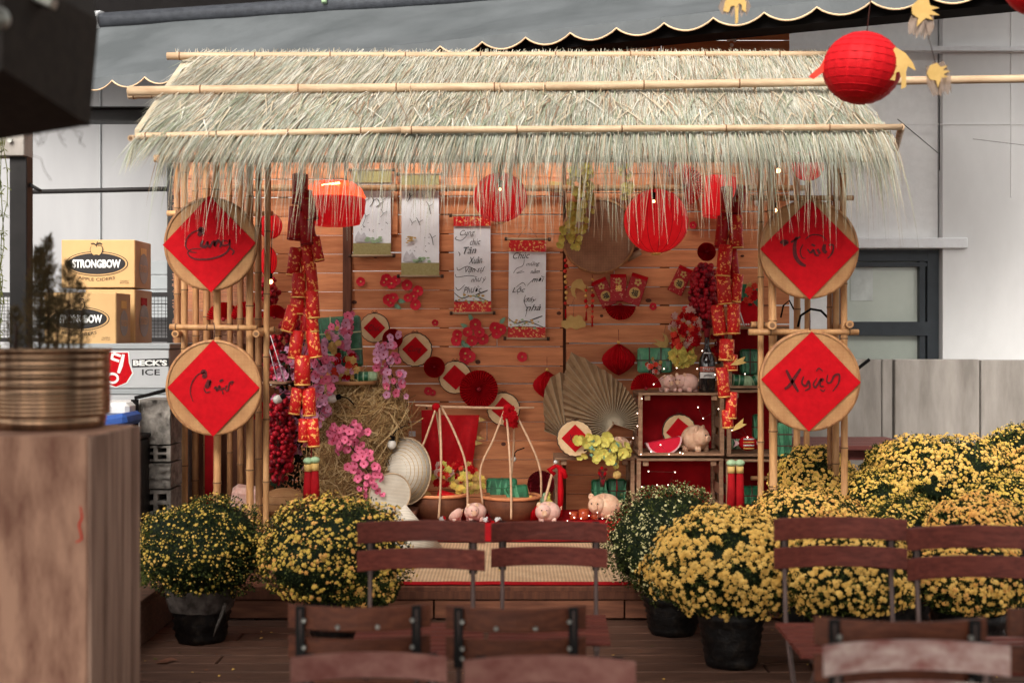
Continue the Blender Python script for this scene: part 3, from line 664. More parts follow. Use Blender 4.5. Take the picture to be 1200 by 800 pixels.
def tray(px, py, r, D, txt, dia, label, rot=0.0, off=(0, 0)):
    c = at(px, py, D); t = thing('winnowing_tray', label, 'tray', c, group='round bamboo trays hung on the bamboo towers'); k = sz(r, D)
    Mx = T((0, 0, 0), rx=PI / 2)   # local z of lathe -> -Y
    MB().lathe([(0, -.012), (k * .97, -.012), (k * .96, .004), (0, .004)], 48, M=Mx, sm=False).build('woven_face', m_tray, t)
    MB().lathe([(k * .955, .010), (k * 1.0, .010), (k * 1.005, -.016), (k * .955, -.016), (k * .955, .010)], 56, M=Mx).build('rim', m_bamboo_d, t)
    mb = MB(); q = []
    for i in range(4):
        a = PI / 2 * i + rot; rr = k * dia[i]; q.append((rr * math.cos(a) + off[0] * k, rr * math.sin(a) + off[1] * k))
    # red paper square, corners folded a little over the rim
    n = 10; vs = []
    for i in range(n + 1):
        for j in range(n + 1):
            u, v = i / n, j / n
            x = (q[0][0] * (1 - u) + q[1][0] * u) * (1 - v) + (q[3][0] * (1 - u) + q[2][0] * u) * v
            z = (q[0][1] * (1 - u) + q[1][1] * u) * (1 - v) + (q[3][1] * (1 - u) + q[2][1] * u) * v
            d = math.hypot(x, z) / k
            vs.append((x, -.013 - max(0, d - .85) * .012 + noise.noise(Vector((x * 9, z * 9, px))) * .003, z))
    fs = [(i * (n + 1) + j, (i + 1) * (n + 1) + j, (i + 1) * (n + 1) + j + 1, i * (n + 1) + j + 1) for i in range(n) for j in range(n)]
    mb.add(vs, fs, 0, True); mb.build('red_paper', m_red, t)
    mb = MB(); strokes(mb, txt, k * .95, T((off[0] * k, -.0165, off[1] * k), 0, rot * .6, 0)); mb.build('brush_lettering', m_inkr, t)
    MB().tube([(0, -.0, k), (.004, .01, k + .05), (0, .0, k + .09)], .003, 5).build('hanging_string', m_dstring, t)
    return t
tray(247, 286, 54.5, 6.84, CUNG, (.98, 1.04, 1.02, 1.04), 'tray reading Cung on red paper, upper one on the tower nearest the cider cartons', .02, (-.0, 0))
tray(250.5, 454, 56, 6.82, CHUC, (.97, 1.0, .96, 1.02), 'tray reading Chúc on red paper, lower one on the tower nearest the cider cartons', .0)
tray(948, 292, 58, 6.84, TAN, (1.0, 1.0, 1.0, 1.02), 'tray reading Tân on red paper, upper one on the tower beside the window')
tray(949, 446, 59, 6.80, XUAN, (1.0, .98, .98, 1.0), 'tray reading Xuân on red paper, lower one on the tower beside the window', -.03)

# ================================================================ SCROLLS
def scroll(px0, px1, yt, yb, band_t, band_b, kind, label, D=8.44, rot=0):
    c = at((px0 + px1) / 2, (yt + yb) / 2, D); W = sz(px1 - px0, D); H = sz(yb - yt, D)
    t = thing('hanging_scroll', label, 'scroll', c, group='paper scrolls hung on the plank wall'); t.rotation_euler = (0, rot, 0)
    mb = MB(); n = 14; vs = []
    for i in range(n + 1):
        z = H / 2 - H * i / n; yy = .006 * math.sin(i * .8); vs += [(-W / 2, yy, z), (W / 2, yy, z)]
    mb.add(vs, [(2 * i, 2 * i + 2, 2 * i + 3, 2 * i + 1) for i in range(n)], 0, True); mb.build('paper', m_white, t)
    mt = m_olive if kind in 'AB' else m_scrollg
    for zc, h in ((H / 2 - sz(band_t, D) / 2, sz(band_t, D)), (-H / 2 + sz(band_b, D) / 2, sz(band_b, D))):
        MB().box((0, -.006, zc), (W + .002, .004, h)).build('brocade_band', mt, t)
    for zc in (H / 2 + .004, -H / 2 - .004):
        r = MB().tube([(-W / 2 - .012, -.004, zc), (W / 2 + .012, -.004, zc)], .0085, 10).build('rod', m_bamboo_l, t)
        for sx in (-1, 1): MB().tube([(sx * (W / 2 + .012), -.004, zc), (sx * (W / 2 + .030), -.004, zc)], .0125, 10).build('rod_knob', m_bark, r)
    MB().tube([(-W * .3, -.004, H / 2), (0, 0, H / 2 + .10), (W * .3, -.004, H / 2)], .0015, 4).build('hanging_cord', m_dstring, t)
    mb = MB(); u = W / 48.0
    rs = random.Random(px0)
    def wig(x, z, s, wd, n=5):
        pts = [(x, z)]
        for i in range(n): pts.append((x + s * (i + 1) * .5 + rs.uniform(-.2, .2) * s, z + (s * .55 if i % 2 else -s * .45) * rs.uniform(.5, 1)))
        mb.stroke([(a * u, b * u) for a, b in pts], wd * u)
    if kind == 'A':
        mb.m and None
    mb2 = MB()
    if kind in 'CD':
        y0 = -.0105
        if kind == 'C':
            words = [('Cung', -6, 40, 20, 9), ('chúc', 4, 29, 14, 8), ('Tân', -3, 18, 17, 9), ('Xuân', 4, 5, 18, 9), ('Vạn sự', 4, -8, 26, 9), ('như ý', 8, -21, 20, 8), ('Phước', 0, -33, 24, 9)]
        else:
            words = [('Chúc', -8, 43, 22, 8), ('mừng', 7, 32, 18, 7), ('năm', 10, 23, 12, 6), ('mới', 14, 13, 16, 8), ('Lộc', -11, -2, 17, 9), ('đầy', 4, -14, 16, 8), ('nhà', 8, -24, 20, 8)]
        for s_, x, z, ww, hh in words:
            text_mb(mb, s_, ww * u, hh * u, T((x * u, y0, z * u), 0, R(-3), 0), 0, shear=.45)
        for pts, wd in [([(-20, 36), (-22, 33), (-14, 31), (-6, 38)], 1), ([(-20, -4), (-18, -8), (-6, -3), (8, -10)], .9), ([(-22, -13), (-20, -17), (-4, -15), (6, -17)], .8), ([(-18, 16), (-16, 13), (-17, 11)], 1), ([(-22, -30), (-18, -34), (-10, -27)], .9)] if kind == 'C' else \
                [([(-18, 20), (-14, 26), (-6, 30), (-4, 38)], .7), ([(-4, 22), (-14, 20), (-6, 24)], .6), ([(0, 4), (8, 12), (16, 10)], .6), ([(-14, 2), (-6, 8), (-2, 4)], .7), ([(-2, -8), (-4, -16), (0, -26), (-2, -36)], .8)]:
            mb.stroke([(a * u, b * u) for a, b in pts], wd * u, y=y0)
        mb.build('ink_lettering', m_ink, t)
        # painted blossom branch at the foot
        zb = -H / 2 / u + band_b * .9 + 8
        mb2.stroke([(-24 * u, (zb + 6) * u), (-14 * u, (zb - 1) * u), (-2 * u, (zb + 2) * u), (10 * u, (zb - 1) * u), (22 * u, (zb - 6) * u)], 1.3 * u, y=y0, mi=0)
        mb2.stroke([(-22 * u, (zb - 6) * u), (-8 * u, (zb - 5) * u), (12 * u, (zb - 5) * u)], .8 * u, y=y0, mi=0)
        mb2.stroke([(4 * u, (zb + 3) * u), (12 * u, (zb + 6) * u), (20 * u, (zb + 9) * u)], 1.6 * u, y=y0, mi=0)
        for i in range(26):
            x = rs.uniform(-22, 18); z = zb + rs.uniform(-7, 5) - abs(x) * .06; r = rs.uniform(1.0, 2.3) * u
            mb2.prism(circ(x * u, z * u, r, 7, r * .7), y0 - .0006 * (i % 3) - .001, y0 + .0002, mi=1 if i % 3 else 2)
        mb2.build('painted_branch', [m_ink, m_goldp, m_jade], t, kind='stuff')
    else:
        y0 = -.0105; zb = -H / 2 / u + band_b
        mg = mat('wash_grey' + kind, (0.42, 0.42, 0.45), (0.6, 0.6, 0.62), scale=30, bump=0)
        hill = [(-22, zb + 3), (-21, zb + 10), (-17, zb + 17), (-14, zb + 11), (-10, zb + 15), (-6, zb + 8), (0, zb + 6), (4, zb + 3)]
        mb2.prism([(a * u, b * u) for a, b in hill][::-1], y0, y0 + .001, mi=0)
        for i in range(18):
            x = rs.uniform(-8, 12); z = zb + rs.uniform(2, 9); r = rs.uniform(1, 2.2) * u; mb2.prism(circ(x * u, z * u, r * 1.5, 7, r * .7), y0 - .001 - .0005 * (i % 3), y0 + .0002, mi=1)
        if kind == 'B':
            for i in range(14):
                x = rs.uniform(-20, -6); z = zb + rs.uniform(27, 35); r = rs.uniform(1, 2.2) * u; mb2.prism(circ(x * u, z * u, r * 1.6, 7, r * .6), y0 - .001 - .0005 * (i % 3), y0 + .0002, mi=2)
        for i in range(7):
            x = rs.uniform(-20, 16); z = rs.uniform(-.1, .42) * H / u
            mb2.stroke([(x * u, z * u), ((x + 3) * u, (z - 6) * u), ((x + rs.uniform(-3, 6)) * u, (z - rs.uniform(9, 18)) * u)], rs.uniform(.6, 1.3) * u, y=y0, mi=3)
            mb2.stroke([((x + 3) * u, (z - 6) * u), ((x + 8) * u, (z - 3) * u)], .7 * u, y=y0, mi=3)
        for i in range(10):
            x = rs.uniform(-14, 18); z = zb + rs.uniform(14, 34); mb2.stroke([(x * u, z * u), ((x + rs.uniform(.5, 3)) * u, (z + rs.uniform(-3, 1)) * u)], .8 * u, y=y0, mi=3)
        mb2.build('painted_landscape', [mg, m_jade, m_goldp, m_ink], t, kind='stuff')
    return t
scroll(414, 458, 200, 299, 14, 14, 'A', 'landscape scroll with olive bands half hidden by the thatch, behind the pleated lantern')
scroll(470.5, 514.5, 205, 323, 16, 15, 'B', 'tall landscape scroll with olive bands hanging beside the calligraphy scrolls')
scroll(532, 575, 253, 366, 12, 13, 'C', 'calligraphy scroll with red ends and bold black writing, partly behind the round lantern', rot=R(-.4))
scroll(596, 639.5, 281, 396, 14, 13, 'D', 'lower calligraphy scroll with red ends and thin writing, nearest the round basket', rot=R(.6))

# ================================================================ LANTERNS
def lantern(px, py, r, D, label, rz=None, top=1, tilt=0, ring=True, m=m_lant, tassel=False, name='round_lantern', up=.35, glow=False):
    c = at(px, py, D); k = sz(r, D); kz = sz(rz or r, D)
    t = thing(name, label, 'lantern', c, group='red lanterns'); t.rotation_euler = (0, tilt, 0)
    prof = [(max(.12 * k, k * math.sin(PI * (i + .6) / 17.2)), kz * -math.cos(PI * (i + .6) / 17.2)) for i in range(17)]
    MB().lathe(prof, 64, rib=.012, ribn=16).build('silk_globe', m, t)
    mb = MB()
    for i in range(16):
        a = 2 * PI * i / 16; mb.tube([(p[0] * 1.012 * math.cos(a), p[0] * 1.012 * math.sin(a), p[1]) for p in prof], .0013, 3, cap=False)
    mb.build('wire_ribs', m_redd, t, kind='stuff')
    for s in (-1, 1): MB().lathe([(.15 * k, s * kz * .97), (.16 * k, s * kz * 1.05), (.05 * k, s * kz * 1.07)], 16).build('cap', m_gold, t)
    MB().tube([(0, 0, kz), (0.003, 0, kz + up)], .002, 5).build('cord', m_dstring, t)
    if tassel:
        mb = MB()
        for i in range(14): mb.tube([(rnd(-.008, .008), rnd(-.008, .008), -kz * 1.05), (rnd(-.02, .02), rnd(-.02, .02), -kz * 1.05 - .16)], .002, 3)
        mb.build('tassel', m_red, t)
    return t
lantern(586, 231.5, 31, 8.0, 'smooth red round lantern overlapping the bold calligraphy scroll', up=.3, rz=29)
lantern(769, 259, 37.5, 7.6, 'largest red round lantern, in front of the dark round basket', up=.35)
lantern(947, 193, 19, 7.4, 'red lantern half hidden by thatch above the tray reading Tân', up=.2)
lantern(317, 265, 13.5, 7.7, 'small red lantern, upper of two beside the bamboo tower', up=.2, rz=15)
lantern(314, 306, 10.5, 7.7, 'small oval red lantern, lower of two beside the bamboo tower', up=.13, rz=17)
c = at(391, 240, 7.5); t = thing('pleated_lantern', 'wide pleated red lantern glowing orange beside the hanging firecrackers', 'lantern', c, group='red lanterns')
k = sz(37, 7.5)
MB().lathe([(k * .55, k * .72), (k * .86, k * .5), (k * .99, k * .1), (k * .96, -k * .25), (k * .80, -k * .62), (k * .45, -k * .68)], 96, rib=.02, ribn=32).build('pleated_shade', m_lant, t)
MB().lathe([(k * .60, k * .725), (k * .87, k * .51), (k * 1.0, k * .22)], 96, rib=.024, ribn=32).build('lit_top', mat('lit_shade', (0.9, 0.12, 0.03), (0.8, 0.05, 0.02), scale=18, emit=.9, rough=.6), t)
MB().tube([(0, 0, k * .7), (0, 0, k * .7 + .25)], .003, 5).build('cord', m_dstring, t)
# glowing filament-like bulb inside near the top
MB().tube([(-k * .25, -k * .80, k * .52), (k * .3, -k * .80, k * .60)], .006, 6).build('glow_strip', m_lit, t)
c = at(843, 231, 8.3); t = thing('drum_lantern', 'red ribbed drum lantern tucked under the thatch behind the firecracker string', 'lantern', c, group='red lanterns'); t.rotation_euler = (0, R(4), 0)
mb = MB(); k = sz(17, 8.3); h = sz(48, 8.3); prof = []
for i in range(29): prof.append((k * (1 + (.05 if i % 2 else 0)) * (1 + .1 * math.sin(i * .1)), h / 2 - h * i / 28))
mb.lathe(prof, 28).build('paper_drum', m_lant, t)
MB().tube([(0, 0, h / 2), (0, 0, h / 2 + .2)], .002, 4).build('cord', m_dstring, t)
# half folded red paper fans and honeycomb balls
def honey(px, py, r, D, label, sq=1.0, pt=True):
    c = at(px, py, D); t = thing('honeycomb_ball', label, 'paper ball', c, group='red honeycomb paper ornaments'); k = sz(r, D); N = 36
    mb = MB(); prof = [(0, 1.0), (.25, .86), (.62, .60), (.92, .26), (1.0, 0), (.90, -.30), (.60, -.62), (.24, -.88), (0, -.98)]
    for i in range(N):
        a = 2 * PI * i / N; kk = k * (1 if i % 2 else .93); o = len(mb.v)
        for p in prof: mb.v.append((p[0] * kk * math.cos(a), p[0] * kk * math.sin(a), p[1] * kk * sq)); 
        for p in prof: mb.v.append((p[0] * kk * .86 * math.cos(a + PI / N), p[0] * kk * .86 * math.sin(a + PI / N), p[1] * kk * sq * .97))
        n = len(prof)
        for j in range(n - 1): mb.face([o + j, o + j + 1, o + n + j + 1, o + n + j])
        mb.v += [(p[0] * k * .93 * math.cos(a + 2 * PI / N), p[0] * k * .93 * math.sin(a + 2 * PI / N), p[1] * k * .96 * sq) for p in prof]
        for j in range(n - 1): mb.face([o + n + j, o + n + j + 1, o + 2 * n + j + 1, o + 2 * n + j])
    mb.build('pleats', m_red, t)
    MB().sphere((0, 0, k * sq * 1.05), .012, 8, 6).build('knot', m_gold, t)
    MB().tube([(0, 0, k * sq), (0, 0.01, k * sq + .09)], .0018, 4).build('cord', m_redd, t)
honey(725, 421, 20, 8.36, 'red pointed paper ball hanging above the palm leaf tip', sq=.95)
honey(641, 451, 17, 8.36, 'red paper ball half behind the smaller palm leaf')
honey(622, 598, 15, 7.95, 'red paper ball resting in front of the right hanging basket')
def rosette(px, py, r, D, label, a0=0, a1=360, m=m_red, tilt=0, N=None, grp='pleated red paper rosettes'):
    c = at(px, py, D); t = thing('paper_rosette', label, 'paper fan', c, group=grp); k = sz(r, D)
    N = N or int((a1 - a0) / 9); mb = MB()
    for i in range(N):
        x0, x1, x2 = (R(a0 + (a1 - a0) * (i + q) / N) for q in (0, .5, 1)); o = len(mb.v)
        e = .012 + k * .05
        for a, d in ((x0, -e), (x1, e * .6), (x2, -e)):
            mb.v.append((.10 * k * math.cos(a), d * .3, .10 * k * math.sin(a))); mb.v.append((k * math.cos(a), d, k * math.sin(a)))
        mb.face([o, o + 1, o + 3, o + 2]); mb.face([o + 2, o + 3, o + 5, o + 4])
    mb.build('pleated_paper', m, t)
    MB().lathe([(0, .016), (.11 * k, .014), (.12 * k, 0)], 12, M=T((0, 0, 0), rx=PI / 2)).build('centre_button', m_redd, t)
    t.rotation_euler = (0, tilt, 0); return t
rosette(561, 456, 22.5, 8.33, 'largest red rosette, to the right of the three chained wood slices')
rosette(509, 430, 12.5, 8.36, 'red rosette between the second and third wood slices')
rosette(460, 397, 12, 8.36, 'red rosette between the first and second wood slices')
rosette(828, 295, 11, 8.36, 'small red rosette just left of the firecracker string under the thatch')
rosette(757, 455, 18, 8.05, 'red half fan standing on the crate beside the small plush pigs', a0=5, a1=185)
rosette(800, 217, 24, 8.3, 'coral paper fan under the thatch behind the largest lantern', a0=-80, a1=100, m=m_coral)
rosette(634, 567, 16, 8.3, 'dark red rosette behind the green parcels in the basket', m=m_redd)
rosette(785, 205, 20, 8.36, 'tall coral fan peeking through the thatch above the largest lantern', a0=50, a1=130, m=m_coral)
rosette(262, 374, 20, 7.95, 'red half fan behind the tower rail, seen between bamboo poles', a0=0, a1=180)
rosette(290, 372, 19, 7.9, 'red half fan behind the tower rail, close to the hanging shelf', a0=0, a1=180)
rosette(303, 481, 11, 7.6, 'small red rosette behind the bamboo poles under the lower tray')
rosette(322, 372, 15, 7.7, 'red half fan lying beside the bamboo tower rail end', a0=-10, a1=170)

# ================================================================ FIRECRACKER STRINGS
def crackers(name_label, lst, top, D, tas, group='hanging strings of red and gold firecrackers', topm=m_crackd):
    c = at(top[0], top[1], D); t = thing('firecracker_string', name_label, 'decoration', c, group=group)
    pts = [at(x, y, D + .02) - c for x, y in ([top] + [(l[0], l[1] - l[4] * .4) for l in lst] + [tas[0]])]
    MB().tube(pts, .004, 5).build('cord', m_redd, t)
    for (x, y, ang, wd, ln, dk) in lst:
        r = sz(wd / 2, D) * 1.12; L = sz(ln, D); mb = MB(); yo = rnd(-.025, .01)
        M = T(at(x, y, D) - c + Vector((0, yo, 0)), 0, R(-ang), 0) @ T((0, 0, 0), 0, 0, rnd(0, 6))
        mb.lathe([(r * .8, L / 2), (r, L / 2 - .004), (r, -L / 2 + .004), (r * .86, -L / 2)], 14, M=M); mb.f; o = mb.build('firecracker', topm if dk else m_crack, t)
        g = MB(); g.lathe([(r * 1.01, -L / 2 + .004), (r * 1.03, -L / 2 + .008), (r * 1.01, -L / 2 + .012)], 14, M=M)
        g.build('gold_band', m_gold if not dk else m_redd, o, kind='stuff')
    for (x, y, h, mm) in tas[1]:
        p = at(x, y, D) - c; L = sz(h, D); o = MB()
        o.tube([p + Vector((0, 0, 0)), p + Vector((0, 0, -L * .5)), p + Vector((0, 0, -L))], [sz(4, D), sz(5.2, D), sz(6, D)], 10)
        oo = o.build('tassel', m_redc, t)
        MB().sphere(p + Vector((0, 0, .055)), sz(5, D), 10, 7, sc3=(1.2, 1, .8)).build('jade_bead', m_jade, t)
        MB().tube([p + Vector((0, 0, .035)), p + Vector((0, 0, -.005))], sz(4.6, D), 10).build('gold_collar', m_goldp, t)
Lc = [(352, 222, 0, 17, 36, 1), (362, 242, 14, 15, 36, 1), (347, 262, -4, 17, 40, 1), (360, 268, 6, 17, 40, 1), (372, 292, 12, 11, 30, 0), (345, 307, -8, 14, 34, 0), (360, 305, 2, 14, 38, 0), (366, 326, 5, 12, 34, 0), (351, 335, 0, 15, 30, 0), (349, 356, -3, 16, 26, 0), (367, 357, 4, 14, 34, 0),
      (341, 374, -16, 14, 32, 0), (366, 376, 6, 13, 28, 0), (358, 375, -4, 11, 30, 1), (347, 404, -8, 14, 34, 0), (368, 403, 8, 14, 34, 0), (355, 434, 0, 17, 36, 0), (347, 470, -7, 12, 32, 0), (362, 471, 2, 14, 34, 0), (356, 504, -2, 11, 28, 0), (367, 507, 4, 13, 34, 0)]
crackers('string of firecrackers in front of the pink peach blossom and hay', Lc, (352, 195), 7.25, ((364, 545), [(361, 551, 34, 0), (369, 550, 35, 0)]))
Rc = [(851, 236, 0, 13, 34, 1), (866, 235, -14, 12, 36, 1), (846, 272, -6, 13, 38, 1), (862, 272, 2, 15, 40, 0), (848, 306, -5, 15, 38, 0), (860, 308, 6, 10, 38, 1), (848, 340, 4, 15, 35, 0), (863, 338, -6, 12, 34, 0), (842, 375, 6, 14, 36, 0), (859, 374, 0, 14, 36, 0),
      (851, 410, -3, 16, 26, 0), (856, 425, 0, 15, 20, 0), (847, 448, 5, 13, 36, 0), (857, 475, -2, 12, 32, 0), (853, 491, 3, 12, 22, 0)]
crackers('string of firecrackers in front of the shelves beside the black bottle', Rc, (853, 200), 7.6, ((859, 500), [(857, 553, 50, 0), (867, 553, 50, 0)]))
for (px, py, a, lb) in ((865, 424, .2, 'gold foil tag sticking out of the firecracker string above the bottle shelf'), (865, 499, .5, 'gold foil tag dangling at the foot of the right firecracker string')):
    p = at(px, py, 7.55); t = thing('gold_tag', lb, 'tag', p); k = .05
    MB().prism([(-k, -.2 * k), (-.2 * k, .25 * k), (k, .5 * k), (.6 * k, 0), (k, -.3 * k), (0, -.35 * k)], -.002, .002, M=T((0, 0, 0), 0, -a, 0)).build('foil', m_goldp, t)

# ================================================================ WALL ORNAMENTS
def wood_slice(px, py, r, D, label, dia=.78, rot=0, word=None, tilt=0, lean=0):
    c = at(px, py, D); t = thing('wood_slice', label, 'wood slice', c, group='wood slices with red paper squares'); k = sz(r, D); n = 40
    ph = rnd(0, 9); rad = [k * (1 + .02 * math.sin(i * 3 + ph) + .015 * noise.noise(Vector((i * .9, ph, 0)))) for i in range(n)]
    pts = [(rad[i] * math.cos(2 * PI * i / n), rad[i] * math.sin(2 * PI * i / n)) for i in range(n)]
    MB().prism([(x * .95, z * .95) for x, z in pts], -.011, .012).build('cut_face', m_slice, t)
    mb = MB(); vs = []
    for s, y in ((.95, -.009), (1.0, -.006), (1.01, .006), (.95, .012)): vs += [(x * s, y, z * s) for x, z in pts]
    fs = [(a * n + i, a * n + (i + 1) % n, (a + 1) * n + (i + 1) % n, (a + 1) * n + i) for a in range(3) for i in range(n)]
    mb.add(vs, fs, 0, False); mb.build('bark_edge', m_bark, t)
    q = [(k * dia * math.cos(rot + PI / 2 * i), k * dia * math.sin(rot + PI / 2 * i)) for i in range(4)]
    MB().prism(q, -.013, -.011).build('red_paper', m_red, t)
    if word:
        mb = MB(); text_mb(mb, word, k * .8, k * .42, T((0, -.0145, 0)), 0, shear=.4); mb.build('lettering', m_inkr, t)
    mb = MB()
    for s in (-1, 1): mb.tube([(0, -.006, k), (s * .012, -.014, k + .014), (s * .022, -.01, k + .004), (0, -.006, k)], .0022, 4)
    mb.build('bow', m_bark, t); t.rotation_euler = (lean, tilt, 0); return t
wood_slice(439, 384, 17.5, 8.40, 'wood slice reading Chúc, topmost of the chain down the plank wall', .74, .0, 'Chúc')
wood_slice(486.5, 409.5, 20, 8.40, 'wood slice reading Cung, second of the chain down the plank wall', .76, -.03, 'Cung')
wood_slice(533.5, 442, 19.5, 8.40, 'wood slice with plain red square, third of the chain, touching the big rosette', .76, .05, None)
wood_slice(590, 479, 19.5, 8.40, 'wood slice behind the carrying pole, lowest of the chain on the wall', .72, .1, None)
wood_slice(674, 513.5, 21.5, 8.0, 'wood slice reading Xuân leaning on the low crate by the palm leaf', .76, .0, 'Xuân', 0, R(-8))
wood_slice(796, 505, 20, 8.28, 'wood slice at the back of the crate behind the melon wedge', .8, .1, None)

# plum blossoms stuck to the wall
def petal_mesh(name, k, m_p, m_c, cup=.35, n=5, wide=.62):
    mb = MB()
    for i in range(n):
        a = 2 * PI * i / n; d = Vector((math.cos(a), 0, math.sin(a))); s = Vector((-math.sin(a), 0, math.cos(a))); y = Vector((0, -1, 0)); o = len(mb.v)
        for r, wv, h in ((.08, .10, 0), (.45, wide * .5, cup * .35), (.85, wide * .55, cup * .8), (1.0, wide * .18, cup)):
            for q in (-1, 1): mb.v.append(tuple((d * r + s * wv * q + y * (h + .05)) * k))
        for j in range(3): mb.face([o + 2 * j, o + 2 * j + 1, o + 2 * j + 3, o + 2 * j + 2], 0, True)
    mb.add([tuple(Vector((.2 * math.cos(j * PI / 3), -.18, .2 * math.sin(j * PI / 3))) * k) for j in range(6)] + [(0, -.28 * k, 0)], [(j, (j + 1) % 6, 6) for j in range(6)], 1)
    return mb.mesh(name, [m_p, m_c])
me_plum = petal_mesh('plum_blossom', 1.0, m_plum, m_goldp, .2, 5, .95)
me_pink = petal_mesh('pink_blossom', 1.0, m_pink, m_redc, .3, 5, .8)
me_lil = petal_mesh('lilac_blossom', 1.0, m_lilac, m_redc, .3, 5, .8)
me_yelb = petal_mesh('yellow_blossom', 1.0, m_yelg, m_yel, .4, 5, .85)
def leaf_mesh(name, m):
    mb = MB(); mb.add([(0, 0, 0), (.3, -.06, .28), (0, -.02, .35), (-.3, -.06, .28), (.22, -.1, .75), (0, -.06, .8), (-.22, -.1, .75), (0, -.1, 1.1)], [(0, 1, 2), (0, 2, 3), (1, 4, 5, 2), (2, 5, 6, 3), (4, 7, 5), (5, 7, 6)]); return mb.mesh(name, m)
me_leaf = leaf_mesh('mint_leaf', m_leafm)
def wallflowers(lst, label, twigs=(), leaves=(), name='plum_blossom_sprig', cat='blossom', D=8.475):
    c = at(lst[0][0], lst[0][1], D); t = thing(name, label, cat, c, group='red plum blossoms stuck on the plank wall')
    for (x, y, r) in lst:
        p = at(x, y, D) - c; inst('blossom', me_plum, t, p + Vector((0, -.004 * random.random(), 0)), (rnd(-.15, .15), rnd(0, 6), rnd(-.15, .15)), sz(r, D))
    for (x, y, a) in leaves: inst('leaf', me_leaf, t, at(x, y, D) - c + Vector((0, .002, 0)), (0, R(a), 0), sz(9, D))
    for tw in twigs: MB().tube([at(x, y, D + .012) - c for x, y in tw], .003, 5).build('twig', m_twig, t)
wallflowers([(453, 327, 6.5), (459, 332, 6.5), (464, 329, 6), (450, 331, 5)], 'tight cluster of red blossoms on the plank under the landscape scrolls')
wallflowers([(477, 334, 6.5)], 'single red blossom with gold rim, upper right of the blossom cluster')
wallflowers([(490, 341, 6.5), (485, 347, 5.5), (478, 349, 5)], 'three red blossoms under the foot of the tall landscape scroll')
wallflowers([(455, 351, 6.5), (461, 349, 6), (458, 355, 5)], 'red blossoms with a green leaf above the chained wood slices', leaves=[(462, 357, 120), (466, 352, 100)])
wallflowers([(487, 357, 6.5)], 'single red blossom directly above the second wood slice')
wallflowers([(423, 330, 5.5)], 'lone red blossom left of the tight cluster, nearest the dark batten')
wallflowers([(510, 378, 4)], 'tiny falling red petal below the tall landscape scroll')
wallflowers([(557, 380, 7), (562, 389, 6.5), (548, 389, 6), (566, 397, 7), (553, 399, 6.5), (536, 392, 6), (535, 399, 6.5), (545, 414, 7.5), (551, 418, 7), (545, 421, 6.5)],
            'large branch of red plum blossoms under the bold calligraphy scroll', twigs=[[(548, 408), (562, 401), (574, 393), (584, 384)], [(536, 396), (545, 402), (552, 410)]], leaves=[(548, 384, -60), (541, 398, 160), (543, 404, 100), (553, 376, -20)])
wallflowers([(580, 384, 7), (587, 386, 6.5), (582, 391, 6)], 'bunch of three red blossoms at the tip of the branch between the scrolls', leaves=[(586, 379, 40)])
wallflowers([(612, 418, 6)], 'single red blossom under the lower calligraphy scroll')
wallflowers([(502, 458, 5), (507, 460, 4)], 'red petals on the wall above the hanging red cloth')
wallflowers([(765, 359, 4.5)], 'small pink red blossom between the two envelope groups')
wallflowers([(812, 264, 4.5)], 'small red blossom beside the largest round lantern')

# red envelopes
def envelope(px, py, w_, h_, rot, D, label, style=0, grp='red lucky envelopes pinned to the wall'):
    c = at(px, py, D); t = thing('red_envelope', label, 'envelope', c, group=grp); W = sz(w_, D); H = sz(h_, D)
    MB().box((0, 0, 0), (W, .006, H), bev=.003).build('envelope', m_env, t)
    MB().box((0, -.0045, H * .43), (W * .96, .002, H * .12), bev=.001).build('flap', m_red, t)
    mb = MB()
    if style != 1: mb.prism(circ(0, -H * .12, W * .33, 20)[::-1], -.0045, -.003)
    for a in range(5): mb.prism(circ(W * .14 * math.cos(a * 1.26), H * .24 + W * .14 * math.sin(a * 1.26), W * .08, 8)[::-1], -.0045, -.003)
    o = mb.build('gold_seal', m_goldp, t, kind='stuff'); mb = MB()
    text_mb(mb, '福', W * .4, W * .4, T((0, -.0052, -H * .12 if style != 1 else -.02 * H)), 0, bold=.02); mb.build('character', m_ink if style != 1 else m_gold, t)
    t.rotation_euler = (0, R(rot), 0)
envelope(708, 343, 18, 34, -24, 8.44, 'left envelope of the fan of three, tilted to the left', 0)
envelope(724.5, 337, 19, 32, 0, 8.425, 'middle upright envelope of the fan of three', 1)
envelope(745, 339, 20, 36, 18, 8.41, 'right envelope of the fan of three, tilted to the right', 0)
envelope(797.5, 328.5, 18, 33, 26, 8.44, 'single envelope pinned apart from the fan, beside the red berries', 0)
rosette(727, 357, 18, 8.38, 'dark red pleated fan spread below the three envelopes', a0=185, a1=355, N=16)

# gold foil pendants, swallows and cloud
def swallow_pts(k): return [(0, -.35 * k), (.35 * k, .0), (.30 * k, .45 * k), (.05 * k, .75 * k), (-.1 * k, .8 * k), (.12 * k, .45 * k), (0, .18 * k), (-.35 * k, .22 * k), (-.9 * k, .45 * k), (-.5 * k, .1 * k), (-1.0 * k, .05 * k), (-.45 * k, -.1 * k)]
def cutout(px, py, r, D, rot, label, pts, name='gold_swallow', cat='ornament', m=m_goldp, flip=False):
    c = at(px, py, D); t = thing(name, label, cat, c); k = sz(r, D)
    P = [((-x if flip else x) * k, z * k) for x, z in pts]
    if not flip: P = P[::-1]
    MB().prism(P, -.003, .003).build('cutout', m, t)
    MB().tube([(0, 0, .4 * k), (0.004, 0, k + .06)], .0012, 4).build('thread', m_dstring, t)
    t.rotation_euler = (0, R(rot), 0); return t
SW = swallow_pts(1.0)
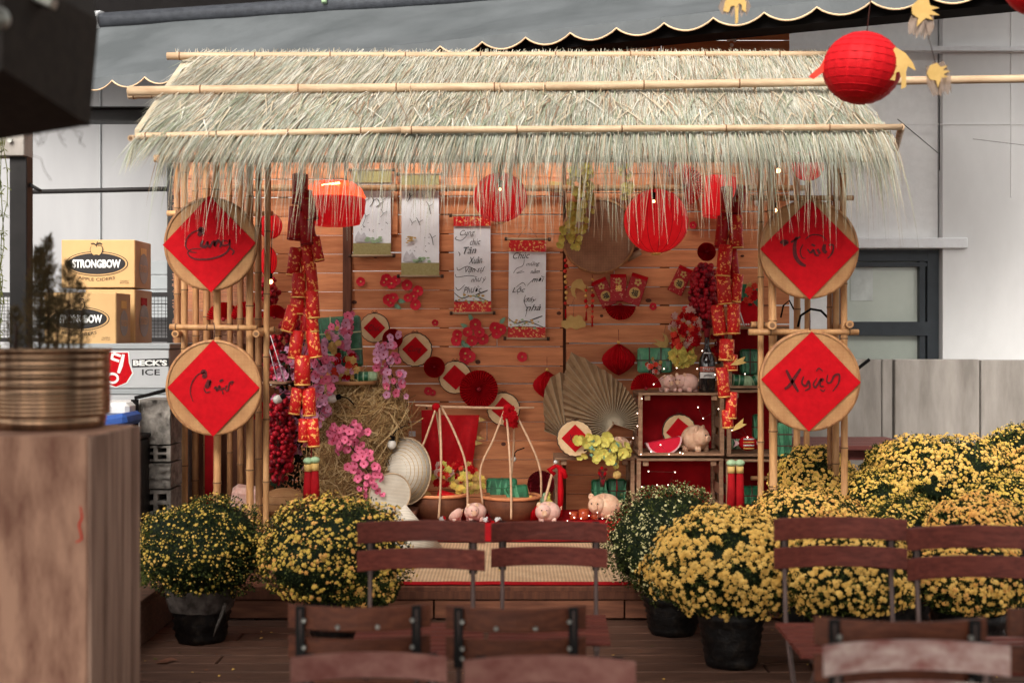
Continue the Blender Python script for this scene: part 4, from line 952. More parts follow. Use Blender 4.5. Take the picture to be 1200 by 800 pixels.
SWs = [(.0, -.9), (.45, -.7), (.75, -.2), (.7, .4), (.35, .9), (-.2, 1.1), (.2, .55), (.25, .1), (-.2, .1), (-1.1, .3), (-.5, -.1), (-1.2, -.35), (-.4, -.5)]
cutout(776, 401, 10, 8.45, 10, 'gold paper swallow pinned above the pale green parcel', SWs)
cutout(678, 337, 12, 8.42, 200, 'gold swallow hanging from the basket beside the envelope fan', SWs)
CL = [(-1, -.3), (-.6, -.55), (-.2, -.4), (.2, -.6), (.6, -.45), (1, -.35), (1.05, .0), (.8, .2), (.75, .5), (.4, .65), (.1, .45), (-.2, .65), (-.5, .45), (-.6, .2), (-1.0, .15)]
cutout(672, 378, 14, 8.43, 0, 'gold cloud shaped cutout hanging below the gold swallow', CL, 'gold_cloud')
for (px, y0, y1, lb) in ((663, 300, 362, 'red and gold beaded string hanging at the left rim of the round basket'), (687, 335, 365, 'short beaded red pendant between the gold cloud and the envelopes'), (694, 322, 372, 'thin beaded pendant touching the left tilted envelope')):
    c = at(px, y0, 8.40); t = thing('bead_pendant', lb, 'pendant', c, group='beaded pendants below the round basket'); L = sz(y1 - y0, 8.4)
    MB().tube([(0, 0, 0), (0.003, 0, -L)], .002, 4).build('cord', m_redd, t)
    for k in range(int(L / .035)): MB().sphere((rnd(-.004, .004), -.004, -.03 - k * .035), rnd(.007, .014), 8, 6).build('bead', random.choice((m_gold, m_red, m_coral)), t)
    MB().tube([(0, 0, -L), (0, 0, -L - .06)], [.004, .007], 6).build('tassel', m_red, t)

# big round basket on the wall
c = at(701, 277, 8.36); t = thing('round_basket', 'dark round woven basket hanging on the wall behind the largest lantern', 'basket', c)
k = sz(43, 8.36); Mx = T((0, 0, 0), rx=PI / 2)
MB().lathe([(k * .99, .045), (k * .93, -.01), (k * .6, -.045), (0, -.05)], 48, M=Mx).build('woven_bowl', m_basket, t)
MB().lathe([(k * .97, .055), (k * 1.03, .055), (k * 1.03, .03), (k * .97, .03), (k * .97, .055)], 48, M=Mx).build('rim', m_bamboo_d, t)
MB().tube([(k * .8, .02, -k * .62), (k * 1.16, .02, -k * .42)], .02, 8).build('handle', m_bamboo_l, t)
# apricot blossom sprays
def spray(stem, n, spread, r, me, D, label, name='blossom_branch', cat='blossom branch', group=None, fm=m_twig, extra=None, yr=.10):
    c = at(stem[0][0], stem[0][1], D); t = thing(name, label, cat, c, group=group)
    P = [at(x, y, D) - c for x, y in stem]
    MB().tube(P, [.006 * (1 - .7 * i / len(P)) for i in range(len(P))], 6).build('twig', fm, t)
    mb = MB()
    for i in range(n):
        s = rnd(0, len(P) - 1.001); a = P[int(s)].lerp(P[int(s) + 1], s % 1)
        sp = sz(spread, D) * (1 if not extra else extra(s / (len(P) - 1)))
        o = Vector((rnd(-1, 1) * sp, rnd(-yr, yr * .5), rnd(-1, 1) * sp)); p = a + o
        if i % 3 == 0: mb.tube([a, a.lerp(p, .5) + Vector((0, 0, .01)), p], .0018, 3, cap=False)
        inst('blossom', random.choice(me) if isinstance(me, list) else me, t, p, (rnd(-.7, .7), rnd(0, 6), rnd(-.7, .7)), sz(r, D) * rnd(.75, 1.2))
    if mb.v: mb.build('side_twigs', fm, t, kind='stuff')
    return t
spray([(682, 170), (680, 205), (682, 235), (674, 262), (664, 285)], 110, 12, 4.5, me_yelb, 8.15, 'yellow apricot blossom branch drooping over the round basket', yr=.06)
spray([(732, 190), (734, 215), (735, 235)], 22, 6, 4, me_yelb, 8.2, 'small yellow blossom sprig between basket and largest lantern', yr=.05)
spray([(345, 395), (338, 430), (345, 470), (338, 505), (350, 540)], 120, 19, 4.5, [me_pink, me_lil], 7.9, 'pink peach blossom branch behind the firecracker string')
spray([(372, 410), (380, 440), (377, 470), (372, 495)], 90, 13, 4.6, [me_lil, me_pink], 7.7, 'lilac peach blossom branch left of the hay bale')
spray([(392, 505), (405, 515), (420, 535), (433, 555), (440, 572)], 85, 13, 4.6, me_pink, 7.6, 'bright pink blossom branch lying across the hay bale')
spray([(410, 500), (426, 503)], 14, 8, 4.6, me_pink, 7.6, 'small pink blossom tuft on the face of the hay bale')
spray([(455, 398), (452, 420), (460, 440), (466, 462)], 46, 12, 4.9, [me_lil, me_lil, me_pink], 7.9, 'lilac blossom branch dangling past the parcels above the hay')
spray([(403, 372), (398, 395), (408, 415)], 30, 12, 4.8, [me_pink, me_lil], 8.0, 'pink blossoms tucked against the large green parcel')
# red berry masses
def berries(cx, cy, rx, ry, D, n, label, r=4.2, depth=.14):
    c = at(cx, cy, D); t = thing('berry_bush', label, 'berries', c, group='artificial red berry bunches'); X, Z = sz(rx, D), sz(ry, D)
    mb = MB(); tw = MB()
    for i in range(n):
        while True:
            u, v, q = rnd(-1, 1), rnd(-1, 1), rnd(-1, 1)
            if u * u + v * v + q * q < 1: break
        rr = sz(r, D) * rnd(.6, 1.1); p = (u * X, q * depth, v * Z + .1 * X * math.sin(u * 7))
        mb.sphere(p, rr, 6, 4, mi=0 if random.random() < .7 else 1)
        if i % 4 == 0: tw.tube([(p[0] * .2, p[1], p[2] - Z * .35), p], .0022, 3, cap=False)
    mb.build('berries', m_berry, t, kind='stuff'); tw.build('stems', m_twig, t, kind='stuff')
berries(826, 348, 17, 40, 8.32, 420, 'tall bunch of bright red berries left of the right firecracker string')
berries(328, 515, 17, 52, 7.75, 520, 'dark red berry bunch beside the bamboo tower below the shelf', r=3.6)
berries(323, 420, 13, 30, 8.0, 200, 'small red berry bunch behind the rope shelf', r=3.8)
berries(316, 340, 10, 18, 8.0, 90, 'red berries under the small oval lantern', r=3.6)
berries(340, 380, 11, 20, 7.9, 90, 'red berries beside the firecrackers above the rope shelf', r=3.8)
# dark backing plants behind
def shrub(cx, cy, rx, ry, D, n, label, m, name='leafy_plant', ll=.06):
    c = at(cx, cy, D); t = thing(name, label, 'plant', c); X, Z = sz(rx, D), sz(ry, D); mb = MB()
    for i in range(n):
        u, v = rnd(-1, 1), rnd(-1, 1)
        if u * u + v * v > 1: continue
        p = Vector((u * X, rnd(-.1, .1), v * Z)); d = Vector((rnd(-1, 1), rnd(-.6, .6), rnd(-1, 1))).normalized(); s = d.orthogonal().normalized()
        L = ll * rnd(.6, 1.2); mb.add([tuple(p), tuple(p + d * L * .5 + s * L * .22), tuple(p + d * L), tuple(p + d * L * .5 - s * L * .22)], [(0, 1, 2, 3)])
    mb.build('leaves', m, t, kind='stuff'); MB().tube([(0, 0, -Z), (0, 0, 0), (X * .3, 0, Z * .7)], .006, 5).build('stem', m_twig, t)
shrub(352, 470, 26, 70, 7.98, 500, 'dark leafy plant behind the pink blossoms beside the hay', m_fol[2])
shrub(345, 560, 22, 34, 7.98, 200, 'dark foliage low between berry bunch and hay bale', m_fol[2])

# palm leaf fans
def palm(px, py, D, tip, label, a0, a1, ln, rotz=0, name='palm_leaf', n=22):
    """px,py = hub; pleated fan between angles (deg, from +x), length function ln(u)"""
    c = at(px, py, D); t = thing(name, label, 'palm leaf', c, group='dry palm leaf fans'); mb = MB(); o = 0; hub = .012
    for i in range(n):
        for q in (0, .5):
            pass
    K = 2 * n
    for i in range(K + 1):
        u = i / K; a = R(a0 + (a1 - a0) * u); L = sz(ln(u), D) * (1.0 if i % 2 == 0 else .975); d = Vector((math.cos(a), 0, math.sin(a)))
        for r in (.03, .35, .7, 1.0):
            e = (.011 if i % 2 else -.011) * (.25 + r) * 1.5; mb.v.append(tuple(d * L * r + Vector((0, e - .03 * math.sin(PI * u) * r, 0))))
    for i in range(K):
        for j in range(3): a = i * 4 + j; mb.face([a, a + 1, a + 5, a + 4])
    mb.build('pleated_blade', m_palm, t)
    rb = MB()
    for i in range(0, K + 1, 2):
        u = i / K; a = R(a0 + (a1 - a0) * u); L = sz(ln(u), D); d = Vector((math.cos(a), 0, math.sin(a)))
        rb.tube([d * L * r + Vector((0, -.011 * 1.5 * (.25 + r) - .03 * math.sin(PI * u) * r - .001, 0)) for r in (.03, .5, 1)], [.003, .002, .0012], 4, cap=False)
    rb.build('ribs', m_th[1], t, kind='stuff')
    MB().tube([(0, 0, 0), tuple(tip)], [.009, .007], 8).build('stalk', m_bamboo_l, t)
    t.rotation_euler = (0, 0, rotz)
LT = [(-18, 26), (0, 29), (17, 31), (45, 36), (69, 43), (89, 54), (106, 70), (117, 90), (121, 98), (126, 93), (137, 80), (152, 68), (165, 61), (180, 55), (194, 48), (217, 36), (232, 24)]
def lut(a):
    for (a0, l0), (a1, l1) in zip(LT, LT[1:]):
        if a0 <= a <= a1: return l0 + (l1 - l0) * (a - a0) / (a1 - a0)
    return LT[-1][1]
palm(719, 496, 8.15, (-.09, -.02, -.10), 'large pleated dry palm leaf propped behind the low crate', -18, 232, lambda u: lut(-18 + 250 * u), n=36)
palm(664, 515, 8.25, (-.02, 0, -.08), 'narrow dry palm leaf standing left of the large one', 78, 158, lambda u: 28 + 52 * math.exp(-((u - .22) / .38) ** 2), n=9)

# red cloth jacket
c = at(528, 516, 8.42); t = thing('red_cloth', 'red cloth hanging on the wall behind the left hanging basket', 'cloth', c)
mb = MB(); NX = 22; NZ = 12; w_, h_ = sz(68, 8.42), sz(72, 8.42)
for i in range(NX + 1):
    for j in range(NZ + 1):
        u, v = i / NX, j / NZ; x = -.5 + u; z = .5 - v
        top = .42 if u > .3 else .5; bot = -.5 + (0.12 * u); zz = top + (bot - top) * v
        xx = x * (1 - .18 * v * (1 if u > .5 else .4)) - .03 * v
        mb.v.append((xx * w_, -.02 + .010 * math.sin(u * 19 + v * 2) * (0.3 + v) + .012 * noise.noise(Vector((u * 5, v * 4, 1))), zz * h_))
for i in range(NX):
    for j in range(NZ): a = i * (NZ + 1) + j; mb.face([a, a + 1, a + NZ + 2, a + NZ + 1], 0, True)
mb.build('cloth', m_redl, t)
for (x, z) in ((.49, .36), (.46, .06), (.43, -.02)): MB().prism([(x * w_, (z + .03) * h_), (x * w_ + .05, z * h_ - .008), (x * w_, (z - .05) * h_)][::-1], -.03, -.026).build('gold_clasp', m_goldp, t)
c = at(483, 508, 8.48); MBo = MB().box((0, 0, 0), (sz(8, 8.48), .004, sz(6, 8.48))).build('wall_tag', m_white, None, loc=c); tag(MBo, 'tiny white paper tag on the plank beside the conical hats', 'tag')
c = at(621, 200, 8.47); 
MBo = MB().box((0, 0, 0), (sz(16, 8.48), .008, sz(12, 8.48)), rot=(0, .1, 0), bev=.003).build('paper_note', m_goldp, None, loc=at(651, 219, 8.46)); tag(MBo, 'small yellowish paper note on the wall left of the apricot blossoms', 'note')

# ================================================================ DISPLAY
c = Vector((0, 8.27, PZ)); t = thing('cloth_step', 'low step covered with red cloth along the foot of the back wall', 'step', c)
xa, xb = at(440, 0, 8.1).x, at(893, 0, 8.1).x; mb = MB(); n = 60
prof = [(8.46, .102), (7.81, .102), (7.802, .092), (7.798, .0)]
for i in range(n + 1):
    x = xa + (xb - xa) * i / n
    for j, (yy, z) in enumerate(prof): mb.v.append((x, yy + (.008 * math.sin(i * 1.3) if j == 3 else 0), PZ + .012 + z + (.003 * noise.noise(Vector((x * 6, yy * 6, 0))) if j < 2 else 0)))
for i in range(n):
    for j in range(3): a = i * 4 + j; mb.face([a, a + 1, a + 5, a + 4], 0, True)
mb.build('cloth_cover', m_redc, t, world=True)
MB().box(((xa + xb) / 2, 8.14, PZ + .06), (xb - xa - .03, .64, .08)).build('base_board', m_plankd, t, world=True)
SZ = PZ + .116          # top of the step
# straw mat with red border
c = at(600, 650, 7.2); t = thing('straw_mat', 'pale straw mat with red edging spread on the stall platform', 'mat', (0, 7.2, PZ))
xa, xb = at(405, 0, 6.5).x, at(765, 0, 6.5).x; mb = MB(); NX, NY = 40, 30
for i in range(NX + 1):
    for j in range(NY + 1):
        x = xa + (xb - xa) * i / NX; yy = 6.50 + 1.28 * j / NY; mb.v.append((x, yy, PZ + .006 + .004 * abs(noise.noise(Vector((x * 2, yy * 2, 4)))) + (.008 * max(0, noise.noise(Vector((x * 5, 0, 1)))) if j == 0 else 0)))
for i in range(NX):
    for j in range(NY): a = i * (NY + 1) + j; mb.face([a, a + NY + 1, a + NY + 2, a + 1], 0, True)
mb.build('woven_straw', m_mat, t, world=True)
mb = MB(); 
for i in range(NX): 
    x = xa + (xb - xa) * i / NX; x2 = xa + (xb - xa) * (i + 1) / NX; z1 = PZ + .012 + .008 * max(0, noise.noise(Vector((x * 5, 0, 1)))); z2 = PZ + .012 + .008 * max(0, noise.noise(Vector((x2 * 5, 0, 1))))
    mb.add([(x, 6.485, z1 - .006), (x2, 6.485, z2 - .006), (x2, 6.515, z2 + .004), (x, 6.515, z1 + .004), (x, 6.488, z1 - .010), (x2, 6.488, z2 - .010)], [(0, 1, 2, 3), (4, 5, 1, 0)])
mb.build('red_border', m_redc, t, world=True)

def crate(px0, px1, y0, y1, D0, D1, label, back=True, slat=True):
    a, b = at(px0, y1, D0), at(px1, y0, D0); t = thing('wooden_crate', label, 'crate', ((a.x + b.x) / 2, (D0 + D1) / 2, a.z), group='open wooden crates stacked as shelves')
    W = b.x - a.x; H = b.z - a.z; Dp = D1 - D0; cx = (a.x + b.x) / 2; cy = (D0 + D1) / 2; th = .016
    for z in (a.z + th / 2, b.z - th / 2):
        for q in range(4): MB().box((cx, D0 + Dp * (q + .5) / 4, z), (W, Dp / 4 - .006, th), bev=.002).build('board', m_crate, t, world=True)
    for x in (a.x + .014, b.x - .014):
        for yy in (D0 + .014, D1 - .014): MB().box((x, yy, a.z + H / 2), (.026, .026, H - 2 * th - .002), bev=.002).build('corner_post', m_crate, t, world=True)
        sx = x + (-.006 if x < cx else .006)
        for q in range(3): MB().box((sx, cy, a.z + H * (.2 + .3 * q)), (.008, Dp - .054, H * .17), bev=.001).build('side_slat', m_crate, t, world=True)
    for sx in (-1, 1): MB().box((cx + sx * (W / 2 - .06), D0 + .03, b.z - th - .018), (.035, .02, .03), bev=.002).build('corner_block', m_crate, t, world=True)
    if back:
        mb = MB(); n = 16
        for i in range(n + 1):
            x = a.x + .03 + (W - .06) * i / n
            for j in range(5): mb.v.append((x, D1 - .03 + .008 * math.sin(i * 1.1 + j * .4), a.z + th + .003 + (H - 2 * th - .006) * j / 4))
        for i in range(n):
            for j in range(4): q = i * 5 + j; mb.face([q, q + 5, q + 6, q + 1], 0, True)
        mb.build('cloth_lining', m_redc, t, world=True)
    return t
crate(748, 849, 460, 534, 8.05, 8.42, 'crate lined with red cloth holding the melon wedge and plush pig')
crate(746, 848, 537, 613, 8.05, 8.42, 'crate lined with red cloth under the melon crate, behind the dark green bush')
crate(650, 744, 536, 613, 8.08, 8.42, 'crate without lining under the leaning wood slice and yellow flowers', back=False)
crate(852, 925, 457, 535, 8.06, 8.42, 'crate behind the firecracker string with green wrapped rolls inside')
crate(851, 925, 538, 613, 8.06, 8.42, 'bottom crate behind the red tassels beside the bamboo tower')
crate(853, 925, 382, 455, 8.10, 8.42, 'top crate at the tower, lined in red, with glossy green rolls')
ZC = lambda y, D=8.05: at(0, y, D).z

def plush(px, py, w_, D, label, m=m_plush, yaw=0.0, sit=False, z=None, ear=m_plushy):
    k = sz(w_, D) / 2; c = at(px, py, D); 
    if z is not None: c.z = z + k * .82
    t = thing('plush_pig', label, 'plush toy', c, group='plush pig toys', rotz=yaw)
    def bodyf(d): return 1 + .03 * noise.noise(d * 3 + Vector((px, 0, 0)))
    mb = MB(); mb.sphere((0, 0, 0), k, 20, 14, sc3=(1.0, .85, .80), f=bodyf); mb.sphere((-k * .38, -k * .55, k * .12), k * .58, 16, 12, f=bodyf); mb.build('body', m, t, kind=None)
    MB().tube([(-k * .42, -k * 1.05, k * .06), (-k * .43, -k * 1.20, k * .05)], [k * .22, k * .19], 12).build('snout', ear, t)
    for s in (-1, 1):
        MB().sphere((-k * .40 + s * k * .36, -k * .55, k * .60), k * .22, 10, 7, sc3=(.9, .45, 1.1)).build('ear', ear, t)
        MB().sphere((-k * .42 + s * k * .20, -k * 1.08, k * .26), k * .05, 8, 6).build('eye', m_ink, t)
        MB().tube([(s * k * .45 - k * .05, -k * .45, -k * .45), (s * k * .48 - k * .05, -k * .50, -k * .80)], [k * .22, k * .19], 10).build('leg', m, t)
        MB().tube([(s * k * .5, k * .40, -k * .45), (s * k * .52, k * .42, -k * .80)], [k * .22, k * .19], 10).build('leg', m, t)
    MB().tube([(k * .95, 0, k * .1), (k * 1.08, -.02 * k, k * .2), (k * 1.0, 0, k * .32), (k * 1.12, 0, k * .4)], k * .05, 6).build('tail', ear, t)
plush(783, 446, 25, 8.16, 'small grey pink plush pig on the crate top beside the red half fan', yaw=.5, z=ZC(460, 8.1) + .002)
plush(806, 446, 27, 8.16, 'small pink plush pig on the crate top beside the black bottle', yaw=-.6, z=ZC(460, 8.1) + .002)
plush(815, 515, 38, 8.22, 'large peach plush pig inside the crate beside the melon wedge', m_plushy, yaw=.9, z=ZC(534, 8.1) + .018)
plush(725, 518, 28, 8.20, 'peach plush pig on the low crate behind the yellow flowers', m_plushy, yaw=.2, z=ZC(536, 8.1) + .002)
plush(709, 590, 37, 8.02, 'large peach plush pig sitting in front of the low crate', m_plushy, yaw=-.3, z=SZ)
plush(530, 601, 25, 7.90, 'pink plush pig in front of the left hanging basket', yaw=-.4, z=SZ)
plush(557, 599, 27, 7.92, 'pink plush pig between the two hanging baskets', yaw=.3, z=SZ)
plush(642, 605, 30, 7.88, 'pink plush pig in front of the red paper ball', yaw=.1, z=SZ)

# bottle
c = at(828.5, 459, 8.11); t = thing('black_bottle', 'black cream liqueur bottle with red banded label standing on the crate', 'bottle', c); k = sz(9.6, 8.15); H = sz(74, 8.15)
MB().lathe([(k * .9, 0), (k, .01), (k, H * .42), (k * .92, H * .52), (k * .5, H * .64), (k * .30, H * .72), (k * .28, H * .90)], 28).build('glass_body', m_bottle, t)
MB().lathe([(k * .31, H * .86), (k * .33, H * .88), (k * .33, H * .99), (k * .28, H)], 20).build('cap', m_redd, t)
def wrap(mb, r, a0, a1, z0, z1, mi=0, n=12):
    o = len(mb.v)
    for i in range(n + 1):
        a = a0 + (a1 - a0) * i / n; mb.v += [(r * math.sin(a), -r * math.cos(a), z0), (r * math.sin(a), -r * math.cos(a), z1)]
    for i in range(n): mb.face([o + 2 * i, o + 2 * i + 2, o + 2 * i + 3, o + 2 * i + 1], mi, True)
mb = MB(); wrap(mb, k * 1.01, -1.1, 1.1, H * .22, H * .31, 0); mb.build('picture_label', m_prw, t)
mb = MB(); wrap(mb, k * 1.02, -1.2, 1.2, H * .32, H * .40, 0); lb = mb.build('name_label', mat('label_red', (0.45, 0.12, 0.08), rough=.5), t)
mb = MB(); text_mb(mb, "BAILEYS", k * 1.3, H * .045, T((0, -k * 1.03, H * .36)), 0); mb.build('lettering', m_prw, lb)
mb = MB(); mb.prism([(-k * .6, H * .235), (-k * .2, H * .25), (k * .5, H * .24), (k * .5, H * .27), (0, H * .285), (-k * .5, H * .27)][::-1], -k * 1.03, -k * 1.02); mb.build('landscape_print', m_prg, t)
mb = MB(); wrap(mb, k * .62, -.8, .8, H * .55, H * .62, 0); mb.build('neck_label', m_prw, t)

# melon wedge
c = at(777, 515, 8.14); t = thing('melon_wedge', 'felt watermelon wedge with pale rind lying in the red lined crate', 'toy melon', c); k = sz(21.5, 8.14)
arc = [(k * math.cos(PI + PI * i / 20), k * .82 * math.sin(PI + PI * i / 20)) for i in range(21)]
MB().prism([(x * .9, z * .88) for x, z in arc], -.03, .03).build('flesh', m_mel, t)
arc2 = arc + [(x * .9, z * .88) for x, z in arc][::-1]
mb = MB(); n = 21; vs = []
for y in (-.028, .028):
    vs += [(x, y, z) for x, z in arc]; vs += [(x * .9, y, z * .88) for x, z in arc]
fs = []
for i in range(20): fs += [(i, i + 1, n + i + 1, n + i), (2 * n + i, 3 * n + i, 3 * n + i + 1, 2 * n + i + 1), (i, 2 * n + i, 2 * n + i + 1, i + 1)]
fs += [(0, n, 3 * n, 2 * n), (n - 1, 3 * n - 1, 4 * n - 1, 2 * n - 1)]
mb.add(vs, fs); mb.build('rind', m_rind, t); t.rotation_euler = (0, R(-10), R(8))

# green parcels
def parcel(px, py, w_, h_, D, label, d=.07, rot=0, m=m_green, ms=m_string, nx=2, nz=2, yaw=0, group='leaf wrapped festive cakes', tilt=0):
    c = at(px, py, D); t = thing('leaf_parcel', label, 'parcel', c, group=group); W = sz(w_, D); H = sz(h_, D)
    MB().box((0, 0, 0), (W, d, H), bev=.012).build('leaf_wrapping', m, t)
    for i in range(nx):
        x = W * ((i + 1) / (nx + 1) - .5); MB().box((x, 0, 0), (.008, d + .006, H + .006), bev=.001).build('string', ms, t)
    for i in range(nz):
        z = H * ((i + 1) / (nz + 1) - .5); MB().box((0, 0, z), (W + .006, d + .008, .008), bev=.001).build('string', ms, t)
    mb = MB()
    for i in range(5):
        x = rnd(-W * .45, W * .45); mb.add([(x, -d / 2 - .002, -H * .45), (x + .012, -d / 2 - .004, -H * .2), (x + rnd(-.02, .02), -d / 2 - .002, H * .45), (x - .006, -d / 2 - .0025, 0)], [(0, 1, 2, 3)])
    mb.build('leaf_fold', m_greenl if m is m_green else m_green, t, kind='stuff')
    t.rotation_euler = (tilt, R(rot), yaw); return t
parcel(767, 422, 40, 29, 8.34, 'pale green parcel with dark strings on the crate behind the plush pigs', m=m_greenl, ms=m_dstring, nx=2, nz=1)
parcel(398, 401, 52, 60, 8.1, 'large square green parcel with pale strings standing above the hay', rot=-4, tilt=R(-6))
parcel(394, 398, 26, 14, 7.85, 'dark green rolled parcel lying in front of the large square parcel', rot=30, d=.08, nx=1, nz=0)
parcel(380, 414, 22, 22, 7.9, 'dark green parcel wedged below the large square one', rot=10, nx=1, nz=1)
parcel(588, 571, 36, 22, 8.12, 'green parcel with bow in the right hanging basket', rot=0, ms=m_green, nx=1, nz=1)
parcel(606, 577, 26, 17, 8.0, 'flat green parcel with red knot in the right hanging basket', rot=-8, nx=1, nz=0, ms=m_greenl)
parcel(702, 574, 18, 25, 8.30, 'dark green parcel at the back of the low crate, left one', nx=1, nz=1, ms=m_green)
parcel(722, 574, 22, 27, 8.33, 'dark green parcel at the back of the low crate, right one', nx=1, nz=1, ms=m_dstring)
parcel(876, 350, 28, 34, 8.2, 'green parcel standing on the topmost crate by the tower', nx=1, nz=1, ms=m_dstring)
parcel(878, 424, 22, 30, 8.34, 'dark green parcel at the back of the top crate', nx=1, nz=1, ms=m_dstring)
parcel(919, 515, 16, 40, 8.0, 'bright green parcel seen between the two thick bamboo poles', m=m_greenl, ms=m_dstring, nx=0, nz=2)
parcel(887, 500, 10, 30, 8.3, 'dark green parcel edge deep in the right crate', nx=0, nz=1, ms=m_dstring)
parcel(880, 580, 26, 22, 8.3, 'dark green parcel in the bottom crate behind the tassels', nx=1, nz=1, ms=m_dstring)
def roll(px, py, L, r, D, label, rot=0, m=m_green, endm=m_jade):
    c = at(px, py, D); t = thing('rolled_cake', label, 'rolled cake', c, group='cylindrical leaf wrapped cakes'); L = sz(L, D) / 2; r = sz(r, D)
    MB().lathe([(r * .6, -L), (r, -L + .01), (r, L - .02), (r * .5, L)], 16, M=T((0, 0, 0), ry=PI / 2)).build('leaf_wrapping', m, t)
    for k in range(3): MB().lathe([(r * 1.03, -.004), (r * 1.05, 0), (r * 1.03, .004)], 16, M=T((-L * .6 + k * L * .55, 0, 0), ry=PI / 2)).build('string', endm, t)
    MB().lathe([(r * 1.0, -L * .35), (r * 1.01, L * .2), (r * .7, L * .5)], 16, M=T((L * .75, 0, 0), ry=PI / 2)).build('end_wrap', endm, t)
    t.rotation_euler = (0, R(rot), 0)
roll(427, 441, 24, 6, 7.85, 'jade ended green roll on the flat tray above the hay')
roll(866, 446, 24, 7, 8.18, 'dark glossy green roll in the top crate beside the firecrackers', 6)
roll(882, 447, 20, 6.5, 8.22, 'second glossy green roll lying against the bamboo pole', -20)
roll(858, 520, 22, 6, 8.2, 'green roll in the middle right crate left of the red sweet')
roll(392, 608 - 30, 1, 1, 8.4, 'tiny green roll end hidden in the hay') if False else None
# wrapped sweet (red and white)
c = at(876, 519, 8.15); t = thing('wrapped_sweet', 'large red and white wrapped sweet lying in the crate by the bamboo pole', 'sweet', c); k = sz(11, 8.15)
MB().sphere((0, 0, 0), k, 16, 10, sc3=(1, .8, .8)).build('wrapper', m_red, t)
for s in (-1, 1):
    MB().prism([(s * k * .8, 0), (s * k * 1.5, k * .45), (s * k * 1.35, 0), (s * k * 1.5, -k * .45)][::s], -.012, .012).build('twisted_end', m_rind, t)
for a in range(4): MB().tube([(k * 1.01 * math.sin(q) * .98, -k * .83 * math.cos(q) , (-.5 + a * .33) * k) for q in (-.6, -.3, 0, .3, .6)], .005, 5).build('stripe', m_prw if a % 2 else m_gold, t)

# festive bouquet (red gold with yellow blossoms)
def bouquet(px, py, rx, ry, D, n, label, mats, r=(.010, .024), name='paper_bouquet', group=None):
    c = at(px, py, D); t = thing(name, label, 'bouquet', c, group=group); X, Z = sz(rx, D), sz(ry, D)
    meshes = []
    for k, m in enumerate(mats):
        mb = MB(); nn = 7
        for ring, (rr, hh) in enumerate(((1, 0), (.65, -.35), (.35, -.6))):
            for i in range(nn):
                a = 2 * PI * (i + ring * .5) / nn; d = Vector((math.cos(a), 0, math.sin(a))); s = Vector((-math.sin(a), 0, math.cos(a))) * .38 * rr
                mb.add([tuple(Vector((0, hh, 0))), tuple(d * rr * .6 + s + Vector((0, hh, 0))), tuple(d * rr + Vector((0, hh - .2, 0))), tuple(d * rr * .6 - s + Vector((0, hh, 0)))], [(0, 1, 2, 3)])
        meshes.append(mb.mesh('ruffle', m))
    for i in range(n):
        a = rnd(0, 2 * PI); q = math.sqrt(random.random()); p = (X * q * math.cos(a), -.05 * (1 - q * q) + rnd(-.03, .03), Z * q * math.sin(a))
        inst('ruffle', random.choice(meshes), t, p, (rnd(-.6, .6), rnd(0, 6), rnd(-.6, .6)), rnd(*r))
    MB().tube([(0, .02, -Z * 1.1), (0, .02, 0)], [.012, .02], 8).build('stem', m_twig, t); return t
bouquet(803, 386, 17, 24, 8.22, 85, 'red and gold ruffled paper bouquet above the yellow blossoms by the bottle', [m_red, m_red, m_coral, m_goldp, m_plush], (.018, .036))
bouquet(800, 416, 15, 14, 8.24, 90, 'yellow blossom bunch in the crate top arrangement beside the bottle', [m_yelg, m_yel, m_yelg], (.012, .024), name='flower_bunch')
bouquet(843, 400, 7, 24, 8.33, 30, 'dark red ruffled flowers between bottle and firecracker string', [m_redd, m_red, m_plush], (.015, .026))
bouquet(766, 429, 9, 9, 8.26, 16, 'small pink and gold rosette flower on the pale green parcel', [m_coral, m_plush, m_goldp], (.012, .022))
bouquet(395, 398, 15, 15, 7.78, 26, 'pink and gold ruffled flower in front of the large green parcel', [m_pink, m_lilac, m_goldp], (.018, .03))
spray([(684, 528), (700, 520), (716, 524), (728, 534)], 62, 12, 6.0, [me_yelb, me_yelb, me_leaf], 7.98, 'yellow green orchid spray with red stems draped over the low crate', name='orchid_spray', cat='orchid', yr=.06)
bouquet(706, 553, 5, 16, 7.98, 16, 'hanging red beads under the orchid spray', [m_red, m_redd], (.008, .014), name='bead_drop')
bouquet(548, 565, 20, 12, 8.02, 60, 'yellow paper flowers in the left hanging basket', [m_yelg, m_yel, m_goldp], (.014, .028), name='flower_bunch')
bouquet(518, 556, 14, 12, 8.02, 26, 'red and pink ruffled sweets piled in the left hanging basket', [m_coral, m_red, m_plush, m_yelg], (.018, .034), name='sweet_pile')
bouquet(543, 551, 13, 11, 8.05, 24, 'red ruffled packets standing in the left hanging basket', [m_red, m_coral, m_goldp], (.018, .032), name='sweet_pile')
bouquet(641, 586, 8, 9, 7.98, 20, 'yellow flowers behind the plush pig at the right hanging basket', [m_yelg, m_jade], (.014, .024), name='flower_bunch')
bouquet(518, 605, 9, 7, 7.9, 14, 'red white wrapped sweets at the foot of the left rope', [m_red, m_prw], (.012, .02), name='sweet_pile')
bouquet(580, 608, 11, 9, 7.9, 18, 'red white wrapped sweets between plush pig and red ball', [m_red, m_prw, m_redd], (.012, .02), name='sweet_pile')
bouquet(404, 430, 17, 16, 7.82, 32, 'red and yellow packets bunched on the flat tray above the hay', [m_red, m_coral, m_goldp, m_lilac], (.018, .034), name='sweet_pile')
bouquet(880, 345, 8, 12, 8.1, 10, 'red and gold packets on the topmost crate', [m_red, m_coral, m_goldp], (.02, .035), name='sweet_pile')
